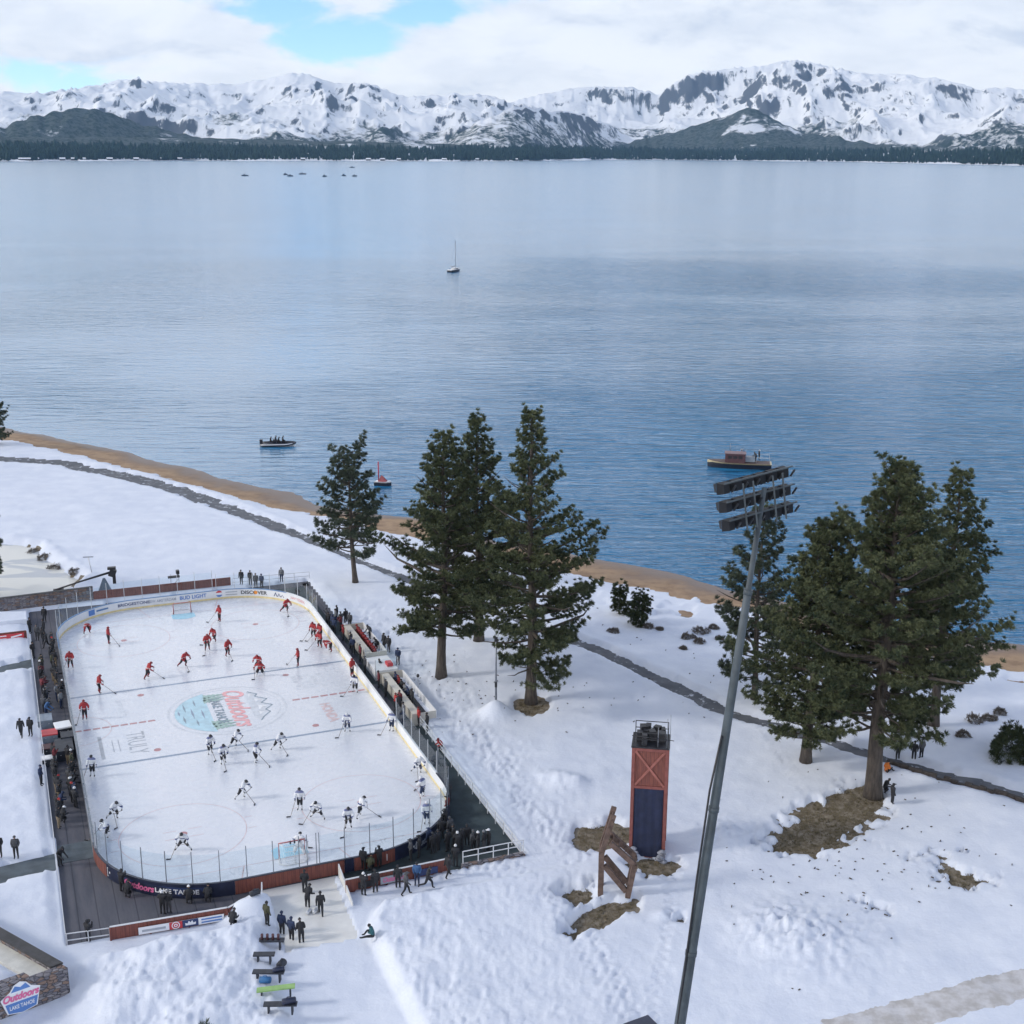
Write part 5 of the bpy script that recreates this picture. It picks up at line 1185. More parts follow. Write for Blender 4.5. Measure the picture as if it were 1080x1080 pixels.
mb = MB(); para(mb, .56, 1.75, .52, 12, PH - .7, PH - .32); para(mb, 1.76, 9, .52, 1.3, PH - .7, PH - .33); mb.build("rim", m_rim, plat)
n_ = 34; aa, bb = np.meshgrid(np.linspace(1.5, 9, n_), np.linspace(1.1, 11, n_)); ZZ = PH - .62 + .75 * fbm(aa * .8, bb * .8, 4, 3) * sstep(aa, 1.7, 2.6) * sstep(bb, 1.2, 2.0) + .18 * fbm(aa * 3, bb * 3, 3, 5)
XX = aa * e1.x + bb * e2.x; YY = aa * e1.y + bb * e2.y
ix = np.arange(n_ * n_).reshape(n_, n_); q = np.stack([ix[:-1, :-1], ix[1:, :-1], ix[1:, 1:], ix[:-1, 1:]], -1).reshape(-1, 4)
link_mesh("snow_cover", np_mesh("snow_cover", np.stack([XX.ravel(), YY.ravel(), ZZ.ravel()], 1), q, [m_snow], True), plat)
sg_ = MB(); sg_.prism([(-1.05, -.1), (-1.15, .25), (-.6, .6), (-.35, .95), (0, 1.1), (.35, .95), (.6, .62), (1.1, .4), (1.0, 0), (.85, -.75), (0, -.95), (-.85, -.75)], -.02, .02)
sgp = e1 * 2.75; fn = Vector((-e1.y, e1.x, 0)); fn = fn if fn.y < 0 else -fn
sign = empty("emblem_sign", Vector((ca.x, ca.y, -.1)) + sgp + fn * .04 + Vector((0, 0, 1.28)), math.radians(216.5 - 180), "blue and white emblem sign with pink script on the stone platform", "sign")
Mx = Matrix.Rotation(PI / 2, 4, 'X')
me = sg_.mesh("sign_board", [m_twhite]); me.transform(Mx); link_mesh("sign_board", me, sign)
mb = MB(); mb.prism([(-.78, -.72), (0, -.88), (.78, -.72), (.92, -.12), (-.92, -.12)], .024, .034); mb.prism([(-.55, .55), (-.3, .9), (0, .75), (.3, .92), (.55, .55)], .024, .03); me = mb.mesh("emblem", [m_tblue]); me.transform(Mx); link_mesh("emblem", me, sign)
V_, F_ = fit_glyphs("Outdoors", 2.05, .5, shear=.3, bold=.05); mb = MB(); mb.add([(p[0], p[1] + .22, .045) for p in V_], F_); me = mb.mesh("script_lettering", [m_tpink]); me.transform(Mx); link_mesh("script_lettering", me, sign)
V_, F_ = fit_glyphs("LAKE TAHOE", 1.4, .26, bold=.02); mb = MB(); mb.add([(p[0], p[1] - .42, .045) for p in V_], F_); me = mb.mesh("block_lettering", [m_twhite]); me.transform(Mx); link_mesh("block_lettering", me, sign)

# ---- thin banner post with its heap of snow, small post, camera mounts behind the far fence
g = gp(525, 745); z = gz_near(g.x, g.y); pp = empty("lamp_post", (g.x, g.y, z - .2), 0, "thin dark post standing in a heap of snow between the middle pines", "post")
mb = MB(); mb.tube([(0, 0, 0), (0, 0, 3.4), (0, 0, 6.2)], [.11, .09, .07], 8); mb.build("pole", m_post, pp); mb = MB(); mb.box((0, 0, 6.3), (.3, .3, .35)); mb.build("head", m_black, pp); mb = MB(); mb.box((0, 0, 2.0), (.22, .2, .5)); mb.build("junction_box", m_black, pp)
g = gp(443, 737); z = gz_near(g.x, g.y); pp = empty("microphone_stand", (g.x, g.y, z), 0, "thin grey stand with a dark head in the snow right of the team benches", "stand")
mb = MB(); mb.tube([(0, 0, 0), (0, 0, 1.7)], .03, 6); mb.build("pole", m_post, pp); mb = MB(); mb.ball((0, 0, 1.8), (.14, .14, .18)); mb.build("head", m_black, pp)
g = gp(186, 626); ct = empty("camera_scaffold", (g.x, g.y, gz_near(g.x, g.y)), RYAW, "small scaffold with a black camera on top behind the far fence", "scaffold")
mb = MB()
for sx2 in (-.45, .45): mb.tube([(sx2, 0, 0), (sx2, 0, 1.7)], .03, 5)
mb.tube([(-.5, 0, 1.25), (.5, 0, 1.25)], .035, 5); mb.tube([(-.45, 0, .2), (.45, 0, 1.1)], .025, 5); mb.build("frame", m_post, ct)
mb = MB(); mb.box((-.1, 0, 1.38), (1.3, .3, .22)); mb.box((.35, 0, 1.9), (.35, .5, .4)); mb.tube([(.35, 0, 1.3), (.35, 0, 1.75)], .05, 6); mb.build("camera", m_black, ct)
g = gp(112, 633); jb = empty("camera_crane", (g.x, g.y, gz_near(g.x, g.y)), RYAW - .1, "black camera crane on a grey tripod base beyond the far left corner", "camera crane")
mb = MB(); mb.add([(-.85, -.6, 0), (.85, -.6, 0), (.85, .6, 0), (-.85, .6, 0), (-.12, -.1, 1.9), (.12, -.1, 1.9), (.12, .1, 1.9), (-.12, .1, 1.9)], [(0, 1, 5, 4), (1, 2, 6, 5), (2, 3, 7, 6), (3, 0, 4, 7), (4, 5, 6, 7)]); mb.build("tripod_base", mat("slate_blue", (.10, .14, .19), .7, .15, 2), jb)
mb = MB(); mb.tube([(-5.2, .3, .9), (-2.5, .1, 1.7), (1.0, 0, 2.6)], [.10, .10, .14], 6); mb.build("boom_arm", m_black, jb)
mb = MB(); mb.box((.95, 0, 2.45), (.7, .6, .8), 0, Matrix.Rotation(.4, 3, 'Y')); mb.box((.9, 0, 3.0), (.9, .5, .25)); mb.box((1.1, 0, 1.7), (.35, .3, 1.0)); mb.build("camera_head", m_black, jb)
mb = MB(); mb.box((-4.9, .3, .75), (1.1, .5, .4)); mb.build("counterweight", m_black, jb)
g = gp(98, 612); fp = empty("thin_mast", (g.x, g.y, gz_near(g.x, g.y)), 0, "slim grey mast with a short crossbar behind the black camera crane", "mast"); mb = MB(); mb.tube([(0, 0, 0), (-.3, 0, 1.9)], .06, 6); mb.build("pole", m_postw, fp); mb = MB(); mb.bar((-.9, 0, 1.9), (.3, 0, 1.95), .10); mb.build("crossbar", m_post, fp)

# ---- row of benches in the snow left of the track
m_bdark = mat("bench_dark", (.03, .034, .045), .6, .25, 3); m_bgreen = mat("lime_green", (.25, .42, .14), .5, .12, 2); m_boot = mat("boot_maroon", (.075, .03, .035), .6, .2, 4); m_bagb = mat("blue_bag", (.03, .13, .30), .6, .2, 3)
def seat_bench(label, px, py, L, rz, top_m, tilt=0.0):
    g = gp(px, py); z = gz_near(g.x, g.y); root = empty("bench", (g.x, g.y, z), rz, label, "bench", "benches in the snow left of the track")
    mb = MB(); mb.box((0, 0, .47), (L, .42, .08), 0, Matrix.Rotation(tilt, 3, 'Y')); mb.build("seat", top_m, root)
    for sx2 in (-1, 1): mb = MB(); mb.box((sx2 * (L / 2 - .28), 0, .14), (.09, .38, .56)); mb.build("leg", m_bdark, root)
    return root, g, z
BN = [("black bench nearest the ramp carrying four maroon boots", 290, 1006, 1.75, .02, m_bdark, 0), ("black bench with dark bundles at its right end, second from the ramp", 284, 1026, 1.3, .03, m_bdark, 0), ("black bench with a blue bag beneath it", 289, 1046, 1.9, -.05, m_bdark, -.03), ("bench with a lime green top", 297, 1066, 2.2, .12, m_bgreen, -.06), ("black bench cut by the bottom edge of the picture", 302, 1084, 1.9, .03, m_bdark, 0)]
benches = [seat_bench(*b_) for b_ in BN]
def boot(label, loc, rz, m, group):
    mb = MB(); mb.tube([(0, 0, .0), (0, 0, .2), (0, -.01, .38)], [.085, .075, .085], 8); mb.tube([(0, -.06, .05), (0, .1, .055), (0, .22, .04)], [.07, .065, .04], 8); o = mb.build("boot", m, None, loc, rz); tag(o, label, "boot", group); return o
_, g, z = benches[0]
for k, nm in enumerate(("leftmost", "second from left", "third from left", "rightmost")): boot(f"maroon boot on the bench nearest the ramp, {nm} of four", (g.x - .5 + .34 * k, g.y, z + .51), .5, m_boot, "boots on the first bench")
def duffel(name, label, loc, rz, m, L=.7, r=.2):
    mb = MB(); mb.tube([(-L / 2, 0, r), (-L / 2 + .05, 0, r), (0, 0, r * 1.04), (L / 2 - .05, 0, r), (L / 2, 0, r)], [r * .7, r, r * 1.05, r, r * .7], 10); mb.tube([(-L * .2, 0, r * 2), (-L * .1, 0, r * 2.5), (L * .1, 0, r * 2.5), (L * .2, 0, r * 2)], .025, 5); o = mb.build(name, m, None, loc, rz); tag(o, label, "bag"); return o
_, g, z = benches[1]; duffel("bag", "dark bundle in the snow at the right end of the second bench", (g.x + 1.05, g.y - .05, gz_near(g.x + 1.05, g.y)), 1.2, m_bdark, .6, .24); duffel("bag", "small dark bag in the snow below the second bench", (g.x + .9, g.y - .75, gz_near(g.x + .9, g.y - .75)), .4, m_boot, .55, .14)
_, g, z = benches[2]; duffel("bag", "blue bag lying under the third bench", (g.x - .1, g.y - .55, gz_near(g.x - .1, g.y - .55)), 0, m_bagb, .7, .2); duffel("bag", "dark jacket bundle on the right end of the third bench", (g.x + .6, g.y, z + .5), .3, m_navy, .7, .14)
_, g, z = benches[4]; duffel("bag", "dark gear bag on the bench at the bottom edge", (g.x + .5, g.y, z + .5), .3, m_navy, .8, .18)
g = gp(274, 968); duffel("bag", "black bag on the snow heap left of the ramp", (g.x, g.y, gz_near(g.x, g.y)), .7, m_bdark, .7, .18)
g = gp(271, 955); root = empty("snow_machine", (g.x, g.y, gz_near(g.x, g.y)), .8, "yellow brown tool crate on the red fence beside the ramp", "crate"); mb = MB(); mb.box((0, 0, .35), (.9, .6, .6)); mb.build("box", mat("mustard", (.42, .25, .07), .6, .2, 3), root); mb = MB(); mb.box((0, 0, .68), (.96, .66, .07)); mb.build("lid", m_timber, root)
root.name = "tool_crate"
g = gp(340, 962); 
for k, (px_, py_) in enumerate([(330, 966), (337, 965)]): g = gp(px_, py_); duffel("bag", ["pale kit bag on the white ramp behind the crouching man", "pale kit bag on the white ramp beside the walking man"][k], (g.x, g.y, .06), 1.2, m_postw, .55, .13)
# wooden edging along the path at the right
m_tie = mat("old_timber", (.06, .05, .045), .9, .3, 2)
n = 0; pts = [gp(938 + 150 * i / 20, 803 + 43 * i / 20) for i in range(21)]
ed = empty("path_edging", (pts[0].x, pts[0].y, 0), 0, "dark timber edging beside the path at the right", "edging")
for a, b_ in zip(pts[:-1], pts[1:]):
    A, B = a - pts[0], b_ - pts[0]; z = gz_near((a.x + b_.x) / 2, (a.y + b_.y) / 2); mb = MB(); mb.bar((A.x, A.y, z + .08), (B.x * .94 + A.x * .06, B.y * .94 + A.y * .06, z + .08), .3, .3); mb.build("sleeper", m_tie, ed)
g = gp(681, 1100); root = empty("dark_box", (g.x, g.y, gz_near(g.x, g.y)), .5, "dark box top just entering at the bottom edge beside the mast", "box"); mb = MB(); mb.box((0, 0, .25), (1.5, 1.0, .5)); mb.build("case", m_bdark, root); mb = MB(); mb.box((0, 0, .53), (1.65, 1.1, .06)); mb.build("lid", m_capdark, root)
g = gp(222, 1113); bush("spiky dark plant tip at the bottom edge left of the benches", g.x, g.y, .5, .9, 77, 60, .34, m_needle2)
# ================================================================== PEOPLE
BASE = dict(pelvis=(0, 0, .95), spine=(0, 0, 1.17), chest=(0, .01, 1.38), neck=(0, .02, 1.52), head=(0, .04, 1.62), crown=(0, .04, 1.73), nose=(0, .145, 1.63),
            shl=(-.19, 0, 1.43), ell=(-.26, -.02, 1.15), wrl=(-.26, .08, .90), hal=(-.26, .11, .80), shr=(.19, 0, 1.43), elr=(.26, -.02, 1.15), wrr=(.26, .08, .90), har=(.26, .11, .80),
            hil=(-.10, 0, .91), knl=(-.11, .03, .50), anl=(-.12, 0, .10), tol=(-.13, .17, .05), hir=(.10, 0, .91), knr=(.11, .03, .50), anr=(.12, 0, .10), tor=(.13, .17, .05))
EDGES = [('pelvis', 'spine', 0), ('spine', 'chest', 0), ('chest', 'neck', 0), ('neck', 'head', 4), ('head', 'crown', 4), ('head', 'nose', 4),
         ('chest', 'shl', 0), ('shl', 'ell', 0), ('ell', 'wrl', 0), ('wrl', 'hal', 3), ('chest', 'shr', 0), ('shr', 'elr', 0), ('elr', 'wrr', 0), ('wrr', 'har', 3),
         ('pelvis', 'hil', 1), ('hil', 'knl', 1), ('knl', 'anl', 5), ('anl', 'tol', 2), ('pelvis', 'hir', 1), ('hir', 'knr', 1), ('knr', 'anr', 5), ('anr', 'tor', 2)]
RAD = dict(pelvis=.150, spine=.150, chest=.170, neck=.068, head=.098, crown=.075, nose=.018, shl=.095, ell=.062, wrl=.046, hal=.052, shr=.095, elr=.062, wrr=.046, har=.052,
           hil=.105, knl=.072, anl=.052, tol=.045, hir=.105, knr=.072, anr=.052, tor=.045)
def bend(J, names, dz=0, dy=0, dx=0):
    for n in names: p = J[n]; J[n] = (p[0] + dx, p[1] + dy, p[2] + dz)
UP = ['spine', 'chest', 'neck', 'head', 'crown', 'nose', 'shl', 'ell', 'wrl', 'hal', 'shr', 'elr', 'wrr', 'har']
def lean_fwd(J, deg, names=UP, pivot='pelvis'):
    px, py, pz = J[pivot]; a = math.radians(deg); c, s = math.cos(a), math.sin(a)
    for n in names: x, y, z = J[n]; y -= py; z -= pz; J[n] = (x, py + y * c + z * s, pz - y * s + z * c)
def pose(kind):
    J = dict(BASE); pad = 1.0
    if kind == 'camera': J.update(ell=(-.27, .10, 1.20), wrl=(-.12, .30, 1.45), hal=(-.07, .33, 1.52), elr=(.27, .10, 1.20), wrr=(.12, .30, 1.45), har=(.07, .33, 1.52))
    if kind == 'pockets': J.update(wrl=(-.20, .14, .98), hal=(-.16, .16, .93), wrr=(.20, .14, .98), har=(.16, .16, .93))
    if kind == 'walk': J.update(knl=(-.10, .22, .52), anl=(-.10, .30, .10), tol=(-.11, .47, .07), knr=(.10, -.08, .50), anr=(.10, -.34, .17), tor=(.11, -.20, .05), wrl=(-.27, -.06, .92), hal=(-.27, -.10, .82), wrr=(.27, .24, .95), har=(.26, .30, .87)); lean_fwd(J, 6)
    if kind == 'run': J.update(knl=(-.10, .30, .58), anl=(-.10, .34, .16), tol=(-.11, .50, .12), knr=(.10, -.15, .52), anr=(.10, -.55, .42), tor=(.11, -.62, .28), wrl=(-.25, .05, 1.0), hal=(-.24, .1, .95), wrr=(.24, .30, 1.12), har=(.22, .36, 1.15)); lean_fwd(J, 12)
    if kind in ('sit', 'bench'):
        bend(J, list(J), -.40); J.update(knl=(-.14, .44, .52), anl=(-.14, .46, .10), tol=(-.15, .63, .05), knr=(.14, .44, .52), anr=(.14, .46, .10), tor=(.15, .63, .05), wrl=(-.2, .28, .62), hal=(-.16, .34, .60), wrr=(.2, .28, .62), har=(.16, .34, .60)); lean_fwd(J, 10, UP[:7] + ['shr', 'ell', 'elr'])
    if kind == 'ground':
        bend(J, list(J), -.80); J.update(knl=(-.24, .46, .22), anl=(-.12, .75, .08), tol=(-.16, .88, .14), knr=(.28, .34, .34), anr=(.22, .55, .08), tor=(.24, .72, .06), wrl=(-.16, .30, .42), hal=(-.10, .36, .40), wrr=(.20, .26, .40), har=(.14, .34, .38)); lean_fwd(J, 16, UP[:7] + ['shr', 'ell', 'elr'])
    if kind == 'crouch':
        bend(J, list(J), -.45); J.update(knl=(-.16, .36, .46), anl=(-.14, .06, .10), tol=(-.15, .24, .05), knr=(.18, .30, .40), anr=(.16, -.04, .10), tor=(.17, .14, .05)); lean_fwd(J, 26); J.update(wrl=(-.18, .52, .60), hal=(-.14, .58, .62), wrr=(.18, .52, .60), har=(.12, .58, .62))
    if kind == 'stoop': lean_fwd(J, 30); J.update(wrl=(-.2, .62, .82), hal=(-.17, .68, .75), wrr=(.2, .62, .82), har=(.17, .68, .75))
    if kind == 'skate':
        pad = 1.2; bend(J, UP + ['pelvis', 'hil', 'hir'], .02); J.update(knl=(-.16, .14, .54), anl=(-.20, .02, .15), tol=(-.22, .20, .09), knr=(.16, .14, .54), anr=(.20, .02, .15), tor=(.22, .20, .09)); lean_fwd(J, 16); J.update(ell=(-.36, .30, 1.13), wrl=(-.16, .46, 1.02), hal=(-.12, .52, .98), elr=(.36, .12, 1.12), wrr=(.30, .34, .90), har=(.28, .42, .84))
    if kind == 'stride':
        pad = 1.2; bend(J, UP + ['pelvis', 'hil', 'hir'], -.08); J.update(knl=(-.14, .24, .52), anl=(-.15, .04, .15), tol=(-.16, .22, .09), knr=(.22, -.12, .52), anr=(.36, -.42, .20), tor=(.46, -.30, .12)); lean_fwd(J, 32); J.update(ell=(-.40, .44, 1.0), wrl=(-.22, .66, .92), hal=(-.18, .72, .88), elr=(.38, .16, 1.02), wrr=(.34, .44, .78), har=(.33, .52, .72))
    if kind == 'wide':
        pad = 1.2; bend(J, UP + ['pelvis', 'hil', 'hir'], -.16); J.update(knl=(-.30, .12, .48), anl=(-.52, .02, .14), tol=(-.58, .18, .09), knr=(.30, .12, .48), anr=(.52, .02, .14), tor=(.58, .18, .09)); lean_fwd(J, 26); J.update(ell=(-.42, .3, 1.05), wrl=(-.34, .52, .86), hal=(-.32, .58, .80), elr=(.42, .3, 1.05), wrr=(.34, .52, .86), har=(.32, .58, .80))
    if kind == 'bent':
        pad = 1.2; bend(J, UP + ['pelvis', 'hil', 'hir'], -.06); J.update(knl=(-.22, .06, .50), anl=(-.28, 0, .15), tol=(-.30, .18, .09), knr=(.22, .06, .50), anr=(.28, 0, .15), tor=(.30, .18, .09)); lean_fwd(J, 66); J.update(ell=(-.30, .52, .80), wrl=(-.26, .50, .56), hal=(-.25, .48, .50), elr=(.30, .52, .80), wrr=(.26, .50, .56), har=(.25, .48, .50))
    if kind == 'upright': 
        pad = 1.2; bend(J, list(J), .06); J.update(tol=(-.16, .18, .09), tor=(.16, .18, .09), anl=(-.15, 0, .15), anr=(.15, 0, .15), ell=(-.36, .02, 1.2), elr=(.34, .08, 1.18), wrl=(-.36, .12, .98), hal=(-.36, .16, .92), wrr=(.30, .28, 1.0), har=(.28, .36, .96))
    if kind == 'keeper':
        pad = 1.4; bend(J, UP + ['pelvis', 'hil', 'hir'], -.14); J.update(knl=(-.24, .16, .50), anl=(-.34, .02, .15), tol=(-.38, .2, .09), knr=(.24, .16, .50), anr=(.34, .02, .15), tor=(.38, .2, .09)); lean_fwd(J, 28); J.update(ell=(-.48, .22, 1.0), wrl=(-.46, .48, .86), hal=(-.46, .56, .84), elr=(.48, .22, 1.0), wrr=(.46, .46, .80), har=(.46, .54, .74))
    return J, pad
_body, _mesh, _child, ZONES = {}, {}, {}, {}
def body_verts(kind):
    if kind in _body: return _body[kind]
    J, pad = pose(kind); names = list(J); ix = {n: i for i, n in enumerate(names)}
    me = bpy.data.meshes.new("skeleton"); me.from_pydata([J[n] for n in names], [(ix[a], ix[b_]) for a, b_, _ in EDGES], []); o = bpy.data.objects.new("skeleton", me); C.objects.link(o)
    md = o.modifiers.new("skin", 'SKIN'); md.use_smooth_shade = True
    skater = kind in ('skate', 'stride', 'wide', 'bent', 'upright', 'keeper')
    for i, n in enumerate(names):
        r = RAD[n]
        if skater: r *= {'shl': 1.35, 'shr': 1.35, 'chest': 1.18, 'spine': 1.15, 'pelvis': 1.2, 'hil': 1.3, 'hir': 1.3, 'hal': 1.45, 'har': 1.45, 'ell': 1.3, 'elr': 1.3, 'knl': 1.25, 'knr': 1.25}.get(n, 1.0)
        if kind == 'keeper': r *= {'knl': 1.7, 'knr': 1.7, 'anl': 2.0, 'anr': 2.0, 'hal': 1.5, 'har': 1.5}.get(n, 1.05)
        else: r *= {'chest': 1.22, 'spine': 1.25, 'pelvis': 1.2, 'shl': 1.25, 'shr': 1.25, 'ell': 1.25, 'elr': 1.25, 'wrl': 1.15, 'wrr': 1.15, 'hil': 1.12, 'hir': 1.12, 'knl': 1.12, 'knr': 1.12, 'anl': 1.1, 'anr': 1.1}.get(n, 1)
        me.skin_vertices[0].data[i].radius = (r, r * (.78 if n in ('pelvis', 'spine', 'chest') else 1))
        me.skin_vertices[0].data[i].use_root = (n == 'pelvis')
    sb = o.modifiers.new("sub", 'SUBSURF'); sb.levels = 1; sb.render_levels = 1
    dg = bpy.context.evaluated_depsgraph_get(); r_ = bpy.data.meshes.new_from_object(o.evaluated_get(dg)); bpy.data.objects.remove(o)
    # colour zones by the nearest bone
    n_ = len(r_.polygons); cen = np.empty(n_ * 3); r_.polygons.foreach_get('center', cen); cen = cen.reshape(-1, 3); best = np.full(n_, 9.0); zone = np.zeros(n_, int)
    for a, b_, zn in EDGES:
        A, B = np.array(J[a]), np.array(J[b_]); d = B - A; t_ = np.clip(((cen - A) @ d) / (d @ d), 0, 1); q = np.linalg.norm(cen - (A + t_[:, None] * d), axis=1) / (RAD[a] * .6 + RAD[b_] * .4)
        m_ = q < best; best = np.where(m_, q, best); zone = np.where(m_, zn, zone)
    r_.materials.clear(); r_.polygons.foreach_set('use_smooth', np.ones(n_, bool)); ZONES[kind] = zone.astype(np.int32)
    _body[kind] = (r_, J); return _body[kind]
# cloth colours
def cloth(name, c): return mat(name, c, .85, .18, 5)
K_ = {n: cloth("cloth_" + n, c) for n, c in dict(black=(.022, .023, .028), charcoal=(.065, .068, .078), navy=(.022, .036, .085), maroon=(.13, .022, .03), red=(.38, .035, .035), grey=(.17, .18, .20), white=(.66, .67, .69), blue=(.05, .12, .27), olive=(.06, .062, .036), tan=(.26, .20, .13), orange=(.55, .16, .03), skin=(.46, .28, .20), darkred=(.20, .02, .025), teal=(.03, .11, .13)).items()}
def jersey(name, body, stripe, z0, z1, second):
    m, t, b = new_mat(name); co = t.node('ShaderNodeTexCoord').outputs['Object']; sp = t.node('ShaderNodeSeparateXYZ'); t.put(sp.inputs[0], co)
    band_ = t.math('MULTIPLY', t.math('GREATER_THAN', sp.outputs[2], z0), t.math('LESS_THAN', sp.outputs[2], z1)); yoke = t.math('GREATER_THAN', sp.outputs[2], 1.46)
    t.put(b.inputs['Base Color'], t.mix(yoke, t.mix(band_, body, stripe), second)); b.inputs['Roughness'].default_value = .8; return m
J_RED = jersey("red_jersey", (.37, .035, .04), (.62, .60, .60), 1.02, 1.08, (.30, .03, .035)); J_WHITE = jersey("white_jersey", (.70, .71, .74), (.05, .07, .20), 1.02, 1.10, (.16, .18, .32))
M_SKATE = mat("skate_black", (.015, .015, .018), .4); M_HELM_R = mat("helmet_dark_red", (.22, .025, .03), .3); M_HELM_W = mat("helmet_white", (.62, .63, .66), .3); M_HELM_K = mat("helmet_black", (.02, .02, .025), .3)
# outfit: jacket, trousers, boots, gloves, skin, lower leg, headgear
OUT = {'redteam': (J_RED, K_['black'], M_SKATE, K_['black'], K_['skin'], K_['darkred'], M_HELM_R), 'whiteteam': (J_WHITE, K_['navy'], M_SKATE, K_['navy'], K_['skin'], K_['white'], M_HELM_W), 'whitedark': (J_WHITE, K_['black'], M_SKATE, K_['black'], K_['skin'], K_['white'], M_HELM_K), 'redkeeper': (J_RED, K_['black'], K_['white'], K_['white'], K_['skin'], K_['white'], M_HELM_R), 'whitekeeper': (J_WHITE, K_['white'], K_['white'], K_['white'], K_['skin'], K_['white'], M_HELM_K)}
for nm, (a, b_, h_) in {'black': ('black', 'black', 'black'), 'charcoal': ('charcoal', 'black', 'charcoal'), 'navy': ('navy', 'black', 'navy'), 'blackwhite': ('black', 'black', 'white'), 'blackgrey': ('black', 'charcoal', 'grey'), 'maroon': ('maroon', 'black', 'black'), 'red': ('red', 'black', 'maroon'), 'olive': ('olive', 'black', 'black'), 'grey': ('grey', 'navy', 'black'), 'blue': ('blue', 'black', 'navy'), 'blueblue': ('blue', 'navy', 'black'), 'orange': ('orange', 'black', 'black'), 'tan': ('black', 'tan', 'black'), 'darkredrow': ('darkred', 'black', 'darkred'), 'white': ('white', 'black', 'white'), 'whitejean': ('white', 'blue', 'black'), 'teal': ('teal', 'black', 'black'), 'blackred': ('black', 'black', 'red')}.items():
    OUT[nm] = (K_[a], K_[b_], K_['black'], K_['black'], K_['skin'], K_[b_], K_[h_])
def headgear_mesh(kind, hat, m):
    key = (kind, hat, m.name)
    if key in _child: return _child[key]
    _, J = body_verts(kind); h, c = Vector(J['head']), Vector(J['crown']); up = (c - h).normalized(); mb = MB(); q = Vector((0, 0, 1)).rotation_difference(up).to_matrix()
    s0 = MB()
    if hat == 'helmet': s0.ball((0, -.005, .045), (.125, .145, .125), 0, 10, 5, -.35); s0.box((0, .12, .075), (.19, .05, .02))
    elif hat == 'beanie': s0.ball((0, -.005, .055), (.108, .115, .115), 0, 10, 5, -.15); s0.ball((0, 0, .175), .03, 0, 6, 3, -1)
    else: s0.ball((0, -.015, .05), (.110, .122, .105), 0, 10, 5, -.30); s0.box((0, .14, .055), (.15, .10, .015))
    me = s0.mesh({'helmet': "helmet", 'beanie': "beanie"}.get(hat, "cap"), [m]); me.transform(Matrix.Translation(h) @ q.to_4x4()); _child[key] = me; return me
def person(label, loc, face, kind='stand', outfit='black', hat=None, group=None, scale=1.0, cat="person"):
    """face: compass heading in degrees, 0 = away from the camera, 90 = right"""
    key = (kind, outfit)
    if key not in _mesh:
        me = body_verts(kind)[0].copy(); me.name = "person"
        for i in range(6): me.materials.append(OUT[outfit][i])
        me.polygons.foreach_set('material_index', ZONES[kind]); me.update()
        _mesh[key] = me
    o = link_mesh("person", _mesh[key], None, loc, -math.radians(face)); o.scale = (scale,) * 3; tag(o, label, cat, group)
    hat = hat or ('helmet' if outfit.startswith(('redt', 'white', 'redk')) and kind in ('skate', 'stride', 'wide', 'bent', 'upright', 'keeper') else random.Random(int(loc[0] * 100 + loc[1] * 37)).choice(['beanie', 'cap', 'beanie']))
    me = headgear_mesh(kind, hat, OUT[outfit][6]); link_mesh(me.name, me, o)
    return o
m_stick, m_tape = mat("stick_shaft", (.20, .17, .15), .4, .2, 4), mat("stick_tape", (.03, .03, .035), .7)
_sticks = {}
def stick(label, loc, face, kind, group="hockey sticks"):
    if kind not in _sticks:
        _, J = body_verts(kind); a, b_ = Vector(J['hal']), Vector(J['har']); mb = MB()
        if kind in ('upright',): tipp = Vector((.55, 1.05, .03)); top_ = Vector(J['har']) + (Vector(J['har']) - tipp).normalized() * .15
        elif kind == 'keeper': tipp = Vector((.35, .95, .03)); top_ = Vector(J['har']) + (Vector(J['har']) - tipp).normalized() * .3
        elif kind == 'bent': tipp = Vector((.75, .62, .05)); top_ = Vector((-.6, .52, .52))
        else: d = (b_ - a).normalized(); tipp = Vector((.62, .52 + .75, .03)); top_ = a + (a - b_).normalized() * .12
        if kind in ('skate', 'stride', 'wide'):
            mb.bar(top_, b_, .035, .025, 0); mb.bar(b_, tipp, .035, .025, 0)
        else: mb.bar(top_, tipp, .035, .025, 0)
        mb.bar(tipp, tipp + Vector((.30, .10, 0)), .03, .075, 1); mb.box(tipp + Vector((.14, .05, .01)), (.28, .03, .075), 1); _sticks[kind] = mb.mesh("hockey_stick", [m_stick, m_tape])
    o = link_mesh("hockey_stick", _sticks[kind], None, loc, -math.radians(face)); return tag(o, label, "hockey stick", group)
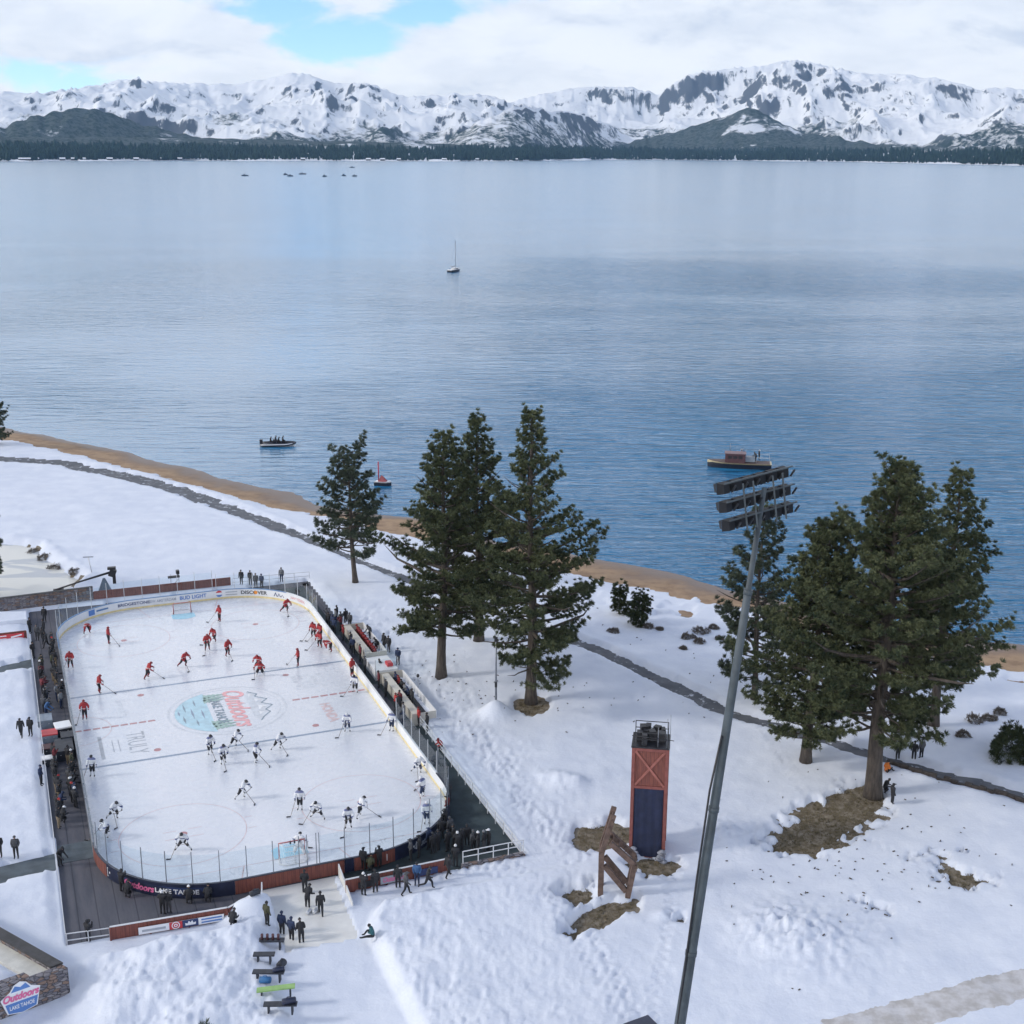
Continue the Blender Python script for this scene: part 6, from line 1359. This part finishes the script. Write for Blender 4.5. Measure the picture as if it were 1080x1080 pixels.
# ---- skaters: pixel of the skates, heading, pose
RED = [((93, 672.6), 150, 'bent', "in the far left corner, bent over"), ((116.2, 683.7), 80, 'upright', "inside the far left face-off circle"), ((76.4, 709), 170, 'skate', "close to the left boards above the far blue line"),
       ((157.4, 719.3), 60, 'stride', "leaning forward alone between far left circle and blue line"), ((106, 735.6), 60, 'skate', "standing on the left part of the far blue line"), ((91.9, 763.3), 170, 'upright', "seen from behind at the left end of the centre line"),
       ((195.5, 706.7), 120, 'stride', "striding above the middle of the far blue line"), ((233, 659), 230, 'upright', "just right of the far goal, stick pointing left"), ((228, 680), 200, 'stride', "below the far goal, uppermost of a trio"), ((220, 689), 150, 'skate', "below the far goal, left one of a trio"),
       ((241, 695), 120, 'skate', "below the far goal, right one of a trio"), ((275.3, 708), 200, 'wide', "behind the red goalkeeper with arms spread"), ((276.3, 715.3), 180, 'keeper', "goalkeeper in white leg pads on the far blue line"),
       ((316.3, 705.2), 260, 'upright', "upright on the far blue line right of the goalkeeper"), ((302.2, 648), 130, 'stride', "deep in the far right corner, leaning"), ((332.5, 674.8), 200, 'skate', "left one of the huddle at the right boards"), ((339.8, 676.5), 220, 'skate', "rear one of the huddle at the right boards"), ((339.3, 685), 210, 'skate', "front one of the huddle at the right boards"),
       ((350.6, 689.2), 250, 'bent', "bent double against the right boards below the huddle"), ((373.0, 715.5), 120, 'upright', "at the bench gate on the right boards")]
WHITE = [((377, 731.9), 200, 'skate', 'whitedark', "at the right boards just above the centre line"), ((368.9, 773.3), 180, 'skate', 'whiteteam', "on the right part of the near blue line"), ((415.6, 772.6), 200, 'upright', 'whiteteam', "against the right boards at the near blue line"),
         ((443.7, 816.3), 150, 'stride', 'whiteteam', "by the right boards, uppermost of three along them"), ((449.6, 843), 300, 'skate', 'whiteteam', "by the right boards, middle of three along them"), ((453.3, 870), 170, 'upright', 'whiteteam', "by the near right corner glass, lowest of three"), ((370.4, 874.8), 160, 'skate', 'whitedark', "in the near right circle, lower of a pair"), ((382.2, 863), 60, 'stride', 'whitedark', "in the near right circle, upper one of a pair"),
         ((319.6, 856.7), 180, 'upright', 'whitedark', "standing upright left of the near right circle"), ((339.0, 865), 200, 'wide', 'whitedark', "wide-legged at the left edge of the near right circle"), ((258, 845), 100, 'stride', 'whitedark', "alone between the two near circles"), ((271.5, 807), 90, 'skate', 'whitedark', "just below the near blue line with stick to the right"),
         ((295.5, 793), 110, 'stride', 'whitedark', "on the near blue line, rightmost of five"), ((249.3, 790.7), 90, 'stride', 'whitedark', "right below the round emblem on the near blue line"), ((223.3, 798.5), 120, 'skate', 'whitedark', "leftmost of five at the near blue line"), ((237.4, 808.5), 130, 'skate', 'whitedark', "lower left of five at the near blue line"),
         ((100.7, 823.3), 180, 'upright', 'whitedark', "by the left boards on the near blue line"), ((124, 868), 130, 'stride', 'whitedark', "at left boards above the near left circle, upper of two"), ((117.5, 887), 220, 'stride', 'whitedark', "at left boards above the near left circle, lower of two"), ((197.4, 900), 180, 'wide', 'whitedark', "legs spread inside the near left circle"),
         ((319, 903.5), 10, 'keeper', 'whitekeeper', "dark masked goalkeeper in the near goal crease")]
no_stick = {0, 11, 18, 19}
for i, ((x, y), f_, kd, lab) in enumerate(RED):
    g = gp(x, y); person("red jersey hockey player " + lab, (g.x, g.y, 0), f_, kd, 'redkeeper' if kd == 'keeper' else 'redteam', None, "hockey players in red", 1.04)
    if i not in no_stick: stick("stick of the red player " + lab, (g.x, g.y, 0.01), f_, kd)
for i, ((x, y), f_, kd, of, lab) in enumerate(WHITE):
    g = gp(x, y); person("white jersey hockey player " + lab, (g.x, g.y, 0), f_, kd, of, None, "hockey players in white", 1.04)
    stick("stick of the white player " + lab, (g.x, g.y, 0.01), f_, kd)
# ---- staff, crews and onlookers: pixel of the feet, heading, pose, outfit, label
def at(px, py, z=None):
    g = gp(px, py, z or 0.0)
    if z is None:
        u, v = to_uv(g.x, g.y)
        zz = 0.0 if (abs(u) < 33.6 and abs(v) < 15.5) else gz_near(g.x, g.y)
        g = gp(px, py, zz); 
        return (g.x, g.y, zz - .02)
    return tuple(g)
FOLK = [(25, 782, 170, 'walk', 'black', "person in black walking on the snow left of the crowd, left of a pair"), (35, 781, 190, 'pockets', 'black', "person in black on the snow left of the crowd, right of a pair"), (3.6, 909, 180, 'pockets', 'black', "dark figure on the grey floor mat at the left edge of the picture"), (21, 910, 170, 'pockets', 'charcoal', "dark figure on the grey floor mat, second from the left edge"),
        (46.5, 833, 90, 'stand', 'navy', "tall dark figure outside the left railing beside the lower crowd"), (48.5, 661, 180, 'stand', 'black', "dark figure standing by the stone wall at the far left corner"),
        (255.5, 619, 190, 'stand', 'black', "dark onlooker at the far fence, leftmost of four"), (265, 619.5, 180, 'pockets', 'black', "dark onlooker at the far fence, second from left of four"), (270.8, 622.5, 170, 'stand', 'charcoal', "dark onlooker at the far fence, third from left of four"), (277, 623, 200, 'pockets', 'navy', "dark onlooker at the far fence, rightmost of four"), (297.8, 616, 180, 'stand', 'grey', "lone grey figure at the far railing right of four onlookers"), (315.6, 632, 200, 'crouch', 'black', "dark figure crouching behind the boards in the far right corner"),
        (392, 675, 220, 'stoop', 'charcoal', "stooping figure just outside the back wall of the farther bench"), (400, 685, 250, 'crouch', 'black', "crouching dark figure outside the farther bench, left of a pair in black"), (406.7, 686, 220, 'stand', 'black', "person in black outside the benches, left of a close pair"), (411.5, 689, 210, 'stand', 'black', "person in black outside the benches, right of a close pair"), (421.5, 702, 200, 'pockets', 'navy', "person in dark blue alone on the snow outside the timekeeper box"),
        (387, 711, 250, 'stand', 'charcoal', "dark figure in the gap in front of the timekeeper box"), (401.5, 727, 260, 'stand', 'maroon', "person in red at the upper end of the nearer bench"), (420, 751, 240, 'stand', 'red', "red clad person at the lower end of the nearer bench, front of a pair"), (424, 748, 230, 'stand', 'maroon', "dark red clad person at the lower end of the nearer bench, rear of a pair"), (444, 766, 250, 'stand', 'red', "red jacket person behind the nearer bench by the railing"), (453, 772, 250, 'stand', 'black', "dark person behind the nearer bench beside one in red"), (437, 746, 250, 'pockets', 'black', "black figure in the row behind the nearer bench"), (468, 792, 230, 'crouch', 'red', "red figure crouching at the right deck railing"),
        (98, 1000, 30, 'camera', 'black', "cameraman in black at the near left corner behind the white railing"), (176, 968, 0, 'camera', 'blackwhite', "photographer in the white cap behind the red fence, left of a pair"), (182.5, 967, 10, 'pockets', 'blackgrey', "photographer in a grey cap behind the red fence, right of a pair"), (203.5, 957, 350, 'crouch', 'blackwhite', "crouching photographer with a pale cap at the near boards right of the pair"), (223, 955, 0, 'crouch', 'black', "dark crouching figure against the near boards left of the ramp"),
        (133, 945, 20, 'camera', 'black', "black clad photographer at the near left boards, left of two"), (138, 951, 10, 'crouch', 'black', "black clad photographer crouching at the near left boards, right of two"), (67, 918, 120, 'stoop', 'black', "dark stooping figure on the deck beside the grey floor mat"),
        (249, 981, 20, 'crouch', 'black', "black crouching photographer in the snow at the end of the red fence"), (286, 979, 40, 'stand', 'olive', "person in a long dark coat on the heap beside the ramp"), (302, 989, 20, 'stand', 'navy', "person in navy at the foot of the ramp, left of three"), (312, 995, 30, 'stand', 'navy', "person in navy at the foot of the ramp, middle of three"), (322.6, 998, 340, 'stoop', 'black', "stooping person in black at the foot of the ramp, right of three"), (325.6, 944, 0, 'pockets', 'black', "person in black at the red gate on top of the ramp"), (328.5, 960, 20, 'stoop', 'black', "person in black bending over on the ramp below the gate"), (342.6, 967.8, 350, 'walk', 'black', "man in black walking up the ramp alone"),
        (387.4, 946.3, 20, 'camera', 'blackwhite', "photographer with white kit before the red fence, leftmost of a row"), (400, 943, 340, 'stand', 'black', "tall person in black before the red fence, second from left"), (423.7, 938, 0, 'stand', 'black', "person in black before the red fence beside the pink script"), (431.9, 945, 70, 'walk', 'charcoal', "person stepping away from the red fence, lower than the others"), (443.7, 934, 180, 'pockets', 'blueblue', "person in blue before the red fence"), (454.8, 939, 90, 'run', 'black', "person in black striding along the red fence, rightmost"), (476.3, 926, 40, 'walk', 'black', "dark person stepping past the end of the red fence"), (484, 915, 10, 'pockets', 'blackwhite', "person in a white cap at the left end of the stone curb"),
        (394, 921, 10, 'crouch', 'olive', "crouching crew member in olive between near boards and red fence"), (404, 917, 330, 'camera', 'black', "cameraman in black between near boards and red fence"), (387, 919, 20, 'stand', 'black', "dark crew member beside the top of the ramp rail, inside the red fence"),
        (477, 848, 300, 'stand', 'black', "dark person against the right corner boards, farthest of the corner crowd"), (475, 862, 290, 'pockets', 'maroon', "person in maroon against the right corner boards"), (473, 876, 300, 'camera', 'black', "photographer against the right corner boards below one in maroon"),
        (949, 798, 350, 'stand', 'black', "dark person on the path right of the biggest pine"), (966, 798, 20, 'stand', 'black', "dark person on the path, left of a pair right of the pines"), (974, 795.5, 340, 'stand', 'charcoal', "dark person on the path, right of a pair right of the pines"), (937, 810, 60, 'ground', 'orange', "person with orange sitting at the foot of the biggest pine"), (935, 832, 90, 'crouch', 'black', "dark person squatting against the trunk of the biggest pine"), (943.5, 844, 80, 'stand', 'black', "dark person standing right of the trunk of the biggest pine"),
        (398, 989, 260, 'ground', 'teal', "person in dark clothes sitting on the snow bank right of the ramp")]
for (px_, py_, f_, kd, of, lab) in FOLK: person(lab, at(px_, py_), f_, kd, of)
# people seated and standing in the farther bench
ordw = ["first", "second", "third", "fourth", "fifth", "sixth", "seventh", "eighth", "ninth", "tenth", "eleventh", "twelfth", "thirteenth", "fourteenth", "fifteenth", "sixteenth", "seventeenth", "eighteenth"]
for k in range(9):
    p = R(13.6 - .82 * k, 15.88, .02); person(f"person in dark red seated on farther bench, {ordw[k]} of nine", tuple(p), math.degrees(-RYAW) + 270 + random.uniform(-15, 15), 'bench', 'darkredrow', 'cap', "row seated on the farther bench")
for k in range(6):
    p = R(.0 - .95 * k, 15.9, .02); person(f"person seated behind the nearer bench counter, {ordw[k]} of six", tuple(p), math.degrees(-RYAW) + 270 + random.uniform(-15, 15), 'bench', ['navy', 'darkredrow', 'black', 'grey', 'navy', 'black'][k], None, "row seated on the nearer bench")
p = R(3.6, 15.4, .02); person("dark person seated inside the glazed timekeeper box", tuple(p), math.degrees(-RYAW) + 270, 'bench', 'black')
for k, u in enumerate([13.0, 10.6, 9.1, 7.0, -2.4, -6.2, -7.9]):
    p = R(u, 14.15 + .15 * (k % 2), 0); person(f"person standing in the aisle before the team benches, {ordw[k]} of seven from far end", tuple(p), 250 + 40 * (k % 3), ['stand', 'pockets', 'stoop'][k % 3], ['darkredrow', 'black', 'navy', 'maroon', 'charcoal', 'black', 'grey'][k], None, "people in the bench aisle")
# knots of people at the far end of the farther bench
rnd = random.Random(12)
for k, (u, v) in enumerate([(18.6, 13.8), (17.9, 14.6), (17.3, 13.7), (16.9, 14.9), (16.4, 13.9), (15.8, 14.6), (15.3, 13.8), (18.9, 15.0), (17.6, 15.6), (16.3, 15.7)]):
    p = R(u, v, 0); person(f"winter clad person in the knot above the farther bench, {ordw[k]} of ten", tuple(p), rnd.uniform(180, 320), rnd.choice(['stand', 'pockets', 'camera']), ['charcoal', 'grey', 'black', 'charcoal', 'navy', 'maroon', 'navy', 'black', 'black', 'charcoal'][k], None, "knot of people at the farther bench")
# crowd along the left boards: two columns, far block and near block
def crowd(desc, group, u0, u1, v, n, jit, face, mix):
    rnd = random.Random(int(u0 * 10 + v))
    for k in range(n):
        u = u0 + (u1 - u0) * (k + .5) / n; p = R(u + rnd.uniform(-.15, .15), v + rnd.uniform(-jit, jit), 0)
        person(f"dark media person {desc}, {ordw[k]} from far end", tuple(p), face + rnd.uniform(-50, 50), rnd.choice(['stand', 'camera', 'pockets', 'crouch', 'camera', 'stand']), rnd.choice(mix), None, group, rnd.uniform(.94, 1.04))
DK = ['black', 'black', 'black', 'charcoal', 'navy', 'blackwhite', 'blackgrey', 'olive', 'blackred', 'grey', 'tan', 'maroon']
toward = math.degrees(-RYAW) + 90
crowd("in far block, column along the boards", "media crowd, far block", 20.5, 5.0, -13.75, 16, .22, toward, DK)
crowd("in far block, column along the railing", "media crowd, far block", 16.0, 4.5, -14.95, 13, .15, toward, DK)
crowd("in near block, column along the boards", "media crowd, near block", -6.2, -14.6, -13.75, 13, .22, toward, DK)
crowd("in near block, column along the railing", "media crowd, near block", -5.0, -17.4, -14.95, 15, .18, toward, DK)
for k, (px_, py_) in enumerate([(33, 673), (41, 680), (48, 674), (51, 688), (56, 688), (36.5, 699), (47, 683)]): person(f"dark person in loose group at far left deck corner, {ordw[k]} of seven", at(px_, py_), rnd.uniform(90, 270), rnd.choice(['stand', 'pockets', 'walk']), rnd.choice(['black', 'black', 'navy', 'charcoal']), None, "loose group at the far left deck corner")
person("person in blue among the grey cases between the two media blocks", at(51, 761), 100, 'stoop', 'blueblue')
for k, (px_, py_) in enumerate([(469, 886), (478, 885), (466, 899), (460.5, 902), (456, 897), (476, 899), (486, 901), (491, 897.5), (496, 893), (503, 899), (508, 900.5), (514, 899.5), (519, 897.5), (482, 893), (446, 905), (437, 909)]):
    person(f"dark clad person in the near right corner crowd, {ordw[k]} of sixteen", at(px_, py_, 0), rnd.uniform(250, 360), rnd.choice(['stand', 'pockets', 'camera', 'stand']), ['black', 'charcoal', 'black', 'black', 'navy', 'black', 'blackwhite', 'black', 'black', 'charcoal', 'blackwhite', 'blackgrey', 'blackwhite', 'black', 'black', 'charcoal'][k], None, "crowd at the near right corner")
# cases and tables between the two media blocks
def case(label, px_, py_, sz, m, rz=0.0, lid=None, zc=0):
    g = gp(px_, py_); root = empty("equipment_case", (g.x, g.y, zc), RYAW + rz, label, "case", "cases between the media crowds"); x_, y_, z_ = sz
    mb = MB(); mb.box((0, 0, z_ * .42), (x_, y_, z_ * .84)); mb.build("box", m, root); mb = MB(); mb.box((0, 0, z_ * .92), (x_ + .02, y_ + .02, z_ * .15)); mb.build("lid", lid or m, root)
    mb = MB()
    for k in (-1, 1): mb.box((k * x_ * .25, -y_ / 2 - .015, z_ * .6), (.10, .03, .06))
    mb.build("latch", m_steel, root)
m_cgrey = mat("case_grey", (.22, .26, .31), .5, .15, 2)
case("grey blue case by the left railing, farthest of the cases", 50, 770, (1.2, 1.6, .8), m_cgrey)
case("grey case with a red mark by the left railing", 55, 785, (1.3, 1.2, .75), m_cgrey, 0, m_tred); case("black case with a dark red lid by the left railing", 56, 798, (1.3, 1.0, .6), m_bdark, 0, m_boot); case("black case with a white lid by the left railing", 55, 811, (1.1, .7, .7), m_bdark, 0, m_bwhite)
case("large black case by the left boards, nearest of a pair", 71, 800, (1.4, 2.6, .9), m_bdark); case("black case with white kit on top by the left boards", 69, 778, (1.3, 1.4, .85), m_bdark, .1, m_bwhite); case("black case by the left boards, farther of a pair", 74, 790, (1.0, 1.2, 1.0), m_bdark)
# ================================================================== BOATS
def hull(mb, L, W, H, m=0, bow=.32, sheer=.25, z0=-.15, n=9):
    """boat body along x, bow at +x"""
    P = []
    for i in range(n):
        s = i / (n - 1); x = -L / 2 + L * s; w_ = W / 2 * (1 - max(0, (s - (1 - bow)) / bow) ** 1.8 * .96) * (.9 + .1 * min(1, s * 5)); zt = H * (1 + sheer * max(0, (s - .5) * 2) ** 2)
        P += [(x, -w_, zt), (x, -w_ * .8, z0), (x, w_ * .8, z0), (x, w_, zt)]
    fs_ = [(4 * i + k, 4 * i + 4 + k, 4 * i + 4 + (k + 1) % 4, 4 * i + (k + 1) % 4) for i in range(n - 1) for k in range(4)] + [(0, 1, 2, 3), tuple(4 * (n - 1) + k for k in (3, 2, 1, 0))]
    return mb.add(P, [f[::-1] for f in fs_], m)
m_hdark, m_hwhite = mat("hull_dark", (.018, .022, .035), .4, .2, 2), mat("hull_white", (.66, .67, .69), .35, .06, 2)
LZ = LAKE_Z
# inflatable with a crew
g = gp(292.5, 472.5, LZ); bt = empty("inflatable_boat", g, math.radians(4), "dark inflatable boat with a white stripe and a seated crew", "boat")
mb = MB()
for sy_ in (-1, 1): mb.tube([(-3.0, sy_ * .95, .35), (-1.5, sy_ * 1.0, .36), (1.4, sy_ * .95, .38), (2.6, sy_ * .5, .48), (3.1, sy_ * .05, .55)], [.26, .30, .30, .27, .18], 8)
mb.build("tube", m_hdark, bt); mb = MB(); hull(mb, 5.6, 1.7, .3, 0); mb.build("floor", m_hwhite, bt); mb = MB()
for sy_ in (-1, 1): mb.tube([(-2.9, sy_ * 1.2, .40), (-1.5, sy_ * 1.27, .42), (1.4, sy_ * 1.22, .44), (2.6, sy_ * .75, .54)], .09, 6)
mb.build("stripe", m_hwhite, bt)
mb = MB(); mb.box((-.5, 0, .75), (.6, .7, .9)); mb.box((-2.9, 0, .7), (.5, .5, .9)); mb.build("console", m_hdark, bt)
for k, (dx, dy) in enumerate([(-1.25, -.4), (-.55, .55), (.15, -.35), (.75, .4)]): person(f"dark figure seated in the inflatable boat, {ordw[k]} from the stern", (g.x + dx, g.y + dy, LZ + .30), 80, 'bench', 'black', None, "crew of the inflatable boat", 1.05)
# little red and white boat
g = gp(404, 513, LZ); bt = empty("small_sailboat", g, math.radians(-15), "little white boat with red cover and red mast near the beach", "boat")
mb = MB(); hull(mb, 2.7, 1.3, .45, 0); mb.build("hull", m_hdark, bt); mb = MB(); hull(mb, 2.5, 1.2, .62, 0, z0=.46); mb.build("deck", m_hwhite, bt)
mb = MB(); mb.add([(-.7, -.45, .62), (.6, -.4, .62), (.6, .4, .62), (-.7, .45, .62), (-.35, 0, 1.55), (-.05, 0, 1.5)], [(0, 1, 5, 4), (1, 2, 5), (2, 3, 4, 5), (3, 0, 4)]); mb.build("cover", mat("cover_dull_red", (.26, .06, .07), .7, .2, 3), bt)
mb = MB(); mb.tube([(-.75, 0, .5), (-.75, 0, 3.7)], .10, 6); mb.build("mast", mat("mast_red", (.40, .04, .07), .5), bt)
# work boat behind the floodlights
g = gp(779, 490.5, LZ); bt = empty("work_boat", g, PI - .16, "dark work boat with a maroon cabin lying behind the floodlights", "boat")
mb = MB(); hull(mb, 10.4, 2.9, .74, 0, .3, .25); mb.build("hull", m_hdark, bt); mb = MB(); hull(mb, 10.45, 2.98, .90, 0, .3, .25, .70); mb.build("gunwale", mat("pale_yellow", (.52, .44, .27), .5, .1, 2), bt); mb = MB(); hull(mb, 10.0, 2.7, .94, 0, .3, .25, .8); mb.build("deck", mat("deck_brown", (.11, .075, .065), .7, .2, 2), bt)
m_maroon = mat("cabin_maroon", (.085, .04, .048), .6, .15, 2); mb = MB(); mb.box((.7, 0, 1.65), (3.3, 1.9, 1.5)); mb.build("cabin", m_maroon, bt); mb = MB(); mb.box((.7, 0, 2.45), (3.5, 2.1, .1)); mb.build("roof", mat("roof_rose", (.20, .135, .145), .6, .1, 2), bt)
for sy_ in (-1, 1):
    for k in range(3): mb = MB(); mb.box((-.15 + .85 * k, sy_ * .955, 1.85), (.65, .02, .5)); mb.build("window", m_black, bt)
mb = MB(); mb.tube([(1.6, 0, 2.7), (1.6, 0, 4.0)], .04, 5); mb.tube([(-.6, .4, 2.7), (-.6, .4, 3.4)], .03, 5); mb.ball((-.3, -.3, 2.9), (.2, .2, .22)); mb.build("aerial", m_post, bt)
mb = MB(); mb.box((-1.7, 0, 1.5), (1.6, 1.3, .8)); mb.build("engine_cover", m_cgrey, bt); mb = MB()
for sy_ in (-1, 1): mb.tube([(-4.9, sy_ * 1.25, 1.1), (-4.9, sy_ * 1.25, 2.0), (-2.7, sy_ * 1.3, 2.0), (-2.7, sy_ * 1.3, 1.1)], .035, 5)
mb.build("stern_rail", m_postw, bt)
person("dark figure standing in the stern of the work boat", (g.x + 3.3, g.y + .5, LZ + 1.1), 90, 'stand', 'blackwhite'); person("dark figure at the rail of the work boat, forward of another", (g.x + 2.7, g.y - .2, LZ + 1.1), 250, 'stoop', 'charcoal')
# yacht in mid lake
g = gp(477, 287, LZ); bt = empty("sailing_yacht", g, 1.1, "white sailing yacht under bare mast in the middle of the lake", "boat")
mb = MB(); hull(mb, 9.0, 3.0, .75, 0, .55, .3); mb.build("hull", m_hdark, bt); mb = MB(); hull(mb, 8.8, 2.8, 1.0, 0, .55, .3, .76); mb.build("deck", m_hwhite, bt); mb = MB(); mb.box((.4, 0, 1.3), (3.4, 1.7, .6)); mb.box((-1.8, 0, 2.1), (1.8, 1.9, .08)); mb.build("cabin", m_hwhite, bt)
for sy_ in (-1, 1): mb = MB(); mb.box((.4, sy_ * .856, 1.35), (2.4, .012, .25)); mb.build("window", m_black, bt)
mb = MB(); mb.tube([(.9, 0, .9), (.9, 0, 13.0)], .11, 6); mb.build("mast", m_post, bt); mb = MB(); mb.tube([(.9, 0, 2.4), (-3.0, 0, 2.3)], .16, 6); mb.build("boom", m_cgrey, bt); mb = MB(); mb.tube([(4.3, 0, 1.2), (.9, 0, 12.6)], .03, 4); mb.tube([(-4.3, 0, 1.1), (.9, 0, 12.9)], .03, 4); mb.build("stay", m_post, bt)
# far boats
m_far = mat("far_boat_grey", (.06, .085, .12), .6)
FB = [(255, 188.3, 14, "farthest left of the far boats, long and low"), (297.7, 186.7, 9, "left of a close pair of far boats"), (302.7, 188.3, 12, "right, darker one of a close pair of far boats"), (315.7, 186, 16, "long dark far boat right of a close pair"), (339, 188.3, 9, "single far boat halfway between the pair and the right cluster"), (359.3, 187.3, 9, "left of two low boats at the row's right end"), (370.7, 187.7, 10, "rightmost of the far boats"), (368, 178.5, 17, "farthest boat, above the right end of the row")]
for i, (x, y, L, lab) in enumerate(FB):
    g = gp(x, y, LZ); bt = empty("motor_boat", g, .2 * (i % 3), "small dark motor boat, " + lab, "boat", "motor boats far out on the lake")
    mb = MB(); hull(mb, L, L * .32, 2.0, 0); mb.build("hull", m_far, bt); mb = MB(); mb.box((-L * .08, 0, 2.8), (L * .38, L * .22, 1.9)); mb.build("cabin", m_far if i % 3 else m_cgrey, bt); mb = MB(); mb.tube([(0, 0, 3.7), (0, 0, 6.5)], .18, 4); mb.build("mast", m_far, bt)
# ---- cabins along the far shore
m_cab, m_cab2, m_roofs = mat("cabin_brown", (.07, .05, .045), .85, .2, .2), mat("cabin_grey", (.16, .15, .15), .85, .2, .2), mat("snowy_roof", (.78, .80, .84), .8, .05, .2)
HS = [(22, 50, 0, "long brown lodge with snowy roof on the far left shore, leftmost"), (33, 34, 0, "tall gabled part beside the long lodge on the far left shore"), (62, 24, 1, "grey cabin left of a group of three on the far left shore"), (74, 22, 0, "brown cabin, middle of a group of three on the far left shore"), (84, 26, 1, "grey cabin, right of a group of three on the far left shore"), (112, 26, 0, "brown cabin on the far left shore right of the groups"), (140, 24, 1, "grey cabin among trees on the far shore above the left boats"), (168, 36, 0, "dark boathouse on the far shore at a small snowy cape"), (186, 22, 1, "small grey cabin right of the dark boathouse"), (316, 22, 0, "brown cabin on the far shore, left of the middle settlement"), (385, 24, 1, "grey cabin, first of the middle settlement on the far shore"), (400, 24, 0, "brown cabin, second of the middle settlement on the far shore"), (417, 20, 1, "grey cabin, third of the middle settlement on the far shore"), (465, 24, 0, "brown cabin on the far shore, alone right of the settlement"), (500, 20, 1, "grey cabin near the right tip of the wooded shore"), (540, 26, 0, "brown cabin at the right tip of the wooded shore"), (622, 34, 0, "reddish long building on the bare far shore, left of two"), (668, 40, 1, "grey long building on the bare far shore, right of two")]
for (px_, wdt, k, lab) in HS:
    a, _ = azel(px_, 170); rs_ = float(np.interp(a, sh_a, sh_r)) + 60; p = Vector((rs_ * math.sin(a), rs_ * math.cos(a), .5)); h = empty("cabin", p, -a, lab, "cabin", "cabins on the far shore")
    dpt, hh = 16, 7
    mb = MB(); mb.box((0, 0, hh / 2), (wdt, dpt, hh)); mb.build("wall", [m_cab, m_cab2][k], h); mb = MB(); mb.add([(-wdt / 2 - 1, -dpt / 2 - 1, hh), (wdt / 2 + 1, -dpt / 2 - 1, hh), (wdt / 2 + 1, dpt / 2 + 1, hh), (-wdt / 2 - 1, dpt / 2 + 1, hh), (-wdt / 2 - 1, 0, hh + 6), (wdt / 2 + 1, 0, hh + 6)], [(0, 1, 5, 4), (2, 3, 4, 5), (0, 4, 3), (1, 2, 5), (3, 2, 1, 0)]); mb.build("roof", m_roofs, h)
    for q in range(max(2, int(wdt / 9))): mb = MB(); mb.box((-wdt / 2 + (q + .5) * wdt / max(2, int(wdt / 9)), -dpt / 2 - .15, 3.4), (3, .3, 2.6)); mb.build("window", m_black, h)
# ================================================================== AIR between here and the mountains
m_haze = bpy.data.materials.new("haze"); m_haze.use_nodes = True; t = NT(m_haze.node_tree); t.n.remove(t.n['Principled BSDF'])
pv = t.node('ShaderNodeVolumePrincipled'); pv.inputs['Color'].default_value = (.32, .60, 1, 1); pv.inputs['Density'].default_value = 2.5e-5; pv.inputs['Anisotropy'].default_value = .2
t.put(t.n['Material Output'].inputs['Volume'], pv.outputs[0])
mb = MB(); mb.box((0, 8300, 850), (34000, 17200, 1720)); hz_o = mb.build("haze", m_haze); tag(hz_o, kind='stuff', label="thin blue haze over the lake and mountains", cat="haze")
C_ = bpy.context.scene.cycles; C_.volume_bounces = 0
